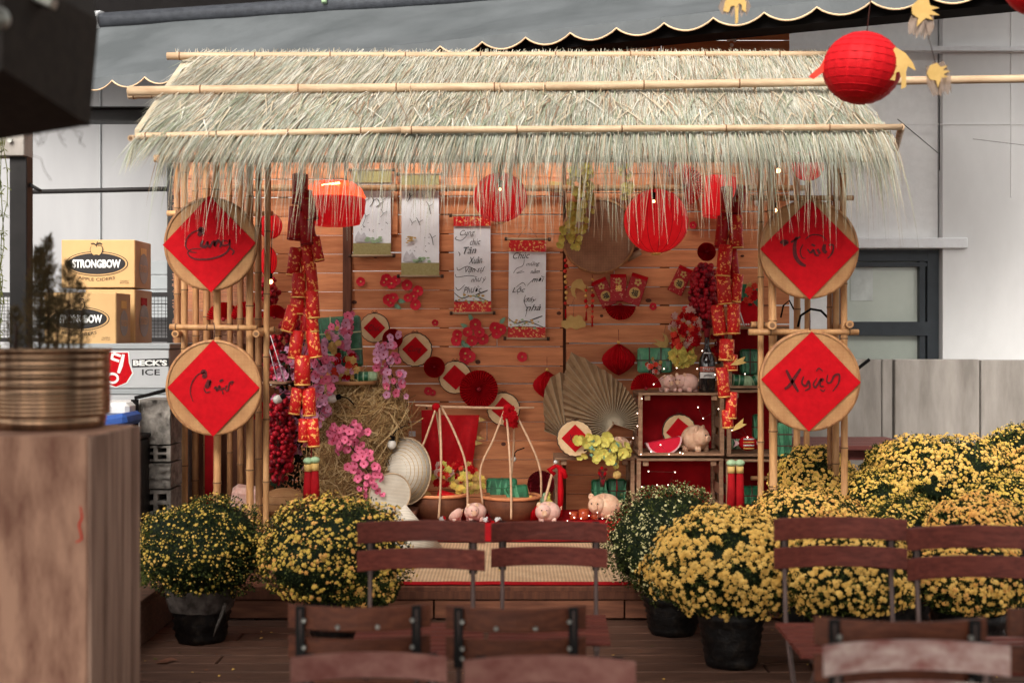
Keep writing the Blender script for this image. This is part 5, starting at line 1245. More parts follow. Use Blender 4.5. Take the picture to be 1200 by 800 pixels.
# conical hat shaped red ornament on top crate
c = at(877, 368, 8.14); t = thing('red_pennant', 'red felt wedge with white piping on the topmost crate beside the firecrackers', 'ornament', c); k = .08
MB().prism([(-k, .9 * k), (0, 1.2 * k), (k, .3 * k), (k * 1.05, -k), (-.35 * k, -k)][::-1], -.02, .02).build('felt', m_red, t)
MB().tube([(-k, -.022, .9 * k), (-.7 * k, -.022, .1 * k), (-.35 * k, -.022, -k)], .004, 5).build('piping', m_prw, t); MB().tube([(k, -.022, .3 * k), (k * 1.1, -.022, -.3 * k), (k * 1.05, -.022, -k)], .004, 5).build('piping', m_prw, t)
mb = MB()
tt = thing('bead_edging', 'scalloped white bead edging along the front of the topmost crate', 'trim', at(880, 380, 8.08))
for i in range(13): MB().sphere(((i - 6) * .015, 0, 0), .006, 8, 5).build('bead', m_prw, tt)

# hanging baskets with ropes and carrying pole
c = at(556, 478, 8.0); t = thing('carrying_pole', 'thin pale carrying pole from which the two baskets hang', 'pole', c)
MB().tube([at(487, 474.5, 8.0) - c, at(520, 476.5, 8.0) - c, at(580, 478, 8.0) - c, at(626, 477.5, 8.0) - c], [.006, .0085, .0085, .006], 8).build('shaft', m_rope, t)
def hbasket(px0, px1, yt, yb, D, top, ropes, label):
    cx = (px0 + px1) / 2; c = at(cx, yb, D); t = thing('hanging_basket', label, 'basket', c, group='baskets hanging from the carrying pole')
    r = sz((px1 - px0) / 2, D); H = sz(yb - yt, D)
    MB().lathe([(r * .62, 0), (r * .72, .01), (r * .9, H * .45), (r, H * .95), (r * .94, H * .95), (r * .8, H * .4), (r * .6, .02), (0, .02)], 36).build('bowl', m_bowl, t)
    mb = MB()
    mb.lathe([(r * .99, H * .90), (r * 1.04, H * .93), (r * 1.03, H * 1.02), (r * .95, H * 1.02), (r * .94, H * .93)], 36); mb.build('rim', m_plank, t)
    for pts in ropes:
        P = []
        for x, y, d in pts: P.append(at(x, y, D + d) - c)
        Q = []
        for i in range(len(P) - 1):
            p0, p1, p2, p3 = P[max(i - 1, 0)], P[i], P[i + 1], P[min(i + 2, len(P) - 1)]
            for q in range(5):
                u = q / 5; Q.append(.5 * ((2 * p1) + (-p0 + p2) * u + (2 * p0 - 5 * p1 + 4 * p2 - p3) * u * u + (-p0 + 3 * p1 - 3 * p2 + p3) * u ** 3))
        Q.append(P[-1]); MB().tube(Q, .007, 6).build('rope', m_rope, t)
    MB().sphere(at(top[0], top[1], D - .02) - c, .028, 8, 6).build('knot', m_red, t)
hbasket(480, 549, 577, 609, 7.98, (511, 477), [[(511, 478, -.03), (500, 510, -.05), (487, 545, -.05), (480, 578, -.0)], [(515, 478, -.03), (517, 530, -.22), (516, 575, -.2), (514, 607, -.2)], [(518, 478, -.03), (532, 505, -.12), (546, 545, -.15), (548, 595, -.1)], [(511, 478, 0), (516, 520, .1), (517, 575, .18)]], 'left hanging basket with pale ropes holding cards and yellow flowers')
hbasket(565, 633, 580, 610, 7.98, (595, 478), [[(592, 478, -.03), (578, 515, -.12), (563, 550, -.1), (566, 592, -.05)], [(593, 480, -.03), (597, 530, -.2), (599, 575, -.2), (599, 608, -.2)], [(607, 490, -.02), (622, 520, -.1), (633, 550, -.1), (634, 585, -.03)], [(602, 480, 0), (602, 520, .1), (599, 560, .15)]], 'right hanging basket with pale ropes holding the green parcels')
bouquet(598, 487, 7, 12, 7.95, 16, 'red ribbon bow tied on the carrying pole over the right basket', [m_red, m_red], (.018, .034), name='ribbon_bow')
c = at(520, 585, 7.98); o = MB().box((0, 0, 0), (.11, .05, .07), rot=(.3, .3, 0), bev=.006).build('red_box', m_redl, None, loc=at(522, 583, 7.9)); tag(o, 'small red box leaning inside the left hanging basket', 'box')
o = MB().sphere((0, 0, 0), .045, 14, 9, sc3=(1.3, 1, .7)).build('wafer_pack', m_goldp, None, loc=at(495, 580, 7.95)); tag(o, 'golden loaf shaped sweet in the left end of the left basket', 'sweet')
# leaning stick with ribbon
c = at(648, 565, 7.95); t = thing('ribbon_stick', 'pale stick with red ribbon leaning on the low crate post', 'stick', at(635, 600, 7.9))
MB().tube([at(634, 603, 7.9) - t.location, at(650, 543, 8.0) - t.location], .009, 8).build('stick', m_rope, t)
MB().sphere(at(651, 541, 7.99) - t.location, .012, 8, 6).build('white_tip', m_prw, t)
for pts in ([(652, 545), (660, 552), (663, 560)], [(656, 545), (657, 575), (656, 605)], [(652, 545), (644, 550), (650, 556)]):
    MB().tube([at(x, y, 7.98) - t.location for x, y in pts], [.012, .02, .016], 6).build('ribbon', m_red, t)
for (px, py, lb) in ((723, 556, 'gold oval medallion hanging in front of the low crate'),):
    c = at(px, py, 8.0); t = thing('gold_medallion', lb, 'ornament', c); MB().lathe([(0, -.004), (.026, -.003), (.026, .003), (0, .004)], 20, M=Matrix.Scale(1, 4) @ T((0, 0, 0), rx=PI / 2)).build('disc', m_goldp, t)
    MB().tube([(0, 0, -.03), (0, 0, -.10)], [.002, .006], 5).build('tassel', m_redd, t); MB().tube([(0, 0, .02), (0, 0, .09)], .0015, 4).build('cord', m_redd, t)
# candle glasses and tealights
for i, (px, py, s, lb) in enumerate(((684, 592, 12, 'glowing orange candle glass before the low crate'), (672, 603, 9, 'small tealight cluster left of the candle glass'), (697, 606, 8, 'small tealight by the foot of the large plush pig'))):
    c = at(px, py + 8, 7.99); c.z = SZ; t = thing('candle_glass', lb, 'candle', c, group='little candles on the red cloth step'); k = sz(s / 2, 7.99)
    MB().lathe([(k * .8, 0), (k, k * .3), (k * 1.05, k * 2), (k * .95, k * 2), (k * .9, k * .4), (0, k * .3)], 18).build('glass', mat('amber_glass', (0.7, 0.12, 0.04), rough=.15, trans=.5, bump=0), t)
    MB().lathe([(k * .5, k * .4), (k * .5, k * 1.1), (0, k * 1.15)], 12).build('candle', m_flame, t)

# fairy lights and big bulbs on a cord
def fairy(lst, D, label, r=.0036):
    c = at(lst[0][0], lst[0][1], D); t = thing('fairy_lights', label, 'string lights', c, group='strings of tiny fairy lights')
    P = [at(x, y, D + rnd(-.02, .0)) - c for x, y in lst]; MB().tube(P, .0012, 3, cap=False).build('wire', m_dstring, t)
    me = MB().sphere((0, 0, 0), r, 8, 6).mesh('led', m_fairy)
    for p in P: inst('led', me, t, p)
fairy([(752, 467), (747, 484), (747, 499), (742, 513), (751, 532), (763, 529), (774, 521), (784, 532), (797, 530), (800, 531)], 8.03, 'fairy lights wound down the left post of the melon crate')
fairy([(818, 477), (824, 490), (842, 479), (850, 497), (858, 504), (876, 512), (850, 462)], 8.02, 'fairy lights crossing between the melon crate and the firecracker crate')
fairy([(760, 552), (791, 553), (783, 568), (770, 568), (752, 570)], 8.03, 'fairy lights in the bottom crate above the dark green bush')
fairy([(778, 432), (793, 431), (766, 450), (823, 411), (838, 439), (817, 432), (873, 438)], 8.0, 'fairy lights draped over the plush pigs and the bottle')
fairy([(668, 601), (673, 606), (681, 607), (690, 604), (700, 600), (706, 607), (665, 610), (686, 612)], 7.95, 'fairy lights lying around the candle glass')
def bulb(px, py, D, rot, label, r=5.2):
    c = at(px, py, D); t = thing('light_bulb', label, 'bulb', c, group='unlit white festoon bulbs'); k = sz(r, D)
    MB().sphere((0, 0, 0), k, 14, 10, f=lambda d: 1 + .2 * max(0, d.z)).build('globe', m_bulb, t)
    MB().lathe([(k * .6, k * .9), (k * .62, k * 1.9), (k * .4, k * 2.1)], 12).build('socket', m_black, t)
    MB().tube([(0, 0, k * 2), (0.02, 0, k * 3.4), (.07, 0, k * 4.5)], .004, 5).build('cable', m_black, t)
    t.rotation_euler = (0, R(rot), 0)
bulb(389, 467, 7.72, 75, 'white bulb resting on top of the hay bale'); bulb(459, 521, 7.85, 5, 'white bulb between the hay and the conical hat'); bulb(325, 468, 7.6, 60, 'white bulb in front of the dark red berries')
bulb(602, 538, 8.3, 0, 'small white bulb hanging behind the right basket ropes', 3); bulb(887, 238, 8.2, 0, 'small pale bulb under the thatch beside the right tower', 3.5)
for (px, py, lb) in ((317, 330, 'glowing orange bulb under the small oval lantern'), (908, 247, 'glowing warm bulb behind the tower tray top'), (912, 200, 'glowing orange bulb buried in the thatch fringe'), (586, 222, 'tiny glowing bulb hanging before the centre round lantern'), (766, 236, 'tiny glowing bulb hanging before the largest round lantern')):
    c = at(px, py, 7.15 if 500 < px < 800 else 7.6); t = thing('lit_bulb', lb, 'bulb', c, group='glowing warm bulbs'); MB().sphere((0, 0, 0), .008 if 500 < px < 800 else .014, 12, 8).build('globe', m_lit, t); MB().lathe([(.01, .012), (.012, .05)], 10).build('socket', m_black, t); MB().tube([(0, 0, .05), (.01, 0, .3)], .003, 5).build('cable', m_black, t)

# ================================================================ HAY, HATS, SHELF
def hay(cx, cy, rx, ry, D, dep, n, label):
    c = at(cx, cy, D); t = thing('hay_bale', label, 'hay', c, group='heaped hay bundles'); X, Z = sz(rx, D), sz(ry, D)
    core = MB().sphere((0, 0.04, 0), 1, 20, 12, sc3=(X * .88, dep * .85, Z * .90), f=lambda d: 1 + .08 * noise.noise(d * 2.5) + .18 * (abs(d.x * d.z))); core.build('hay_core', m_hay[1], t)
    mb = MB()
    for i in range(n):
        a = rnd(PI * .92, 2.08 * PI); zz = rnd(-1.05, 1.05); rr = math.sqrt(max(0.02, 1 - abs(zz) ** 3)) * (rnd(.86, 1.04) if random.random() < .85 else rnd(1.0, 1.2))
        p = Vector((X * rr * math.cos(a) , dep * rr * math.sin(a), Z * zz)); tg = Vector((-math.sin(a) * X, dep * math.cos(a), 0)).normalized()
        d = (tg * rnd(-1, 1) + Vector((0, 0, rnd(-1, 1))) + Vector((rnd(-.3, .3), rnd(-.35, .1), 0))).normalized(); L = rnd(.06, .30)
        bow = Vector((rnd(-1, 1), rnd(-.8, .0), rnd(-1, 1))) * L * .22; s = d.cross(Vector((0, 1, 0))); s = s.normalized() if s.length > .1 else Vector((1, 0, 0)); ww = rnd(.0012, .0030)
        o = len(mb.v)
        for u in (0, .33, .66, 1):
            q = p + d * L * (u - .5) + bow * math.sin(PI * u); mb.v += [tuple(q - s * ww), tuple(q + s * ww)]
        mi = 0 if random.random() < .45 else 1 if random.random() < .6 else 2
        for k in range(3): mb.face([o + 2 * k, o + 2 * k + 1, o + 2 * k + 3, o + 2 * k + 2], mi)
    mb.build('straw', m_hay, t, kind='stuff')
hay(422, 487, 48, 34, 8.05, .26, 4200, 'upper hay bundle under the flat tray of packets')
hay(412, 558, 46, 46, 8.02, .30, 4800, 'lower hay bundle behind the pink blossoms and yellow bush')
def conehat(base, tip_dir, r, h, label, inside=False):
    t = thing('conical_hat', label, 'hat', base, group='pale conical palm leaf hats'); q = Vector(tip_dir).normalized().to_track_quat('Z', 'Y'); M = q.to_matrix().to_4x4()
    MB().lathe([(r, 0), (r * .5, h * .5), (.006, h)], 48, M=M).build('leaf_cone', m_hat, t)
    MB().lathe([(r * .985, .002), (r * .49, h * .485), (.004, h * .97)], 48, M=M).build('lining', m_hati, t)
    mb = MB()
    for k in range(10):
        u = k / 10; rr = r * (1 - u) * .985; mb.tube([M @ Vector((rr * math.cos(a * PI / 16), rr * math.sin(a * PI / 16), h * u * .985 + .001)) for a in range(33)], .0022, 4, cap=False)
        mb.tube([M @ Vector((rr * 1.008 * math.cos(a * PI / 16), rr * 1.008 * math.sin(a * PI / 16), h * u)) for a in range(33)], .0013, 4, cap=False)
    mb.build('bamboo_hoops', m_hay[0], t, kind='stuff')
    MB().tube([M @ Vector((r * math.cos(a * PI / 20), r * math.sin(a * PI / 20), 0)) for a in range(41)], .005, 6, cap=False).build('rim', m_bamboo_l, t)
conehat(at(474, 552, 7.90), (-.55, -.80, .10), sz(38, 8.15), .13, 'large conical hat leaning upright against the wall beside the hay')
conehat(at(457, 579, 7.60), (-.35, .90, .10), sz(25, 7.6), .12, 'conical hat showing its brown inside, next to the hay')
hb_ = at(474, 615, 7.55); hb_.z = PZ + .02
conehat(hb_, (0.02, -.05, 1), sz(44, 7.55), .25, 'white conical hat standing point up behind the chair')
# flat tray on hay
c = at(414, 450, 7.85); t = thing('flat_tray', 'flat woven tray of packets resting on the hay bale', 'tray', c)
MB().lathe([(0, 0), (sz(26, 7.85), 0), (sz(27, 7.85), .022), (sz(25.5, 7.85), .022), (sz(25, 7.85), .006), (0, .006)], 36).build('woven_tray', m_tray, t)
# slatted shelf hanging by ropes at left of the firecrackers
c = at(324, 448, 7.8); t = thing('rope_shelf', 'small slatted shelf hung on thin white ropes beside the bamboo tower', 'shelf', c)
for k in range(5): MB().box((0, -.08 + k * .045, 0), (sz(30, 7.8), .035, .012), bev=.002).build('slat', m_crate, t)
for yy in (-.07, .08): MB().box((0, yy, -.016), (.03, .02, .018)).build('bearer', m_crate, t)
for a, b in (((311, 392), (325, 446)), ((316, 390), (334, 447))): MB().tube([at(a[0], a[1], 7.75) - c, at(b[0], b[1], 7.75) - c], .003, 5).build('rope', m_white, t)
c = at(333, 588, 7.6); t = thing('woven_hamper', 'round brown woven hamper lying at the foot of the left tower', 'basket', c)
MB().sphere((0, 0, 0), sz(27, 7.6), 24, 14, sc3=(1, .8, .62)).build('weave', m_tray, t); 
for s in (-.5, 0, .5): MB().lathe([(sz(27, 7.6) * math.sqrt(1 - s * s) * 1.0, -.004), (sz(27, 7.6) * math.sqrt(1 - s * s) * 1.02, .0), (sz(27, 7.6) * math.sqrt(1 - s * s) * 1.0, .004)], 24, M=Matrix.Diagonal((1, .8, 1, 1)) @ T((0, 0, s * .62 * sz(27, 7.6)))).build('binding', m_bamboo_d, t)
o = MB().box((0, 0, 0), (sz(34, 7.7), .25, sz(30, 7.7)), rot=(0, .15, .2), bev=.03).build('pale_sack', m_plush, None, loc=at(288, 585, 7.7)); tag(o, 'pale pink folded sack behind the bamboo poles of the left tower', 'sack')
for (px, py, w_, h_, lb) in ((246, 545, 12, 90, 'red cloth strip glimpsed behind the pale front pole of the left tower'),):
    o = MB().box((0, 0, 0), (sz(w_, 7.9), .01, sz(h_, 7.9)), bev=.003).build('cloth_strip', m_redc, None, loc=at(px, py, 7.9)); tag(o, lb, 'cloth')

# ================================================================ CHRYSANTHEMUMS
def mum_flower(mb, p, n, r, mi, full):
    """many-petalled head: flat-cup rings"""
    n = n.normalized(); a = n.orthogonal().normalized(); b = n.cross(a); o = len(mb.v); K = 7 if full else 5; ph = rnd(0, 6)
    mb.v.append(tuple(p + n * r * .5))
    for i in range(K * 2):
        t = PI * i / K + ph; rr = r * (1.0 if i % 2 == 0 else .62); mb.v.append(tuple(p + (a * math.cos(t) + b * math.sin(t)) * rr + n * r * (.12 if i % 2 == 0 else .34)))
    for i in range(K * 2): mb.face([o, o + 1 + i, o + 1 + (i + 1) % (2 * K)], mi, False)
    if full:
        o = len(mb.v)
        for i in range(6): t = PI * i / 3; mb.v.append(tuple(p + (a * math.cos(t) + b * math.sin(t)) * r * .42 + n * r * .52))
        mb.v.append(tuple(p + n * r * .72))
        for i in range(6): mb.face([o + i, o + (i + 1) % 6, o + 6], mi, False)
def mum(px, D, y0, y1, w_, pot, cols, nfl, fr, label, pz=0.0, dep=None, potr=.15, film=False, seed=1, lean_=0, openf=.5, skew=0):
    random.seed(seed * 13 + 5)
    X = sz(w_, D) / 2; z1 = at(0, y0, D).z; z0 = at(0, y1, D).z; Zr = (z1 - z0) / 2; zc = (z1 + z0) / 2; x0 = at(px, 0, D).x; Y = dep or X * .92
    t = thing('chrysanthemum', label, 'potted flowers', (x0, D, pz), group='potted yellow chrysanthemum bushes')
    zc -= pz; c = Vector((0, 0, zc))
    def rad(d): return 1 + .17 * noise.noise(d * 1.5 + Vector((seed * 3.1, 0, 0))) + .13 * noise.noise(d * 3.6 + Vector((0, seed, 0))) + .06 * noise.noise(d * 9)
    def surf(d, k=1.0):
        r = rad(d) * k; zz = Zr * (1.0 if d.z > 0 else .92); f = 1 if d.z > -.3 else 1 - .35 * (-d.z - .3)
        return Vector((d.x * X * r * f + skew * d.z * X, d.y * Y * r * f, d.z * zz * r)) + c
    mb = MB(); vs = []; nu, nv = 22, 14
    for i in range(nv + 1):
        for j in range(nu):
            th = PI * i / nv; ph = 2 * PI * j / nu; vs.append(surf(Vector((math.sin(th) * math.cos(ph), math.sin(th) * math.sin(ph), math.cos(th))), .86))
    mb.add(vs, [(i * nu + j, (i + 1) * nu + j, (i + 1) * nu + (j + 1) % nu, i * nu + (j + 1) % nu) for i in range(nv) for j in range(nu)], 2, True)  # black-green inner core, shade among the leaves put into its colour
    def rdir(zmin=-.85):
        while True:
            d = Vector((rnd(-1, 1), rnd(-1, .75), rnd(zmin, 1)))
            if .2 < d.length < 1: return d.normalized()
    for k in range(9000):
        d = rdir(); p = surf(d, rnd(.86, 1.03)); L = rnd(.009, .020); u = (d + Vector((rnd(-1, 1), rnd(-1, 1), rnd(-.7, 1))) * .9).normalized(); s = u.cross(d); s = s.normalized() if s.length > .05 else Vector((1, 0, 0))
        mb.add([p, p + u * L * .5 + s * L * .28, p + u * L, p + u * L * .5 - s * L * .28], [(0, 1, 2, 3)], 0 if random.random() < .6 else 1 if random.random() < .55 else 2)
    mb.build('foliage', m_fol, t, kind='stuff')
    fb = MB()
    for k in range(int(nfl * 1.75)):
        d = rdir(-.55)
        cl = noise.noise(d * 3.2 + Vector((seed, 2, 1))) + .25 * noise.noise(d * 9 + Vector((seed, 0, 0)))
        if cl < -.36 + .10 * (1 - openf) or (d.z < -.15 and random.random() < .55): continue
        big = random.random() < openf; r = fr * (rnd(.8, 1.25) if big else rnd(.35, .6))
        q = surf(d, rnd(.96, 1.05) if random.random() < .9 else rnd(1.04, 1.10)); nn = (d + Vector((rnd(-.35, .35), rnd(-.5, .1), rnd(-.1, .5)))).normalized()
        mum_flower(fb, q, nn, r, 0 if random.random() < .7 else 1, big)
    fb.build('blossoms', [m_mum[cols[0]], m_mum[cols[1]]], t, kind='stuff')
    if pot:
        zt = max(.12, zc - Zr * .72); pr = potr; dz = .0
        prof = [(pr * .76, 0), (pr * .80, .015)] + [(pr * (.80 + .2 * q / 12) * (1.035 if q % 2 else .985), .015 + zt * .8 * q / 12) for q in range(1, 12)] + [(pr * 1.03, zt * .86), (pr * 1.05, zt), (pr * .98, zt), (pr * .9, zt * .85), (0, zt * .84)]
        pm = MB().lathe(prof, 40)
        pm.v = [(v[0] * (1 + .07 * noise.noise(Vector(v) * 14 + Vector((seed, 0, 0))) + .04 * noise.noise(Vector(v) * 40)), v[1] * (1 + .07 * noise.noise(Vector(v) * 14 + Vector((seed, 0, 0))) + .04 * noise.noise(Vector(v) * 40)), v[2]) for v in pm.v]
        pm.build('pot', m_pot, t)
        if film:
            fm = MB(); nn_ = 36
            for i in range(nn_ + 1):
                a = 2 * PI * i / nn_
                for j, (z, r) in enumerate(((zt * .62, 1.03), (zt * .8, 1.10), (zt * .95, 1.13), (zt * 1.04, 1.16))):
                    rr = pr * r * (1 + .04 * noise.noise(Vector((a * 3, j * 2, seed)))); fm.v.append((rr * math.cos(a), rr * math.sin(a), z + .012 * noise.noise(Vector((a * 2, j, 3)))))
            for i in range(nn_):
                for j in range(3): a = i * 4 + j; fm.face([a, a + 4, a + 5, a + 1], 0, True)
            fm.build('plastic_wrap', m_film, t); MB().tube([(pr * .95, -pr * .7, zt * .8), (pr * .7, -pr * .95, zt * .35), (pr * .6, -pr * .9, zt * .2)], [.012, .006, .003], 6).build('wrap_tail', m_film, t)
        for k in range(5):
            a = 2 * PI * k / 5; MB().tube([(0, 0, zt * .8), (.08 * math.cos(a), .08 * math.sin(a), zc - Zr * .3)], .006, 5).build('stem', m_twig, t)
    return t
mum(236, 6.05, 586, 706, 162, True, ('lime', 'yellow'), 1600, .0078, 'round bush of small yellow buds in a plastic wrapped pot, nearest the weathered pillar', film=True, potr=.145, seed=1, openf=.22)
mum(392, 5.95, 584, 718, 180, True, ('lime', 'orange'), 2000, .0105, 'bush of orange yellow flowers beside the straw mat, right of the plastic wrapped pot', potr=.13, seed=2, openf=.40)
mum(430, 5.85, 660, 716, 70, False, ('yellow', 'orange'), 130, .016, 'small spray of open yellow flowers spilling in front of the straw mat edge', seed=3, openf=.8)
mum(788, 6.20, 571, 715, 160, True, ('cream', 'cream'), 2000, .0072, 'dark green bush dotted with tiny cream buds at the right end of the straw mat', potr=.14, seed=4, openf=.15)
mum(857, 5.60, 600, 730, 180, True, ('yellow', 'yellow'), 2000, .0138, 'front bush of large open pale yellow flowers in a crinkled black pot', potr=.14, seed=5, openf=.75)
mum(945, 6.25, 577, 660, 150, True, ('yellow', 'orange'), 2600, .0105, 'dense golden mound in front of the bamboo poles, above the third chair back', seed=6, openf=.6)
mum(985, 5.45, 618, 728, 168, True, ('yellow', 'yellow'), 1500, .0125, 'mound of open yellow flowers seen through the slats of the chair near the table', seed=7, openf=.7)
mum(1135, 5.5, 630, 728, 150, True, ('yellow', 'orange'), 1300, .0125, 'mound of open yellow flowers behind the rightmost chair', seed=8, openf=.7)
mum(1150, 5.95, 581, 680, 122, True, ('orange', 'yellow'), 2600, .0098, 'dense orange golden mound above the rightmost chair back', seed=9, openf=.6)
mum(1055, 6.25, 586, 690, 130, True, ('lime', 'yellow'), 1700, .0105, 'greenish yellow mound between the two chairs at right', seed=10, openf=.35)
mum(955, 7.45, 528, 600, 104, True, ('yellow', 'lime'), 1700, .0125, 'yellow mound growing behind the bamboo poles of the right tower', pz=PZ, seed=11, openf=.55)
mum(1040, 7.05, 552, 640, 118, True, ('lime', 'yellow'), 1900, .0105, 'lime yellow mound right of the bamboo poles, below the red table', seed=12, openf=.4)
mum(1108, 7.15, 510, 610, 172, True, ('yellow', 'lime'), 2600, .0120, 'largest yellow mound in front of the concrete parapet', seed=13, openf=.5)
mum(1045, 7.75, 521, 580, 68, True, ('lime', 'yellow'), 800, .0105, 'small greenish mound beside the end of the red table', seed=14, openf=.3)
mum(1188, 7.55, 500, 600, 92, True, ('lime', 'yellow'), 1200, .0115, 'greenish bush at the right edge against the parapet', seed=15, openf=.35)
mum(1180, 6.55, 556, 650, 110, True, ('lime', 'yellow'), 1500, .0115, 'yellow green mound at the right edge in the middle of the flower bank', seed=16, openf=.4)
mum(1215, 6.9, 520, 640, 70, True, ('yellow', 'orange'), 600, .016, 'loose yellow mound cut off by the right edge of the view', seed=17, openf=.7)
random.seed(99)

# timber kerb with grass at the left
t = thing('timber_kerb', 'dark timber planter edge with grass beside the wrapped flower pot', 'planter', (-1.95, 6.2, 0))
MB().box((-1.74, 6.1, .09), (.05, 2.3, .18), bev=.006).build('side_board', m_floor, t, world=True)
MB().box((-1.76, 6.1, .20), (.10, 2.3, .03), bev=.004).build('cap_board', m_floor, t, world=True)
mb = MB().box((-2.25, 6.1, .09), (.9, 2.2, .16)); mb.build('soil', m_ground, t, world=True)
mb = MB()
for k in range(900):
    p = Vector((rnd(-2.5, -1.80), rnd(5.3, 7.1), .17)); d = Vector((rnd(-.5, .6), rnd(-.6, .6), 1)).normalized(); blade(mb, p, d, rnd(.06, .16), .006, .2, 0, 3)
mb.build('grass', [m_fol[1]], t, world=True, kind='stuff')
# fallen leaf on the deck
o = MB().add([(0, 0, .004), (.03, .012, .012), (.055, 0, .006), (.03, -.016, .004), (-.01, -.03, .003), (.03, -.035, .006)], [(0, 1, 2, 3), (0, 3, 5, 4)]).build('fallen_leaf', m_riser, None, loc=at(188, 776, 5.65)); o.location.z = .001; o.scale = (1.4,) * 3; tag(o, 'dry orange leaf lying on the deck before the wrapped pot', 'leaf')

# ================================================================ CHAIRS
def slat(cx, cy, cz, L, T_, H, bow, m_i=0, along='x', nseg=10, edge_r=.003):
    """bowed slat along x, bow in +y at the middle"""
    mb = MB(); vs = []
    for i in range(nseg + 1):
        u = i / nseg * 2 - 1; x = cx + u * L / 2; y = cy + bow * (1 - u * u)
        e = min(edge_r, T_ * .3, H * .3)
        for (dy, dz) in ((-T_ / 2 + e, -H / 2), (T_ / 2 - e, -H / 2), (T_ / 2, -H / 2 + e), (T_ / 2, H / 2 - e), (T_ / 2 - e, H / 2), (-T_ / 2 + e, H / 2), (-T_ / 2, H / 2 - e), (-T_ / 2, -H / 2 + e)):
            vs.append((x, y + dy, cz + dz))
    n = 8; fs = [(i * n + j, (i + 1) * n + j, (i + 1) * n + (j + 1) % n, i * n + (j + 1) % n) for i in range(nseg) for j in range(n)]
    fs += [tuple(range(n)), tuple(nseg * n + j for j in range(n))[::-1]]
    mb.add(vs, fs, m_i, False); return mb
def make_chair(label, loc, rotz, sc_, ms, ms2=None, tilt=0):
    """sitter faces -Y at rotz 0; backrest at y=0"""
    t = thing('folding_chair', label, 'chair', loc, rotz, group='folding slatted bistro chairs'); W = .40; H = .78
    slat(0, -.024, H - .035, W, .014, .066, .055).build('back_slat', ms, t)
    slat(0, -.026, H - .122, W, .014, .064, .055).build('back_slat', ms2 or ms, t)
    for s in (-1, 1):
        x = s * .162
        MB().tube([(x, .012, H - .01), (x, .010, H - .16), (x, -.01, .46), (x, -.20, .22), (x, -.40, .0)], .0075, 6).build('front_leg', m_chsteel, t)
        MB().box((x, .014, H - .085), (.026, .008, .17), bev=.002).build('bracket', m_bracket, t)
        MB().tube([(x * .92, -.40, .44), (x * .92, -.2, .22), (x * .92, .06, .0)], .0075, 6).build('rear_leg', m_chsteel, t)
        for z in (H - .04, H - .115, H - .143):
            MB().tube([(x * .93, .016, z), (x * .93, .026, z)], [.0075, .005], 8).build('bolt', m_bolt, t)
    for s in (-1, 1): MB().tube([(s * .055, .033, H - .055), (s * .055, .043, H - .055)], [.0075, .005], 8).build('bolt', m_bolt, t)
    for k in range(8): slat(0, -.03 - k * .05, .455, W * .97, .038, .014, .0, edge_r=.004).build('seat_slat', ms, t)
    for s in (-1, 1): MB().box((s * .15, -.205, .438), (.02, .39, .018), bev=.002).build('seat_rail', m_chsteel, t)
    MB().tube([(-.15, -.31, .115), (.15, -.31, .115)], .005, 6).build('stretcher', m_chsteel, t)
    t.scale = (sc_,) * 3; t.rotation_euler = (tilt, 0, rotz); return t
def chair_at(px0, px1, ytop, face, label, ms, ms2=None, yaw=0.0):
    # depth from height of the chair top
    Hc = .78; wpx = px1 - px0; D = wpx and 1; 
    s = 1.0
    D = (EYE - Hc * s) * F / (ytop - HY); want = wpx * D / F / .40; s = want; 
    for _ in range(4): D = (EYE - Hc * s) * F / (ytop - HY); s = wpx * D / F / .40
    s = max(.9, min(1.08, s)); D = (EYE - Hc * s) * F / (ytop - HY)
    c = at((px0 + px1) / 2, 0, D); return make_chair(label, (c.x, D, 0), (0 if face else PI) + yaw, s, ms, ms2)
chair_at(426, 562, 610, True, 'brown chair facing the camera, directly before the left end of the straw mat', m_chair, yaw=.03)
chair_at(577, 710, 611, True, 'brown chair facing the camera, beside the dark green cream budded bush', m_chair, yaw=-.03)
chair_at(912, 1053, 606, True, 'brown chair facing the camera, between front yellow bush and rightmost chair', m_chair, yaw=-.02)
chair_at(1069, 1212, 616, True, 'rightmost brown chair facing the camera, cut off by the frame', m_chair, yaw=.02)
chair_at(330, 511, 708, False, 'dark chair turned away showing its bolts, nearer the weathered pillar', m_chairo, yaw=.02)
chair_at(514, 695, 710, False, 'dark chair turned away showing its bolts, in the middle of the row', m_chairo, yaw=.0)
chair_at(958, 1158, 724, False, 'dark chair turned away showing its bolts, at the right before the flower bank', m_chairo, yaw=-.02)
chair_at(1186, 1380, 712, False, 'orange brown chair turned away, only its corner showing at the lower right', m_chairo, yaw=.06)
chair_at(332, 535, 766, True, 'nearest weathered chair top at the bottom, left one of the pair', m_chairw, yaw=.02)
chair_at(536, 752, 770, True, 'nearest weathered chair top at the bottom, right one of the pair', m_chairw, yaw=-.02)
chair_at(962, 1178, 752, True, 'nearest chair with pale worn slats at the lower right', m_pale, yaw=.0)

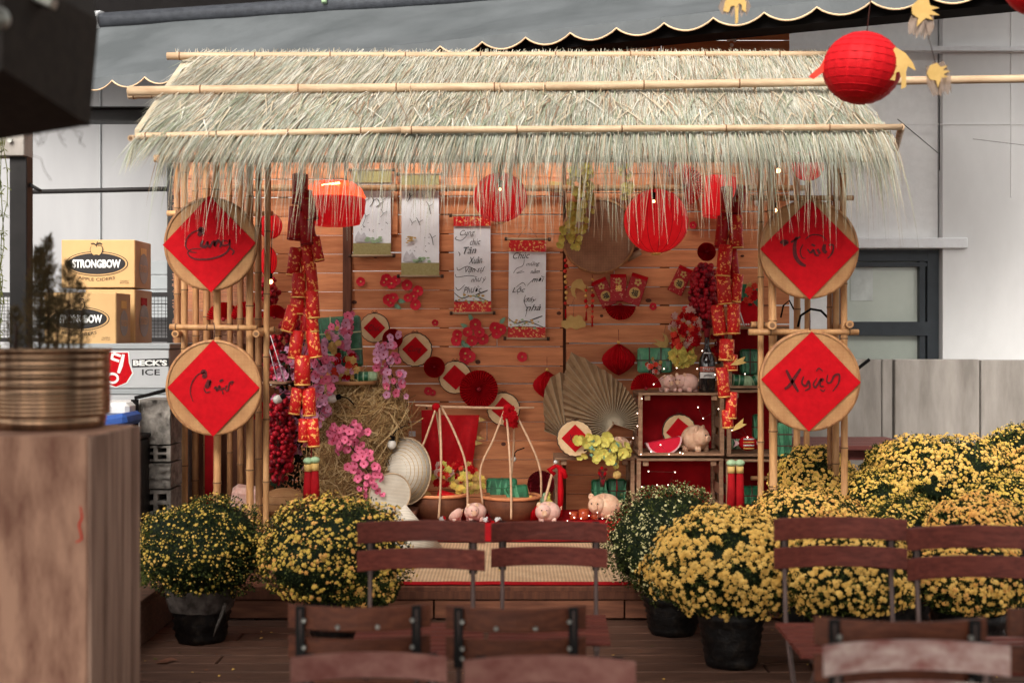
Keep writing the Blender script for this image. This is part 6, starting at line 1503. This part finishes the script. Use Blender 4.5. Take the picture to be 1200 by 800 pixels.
# ================================================================ LEFT FOREGROUND
# weathered pillar
DF = 3.4; xa = at(102, 0, DF).x; t = thing('timber_pillar', 'big weathered brown timber pillar carrying the bronze planter', 'pillar', (-1.5, 3.6, 0)); zt = at(0, 511, DF).z
MB().box((xa - .55, DF + .215, zt / 2), (1.1, .43, zt), bev=.004).build('front_face', m_pillar, t, world=True)
for k, (ya, yb) in enumerate(((0, .12), (.124, .26), (.264, .35), (.354, .43))): MB().box((xa + .006 + .001 * k, DF + (ya + yb) / 2, zt / 2 - .001), (.012 + .003 * (k % 2), yb - ya, zt - .003), bev=.002).build('side_board', m_pillars, t, world=True)
o = MB().stroke([(0, .05), (.004, .02), (-.003, 0), (.003, -.035), (-.012, -.045)], .006).build('red_paint_mark', m_coral, None, loc=at(94, 615, DF - .003)); o.parent = t; o.location = at(94, 615, DF - .003) - t.location
# bronze pot with rings
DP = 3.72; c = at(58, 511, DP); c.z = zt; rp = sz(69, DP); t = thing('bronze_planter', 'ribbed bronze metal planter standing on the weathered pillar', 'planter', c); Hp = at(0, 408, DP).z - zt
prof = [(rp * .86, 0), (rp * .90, .004), (rp * .93, .03), (rp * .90, .034)]; z = .04
while z < Hp * .40: prof += [(rp * .985, z), (rp * 1.0, z + .003), (rp * .985, z + .007)]; z += .0115
while z < Hp - .02: prof += [(rp * .98, z), (rp * 1.004, z + .003), (rp * .98, z + .006), (rp * .985, z + .016)]; z += .026
prof += [(rp * 1.0, Hp - .012), (rp * 1.02, Hp), (rp * .96, Hp), (rp * .94, Hp - .02), (0, Hp - .03)]
MB().lathe(prof, 64).build('ribbed_body', m_copper, t)
MB().lathe([(rp * .93, Hp - .024), (rp * .6, Hp - .012), (0, Hp - .010)], 24).build('soil', m_ground, t)
for (sx, hh, wd, nn_, lb) in ((-.02, .31, .060, 4200, 'tall dark upright conifer sprig'), (.075, .23, .05, 2600, 'shorter')):
    pass
pl = thing('young_conifer', 'spindly dry young conifer growing in the bronze planter', 'plant', (c.x, DP, zt + Hp - .015))
for (sx, hh, wd, nn_) in ((-.03, .29, .050, 1700), (-.005, .325, .035, 900), (.055, .25, .060, 900), (.09, .19, .035, 350), (.02, .15, .09, 700), (-.10, .12, .035, 250)):
    MB().tube([(sx, 0, 0), (sx + .004, 0, hh * .5), (sx, 0, hh * .95)], [.005, .004, .0015], 6).build('stem', m_twig, pl)
    mb = MB()
    for k in range(nn_):
        u = random.random() ** .8; wz = wd * (1 - u) ** .55 * (1 + .5 * noise.noise(Vector((sx * 9, u * 9, 1)))); a = rnd(0, 6.3); p = Vector((sx, 0, .01 + u * hh)) + Vector((math.cos(a), math.sin(a), 0)) * wz * rnd(.1, 1)
        d = Vector((math.cos(a), math.sin(a), rnd(.6, 2.2))).normalized(); s = d.orthogonal().normalized(); L = rnd(.010, .026)
        mb.add([p, p + d * L * .5 + s * .0016, p + d * L, p + d * L * .5 - s * .0016], [(0, 1, 2, 3)])
    mb.build('needles', m_grass, pl, kind='stuff')
# bare climbing stems at far left
t = thing('bare_climber', 'thin bare twigs of a climber left of the steel post', 'plant', at(8, 300, 6.4))
for k in range(7):
    x = rnd(-12, 14); P = [at(x, 430, 6.4) - t.location]; yy = 430
    while yy > 160: yy -= rnd(14, 26); x += rnd(-4, 4); P.append(at(x, yy, 6.4 + rnd(-.05, .05)) - t.location)
    MB().tube(P, .0022, 4).build('twig', m_fol[1], t)
    mb = MB()
    for p in P[1:]:
        for q in range(4): d = Vector((rnd(-1, 1), rnd(-.5, .5), rnd(-1, .4))).normalized(); s = d.orthogonal().normalized(); L = .03; mb.add([p, p + d * L * .5 + s * .003, p + d * L, p + d * L * .5 - s * .003], [(0, 1, 2, 3)])
    mb.build('leaflets', m_fol[1], t, kind='stuff')
t = thing('dry_twigs', 'curly dry twigs hanging below the black speaker', 'plant', at(70, 165, 3.5))
for k in range(9):
    x = rnd(40, 88); P = [at(x, 150, 3.5) - t.location]; yy = 150
    for q in range(5): yy += rnd(1, 7); x += rnd(-5, 6); P.append(at(x, yy, 3.5) - t.location)
    MB().tube(P, .0008, 3).build('twig', m_twig, t)
MB().tube([at(37, 182, 3.6) - t.location, at(48, 186, 3.6) - t.location, at(52, 200, 3.6) - t.location, at(60, 212, 3.6) - t.location], .001, 4).build('twig', m_twig, t)

# speaker hanging at the top left
pts = [at(105, 147, 2.75), at(116, 24, 2.80), at(60, -8, 2.55), at(4, -30, 2.40), at(2, 80, 2.36), at(-70, 175, 2.95), at(-90, -40, 2.9), at(90, -70, 3.3), at(70, 100, 3.3)]
bm = bmesh.new(); c = at(30, 60, 2.7)
for p in pts: bm.verts.new(p - c)
bmesh.ops.convex_hull(bm, input=bm.verts[:]); bmesh.ops.dissolve_limit(bm, angle_limit=.05, verts=bm.verts[:], edges=bm.edges[:])
t = thing('hanging_speaker', 'black tilted loudspeaker box hanging at the top left corner', 'speaker', c)
mb = MB(); mb.bm(bm); mb.build('cabinet', m_spk, t)
MB().box(at(50, 0, 2.5) - c, (.05, .03, .02), rot=(0, .4, 0), bev=.003).build('bracket', m_bolt, t)
MB().sphere(at(-2, 22, 2.36) - c, .022, 12, 8).build('fitting', m_bolt, t); MB().tube([at(20, -20, 2.6) - c, at(20, -300, 2.6) - c], .02, 8).build('hanging_rod', m_steel, t)

# cider cartons
def carton(px0, px1, pxs, y0, y1, D, label, front=True, hole=m_goldp):
    a, b = at(px0, y1, D), at(px1, y0, D); W = b.x - a.x; H = b.z - a.z
    # side face recedes from px1 (D) to pxs
    Ds = b.x * F / (pxs - 600); dep = max(.12, min(.6, Ds - D)) if Ds > D else .3
    t = thing('cider_carton', label, 'carton', ((a.x + b.x) / 2, D, a.z), group='stacked cider cartons')
    MB().box((0, dep / 2, H / 2), (W, dep, H), bev=.004).build('box', m_card, t)
    x = W / 2 + .001
    MB().box((x, dep / 2, H / 2), (.002, dep * .92, H * .98)).build('side_print', m_cardside, t)
    Ms = T((x + .003, dep / 2, H * .42), 0, 0, PI / 2)
    mb = MB(); mb.prism(circ(0, 0, dep * .27, 24)[::-1], -.001, .0, M=Ms); o = mb.build('round_logo', m_prg, t); mb = MB(); text_mb(mb, 'STRONGBOW', dep * .46, dep * .13, T((x + .0052, dep / 2, H * .42), 0, 0, PI / 2)); mb.build('lettering', m_card, o)
    MB().box((x + .002, dep / 2, H * .78), (.003, dep * .35, H * .15)).build('handle_hole', hole, t)
    if front:
        u = W; cz = H * .50; cx = -W * .02
        def ell(kx, kz, m, y, nm):
            mb = MB(); mb.prism(circ(cx, cz, kx * u, 48, kz * u)[::-1], y, y + .0012); return mb.build(nm, m, t)
        ell(.430, .168, m_prb, -.0018, 'logo_edge'); ell(.418, .158, m_card, -.0026, 'logo_ring'); ell(.395, .143, m_prb, -.0034, 'logo_oval')
        mb = MB(); text_mb(mb, 'STRONGBOW', u * .66, u * .115, T((cx, -.0046, cz)), bold=.045); mb.build('brand_lettering', m_prw, t)
        mb = MB(); text_mb(mb, 'APPLE CIDERS', u * .50, u * .042, T((cx, -.0022, cz - u * .215)), arc=u * .028); mb.build('small_lettering', m_prb, t)
        mb = MB(); text_mb(mb, '12x330ml', u * .11, u * .018, T((W * .36, -.0022, H * .14))); text_mb(mb, 'BOTTLES', u * .12, u * .018, T((W * .36, -.0022, H * .10))); mb.build('small_lettering', m_prb, t)
        ap = MB(); az = cz + u * .185; r = u * .085
        out = [(0, -.75), (.45, -.85), (.85, -.45), (1.0, .15), (.8, .65), (.35, .75), (0, .55), (-.35, .75), (-.8, .65), (-1.0, .15), (-.85, -.45), (-.45, -.85)]
        ap.prism([(cx + x * r, az + z * r) for x, z in out][::-1], -.0050, -.0034); ao = ap.build('apple_emblem', m_card, t)
        ap = MB(); ap.stroke([(cx + x * r, az + z * r) for x, z in ((.2, .72), (.8, .65), (1.0, .15), (.85, -.45), (.45, -.85), (0, -.75), (-.45, -.85))], r * .14, y=-.0056); ap.stroke([(cx + x * r, az + z * r) for x, z in ((-.45, -.8), (-.85, -.45), (-1, .15), (-.8, .65))], r * .09, y=-.0056)
        ap.stroke([(cx, az + r * .5), (cx + r * .05, az + r * 1.0), (cx + r * .2, az + r * 1.35)], r * .14, y=-.0056); ap.stroke([(cx - r * .9, az + r * 1.0), (cx - r * .45, az + r * 1.05), (cx, az + r * .75)], r * .18, y=-.0056); ap.stroke([(cx + r * .1, az + r * 1.0), (cx + r * .55, az + r * 1.1), (cx + r * .9, az + r * .95)], r * .2, y=-.0056)
        ap.build('apple_outline', m_prb, ao)
    return t
carton(72, 158, 177, 281, 337, 8.05, 'topmost cider carton with black oval logo, standing on the other two')
carton(100, 158, 178, 339, 402, 8.06, 'rear lower cider carton under the topmost one, mostly hidden', front=False, hole=m_redc)
carton(52, 136, 153, 343, 404, 7.66, 'front lower cider carton partly behind the young conifer')

# drinks cooler / ice chest
DC = 7.5; t = thing('ice_cooler', 'grey beer cooler with red key shield under the cider cartons', 'cooler', at(150, 470, DC)); O = t.location
def cb(px0, px1, y0, y1, D, dep, nm, m, bev=.004):
    a, b = at(px0, y1, D) - O, at(px1, y0, D) - O; return MB().box(((a.x + b.x) / 2, a.y + dep / 2, (a.z + b.z) / 2), (b.x - a.x, dep, b.z - a.z), bev=bev).build(nm, m, t)
cb(20, 199, 402.5, 409, DC - .01, .62, 'lid', m_coold); cb(20, 198, 409.5, 455, DC, .60, 'front_panel', m_cool); cb(20, 198, 455.5, 462, DC + .003, .59, 'lower_stripe', m_coold); cb(20, 198, 462.5, 600, DC + .006, .58, 'body', m_cool)
mb = MB(); sh = [(123, 413), (150, 413), (151, 425), (155, 437), (148, 448), (136, 453), (125, 449)]
def P2(x, y, D=DC): p = at(x, y, D) - O; return (p.x, p.z)
ctr = (136, 432)
mb.prism([P2(ctr[0] + (x - ctr[0]) * 1.09, ctr[1] + (y - ctr[1]) * 1.06) for x, y in sh], -.0015, .0); mb.build('shield_edge', m_prw, t)
mb = MB(); mb.prism([P2(x, y) for x, y in sh], -.003, -.0015); mb.build('red_shield', m_red, t)
mb = MB(); 
mb.stroke([P2(139, 437), P2(142, 428), P2(145, 415)], sz(4.6, DC), y=-.0045)
for q in ((133, 414, 142, 417), (131, 420, 140, 423)): mb.stroke([P2(q[0], q[1]), P2((q[0] + q[2]) / 2, (q[1] + q[3]) / 2), P2(q[2], q[3])], [sz(3, DC)] * 3, y=-.0046)
mb.stroke([P2(132.5, 414), P2(131, 421)], [sz(3, DC)] * 2, y=-.0047)
p = P2(132, 443); ring = [(p[0] + sz(6.3, DC) * math.cos(a * PI / 10), p[1] + sz(5.2, DC) * math.sin(a * PI / 10)) for a in range(21)]
mb.stroke(ring, [sz(2.8, DC)] * 21, y=-.0048); mb.build('key_emblem', m_prw, t)
a = at(176, 426, DC) - O
mb = MB(); mb.prism([P2(154.5, 421), P2(198, 419.5), P2(198, 429), P2(155, 430.5)], -.0015, 0); o = mb.build('name_plate', m_prb, t)
mb = MB(); text_mb(mb, "BECK'S", sz(40, DC), sz(7, DC), T((a.x, -.003, a.z + sz(1, DC))), bold=.05); mb.build('lettering', m_prw, o)
mb = MB(); text_mb(mb, "ICE", sz(21, DC), sz(7, DC), T((a.x + sz(1, DC), -.0015, a.z - sz(10, DC))), bold=.015); mb.build('ice_lettering', m_prb, t)
o = MB().box((0, 0, 0), (sz(60, 6.9), .3, sz(15, 6.9)), rot=(0, -.16, 0), bev=.02).build('blue_tarp', m_blue, None, loc=at(128, 494, 6.9)); tag(o, 'folded blue tarpaulin between the pillar and the concrete blocks', 'tarpaulin')
o = MB().box((0, 0, 0), (sz(60, 7.1), .3, sz(16, 7.1)), bev=.02).build('white_tub', m_prw, None, loc=at(130, 478, 7.1)); tag(o, 'white plastic tub edge above the blue tarpaulin', 'tub')
# hollow concrete blocks and black pipe
t = thing('block_column', 'rough stack of hollow concrete blocks behind the left bamboo tower', 'column', at(182, 600, 7.15)); t.location.z = 0; O = t.location
y = 468; kk = 0
for (y0, y1) in ((468, 520), (522, 541), (543, 572), (574, 604), (606, 640), (642, 672)):
    a, b = at(164, y1, 7.15), at(200, y0, 7.15)
    if kk in (1, 3):
        W = b.x - a.x; H = b.z - a.z; cx = (a.x + b.x) / 2 - O.x; cz = (a.z + b.z) / 2; mb = MB()
        for sx in (-.5, 0, .5): mb.box((cx + sx * W * .86, .12, cz), (W * .14, .24, H), bev=.003)
        for sz_ in (-.5, 0, .5): mb.box((cx, .121, cz + sz_ * H * .84), (W * .98, .238, H * .16), bev=.003)
        mb.box((cx, .2, cz), (W * .9, .05, H * .9)); mb.build('block', m_block, t)
    else:
        mb = MB(); bm = bmesh.new(); bmesh.ops.create_grid(bm, x_segments=14, y_segments=18, size=.5); 
        for v in bm.verts:
            X0, Z0 = v.co.x, v.co.y; v.co = Vector(((a.x + b.x) / 2 - O.x + X0 * (b.x - a.x), -.008 - .035 * max(0, noise.noise(Vector((X0 * 7, Z0 * 7, y0)))), (a.z + b.z) / 2 + Z0 * (b.z - a.z)))
        mb.bm(bm, 0, True); mb.box(((a.x + b.x) / 2 - O.x, .125, (a.z + b.z) / 2), (b.x - a.x, .24, b.z - a.z)); mb.build('block', m_block, t)
    kk += 1
t = thing('black_pipe', 'black plastic pipe standing beside the concrete blocks', 'pipe', at(158, 560, 7.1)); t.location.z = 0; O = t.location
MB().tube([Vector((0, 0, .0)), Vector((0, 0, at(0, 468, 7.1).z))], sz(4.5, 7.1), 10).build('tube', m_black, t)
MB().tube([at(158, 466, 7.08) - O, at(172, 463, 7.08) - O, at(198, 456, 7.08) - O], .010, 8).build('cable', m_black, t)

# ================================================================ HANGING THINGS AT RIGHT FRONT
def hang(o, top, p): MB().tube([(0, 0, top), p], .0018, 4).build('thread', m_dstring, o)
c = at(1010, 80, 5.3); t = thing('round_lantern', 'bright red round lantern with gold swallow hanging in front of the thatch', 'lantern', c, group='red lanterns'); k = sz(45, 5.3)
prof = [(max(.1 * k, k * math.sin(PI * (i + .5) / 19)), k * .93 * -math.cos(PI * (i + .5) / 19)) for i in range(19)]
t.rotation_euler = (0, R(8), 0)
MB().lathe(prof, 80, rib=.010, ribn=20).build('silk_globe', m_redl, t)
mb = MB()
for i in range(13):
    z = k * .93 * -math.cos(PI * (i + 1) / 14); r = k * math.sin(PI * (i + 1) / 14) * 1.008; mb.tube([(r * math.cos(a * PI / 20), r * math.sin(a * PI / 20), z) for a in range(41)], .0012, 3, cap=False)
mb.build('wire_ribs', m_redl, t, kind='stuff')
MB().tube([(0, 0, k * .9), (-.03, 0, k + 1.1)], .0022, 5).build('cord', m_dstring, t)
MB().prism([(x * k * .55 + k * .68, z * k * .55 - .05 * k) for x, z in [(-.15, .95), (.35, .75), (.75, .35), (.95, -.0), (.55, .15), (.5, -.1), (.6, -.8), (.38, -.95), (.35, -.5), (.2, -.15), (.05, -.2), (.05, -.6), (-.25, -.55), (-.45, -.1), (-.4, .5)]][::-1], -k * .72, -k * .705).build('gold_swallow', m_goldp, t)
MB().prism([(-k * 1.0, .1 * k), (-k * .98, -.25 * k), (-1.2 * k, -.45 * k), (-1.35 * k, -.42 * k), (-1.08 * k, -.1 * k)], -.004, .004).build('tail_wing', m_coral, t)
MB().tube([(-k * .98, 0, .0), (-k * .92, 0, k * .45)], .0018, 4).build('tail_thread', m_dstring, t)
c = at(1218, -18, 4.9); t = thing('round_lantern', 'red lantern only just entering the top right corner', 'lantern', c, group='red lanterns'); k = sz(40, 4.9)
MB().lathe([(max(.1 * k, k * math.sin(PI * (i + .5) / 15)), k * .9 * -math.cos(PI * (i + .5) / 15)) for i in range(15)], 48, rib=.012, ribn=16).build('silk_globe', m_redl, t); MB().tube([(0, 0, k * .8), (0, 0, k + 1)], .0022, 5).build('cord', m_dstring, t)
BIRD = [(-.95, .35), (-.5, .95), (.1, 1.0), (.3, .6), (.95, .55), (.4, .3), (1.05, .05), (.35, -.05), (.7, -.35), (.15, -.3), (-.1, -.65), (-.35, -1.0), (-.35, -.4), (-.8, -.2)]
BIRD2 = [(-.9, -.3), (-.75, .5), (-.3, 1.0), (.5, 1.0), (.9, .4), (.85, -.4), (.55, -.2), (.55, .2), (.3, .3), (.25, -1.2), (.05, -1.3), (.0, .1), (-.3, .1), (-.5, -.4)]
def bird(px, py, r, D, pts, rot, label, net):
    c = at(px, py, D); t = thing('hanging_swallow', label, 'ornament', c, group='gold swallows with grey net tails'); k = sz(r, D)
    MB().prism([(x * k, z * k) for x, z in pts][::-1], -.003, .003).build('gold_cutout', m_goldp, t)
    mb = MB(); n = 10; (x0, x1, z0, z1) = net
    for i in range(n + 1):
        u = i / n; 
        for v in (0, .5, 1): mb.v.append((((x0 + x1) / 2 + (x1 - x0) * (u - .5) * (.55 + .5 * math.sin(PI * (.15 + .7 * v)))) * k, .006 + .010 * math.sin(i * 1.7 + v * 2), (z0 + (z1 - z0) * v + (.26 * math.sin(i * 2.9) if v == 1 else .12 * math.cos(i * 1.3) * (1 - v) - .35 * abs(u - .5))) * k))
    for i in range(n):
        for j in range(2): a = i * 3 + j; mb.face([a, a + 1, a + 4, a + 3], 0, True)
    mb.build('net_tail', m_net, t); MB().tube([(0, 0, .5 * k), (.003, 0, k + 1.0)], .0014, 4).build('thread', m_dstring, t)
    t.rotation_euler = (0, R(rot), 0)
bird(861, 9, 15, 5.0, BIRD2, 0, 'gold swallow over pale net, leftmost, before the awning edge', (-1.2, 1.2, .9, -.5))
bird(1083, 16, 17, 4.9, BIRD, 10, 'gold swallow with drooping grey net at the top right, between lantern and corner', (-.9, .8, .1, -1.55))
bird(1100, 88, 14, 4.9, BIRD, -15, 'lower gold swallow with ragged grey net hanging right of the big lantern', (-1.0, .9, 1.1, -1.6))
MB().tube([(0, 0, 0), (0, 0, 0)], .001, 3)
c = at(856, 50, 8.4); t = thing('white_bow', 'tiny white bow on the wooden wall above the thatch ridge', 'ornament', at(857, 50, 8.42))
for q in ((-.02, .015), (.02, .012), (0, -.02), (.0, .02)): MB().sphere((q[0], -.01, q[1]), .013, 10, 7, sc3=(1, .5, 1)).build('loop', m_prw, t)
t = thing('guy_wire', 'thin wire running down from the roof pole end across the grey wall', 'wire', at(1060, 148, 8)); MB().tube([at(1052, 140, 8.0) - t.location, at(1100, 180, 9.5) - t.location], .003, 4).build('wire', m_steel, t)
MB().tube([at(1101, 95, 9.8) - t.location, at(1101, 200, 9.8) - t.location], .004, 4).build('drop_wire', m_steel, t)
MB().tube([at(1140, 163, 9.5) - t.location, at(1215, 172, 9.5) - t.location], .002, 4).build('thin_cable', m_twig, t)
for k, (px, lb) in enumerate(((950, 'black looped cable arching over the tower rail beside the window'),)):
    t = thing('looped_cable', lb, 'cable', at(px, 380, 7.4)); MB().tube([at(x, y, 7.4) - t.location for x, y in ((935, 383), (938, 370), (950, 362), (962, 364), (972, 374), (977, 386))], .007, 6).build('cable', m_black, t)
    MB().tube([at(x, y, 7.4) - t.location for x, y in ((915, 372), (918, 358), (925, 352), (930, 362))], .005, 6).build('cable_end', m_black, t)

# ================================================================ UNSEEN CANOPY OVER THE SEATS, ADDED TO SHADE THE FOREGROUND
t = thing('added_shade_canopy', 'unseen dark canopy added over the seating to shade the foreground', 'roof', (0, -1.5, 4.0))
MB().box((0, -1.8, 4.06), (15, 8.4, .08)).build('shade_sheet', m_spk, t, world=True)
for x in (-6, -3, 0, 3, 6): MB().box((x, -1.8, 3.95), (.08, 8.3, .14)).build('beam', m_steel, t, world=True)
# fallen petals and bits on deck and platform
mb = MB(); random.seed(5)
for k in range(170):
    x = rnd(-1.9, 2.4); yy = rnd(5.2, 6.45); z = .004
    if k % 4 == 0: yy = rnd(6.55, 7.6); z = PZ + .016; x = rnd(-1.9, 2.0)
    r = rnd(.005, .013); a = rnd(0, 6); mb.add([(x + r * math.cos(a + q * 1.57) * (1 if q % 2 else .6), yy + r * math.sin(a + q * 1.57) * (1 if q % 2 else .6), z + rnd(0, .006)) for q in range(4)], [(0, 1, 2, 3)], random.choice((0, 0, 1, 2)))
o = mb.build('fallen_petals', [m_mum['yellow'], m_riser, m_fol[1]], kind='stuff')

t = thing('low_bench', 'dark low wooden bench under the leaning conical hats', 'bench', (at(462, 0, 7.75).x, 7.78, PZ))
MB().box((0, 0, .20), (.28, .36, .025), bev=.003).build('seat', m_plankd, t)
for sx in (-.12, .12):
    for sy in (-.15, .15): MB().box((sx, sy, .095), (.03, .03, .18)).build('leg', m_plankd, t)
t = thing('storage_box', 'dark storage box under the white tub and blue tarpaulin', 'box', (at(130, 0, 7.0).x, 7.05, 0))
MB().box((0, 0, .44), (.34, .5, .86), bev=.01).build('body', m_pot, t); MB().box((0, 0, .885), (.36, .52, .02), bev=.004).build('lid', m_steel, t)
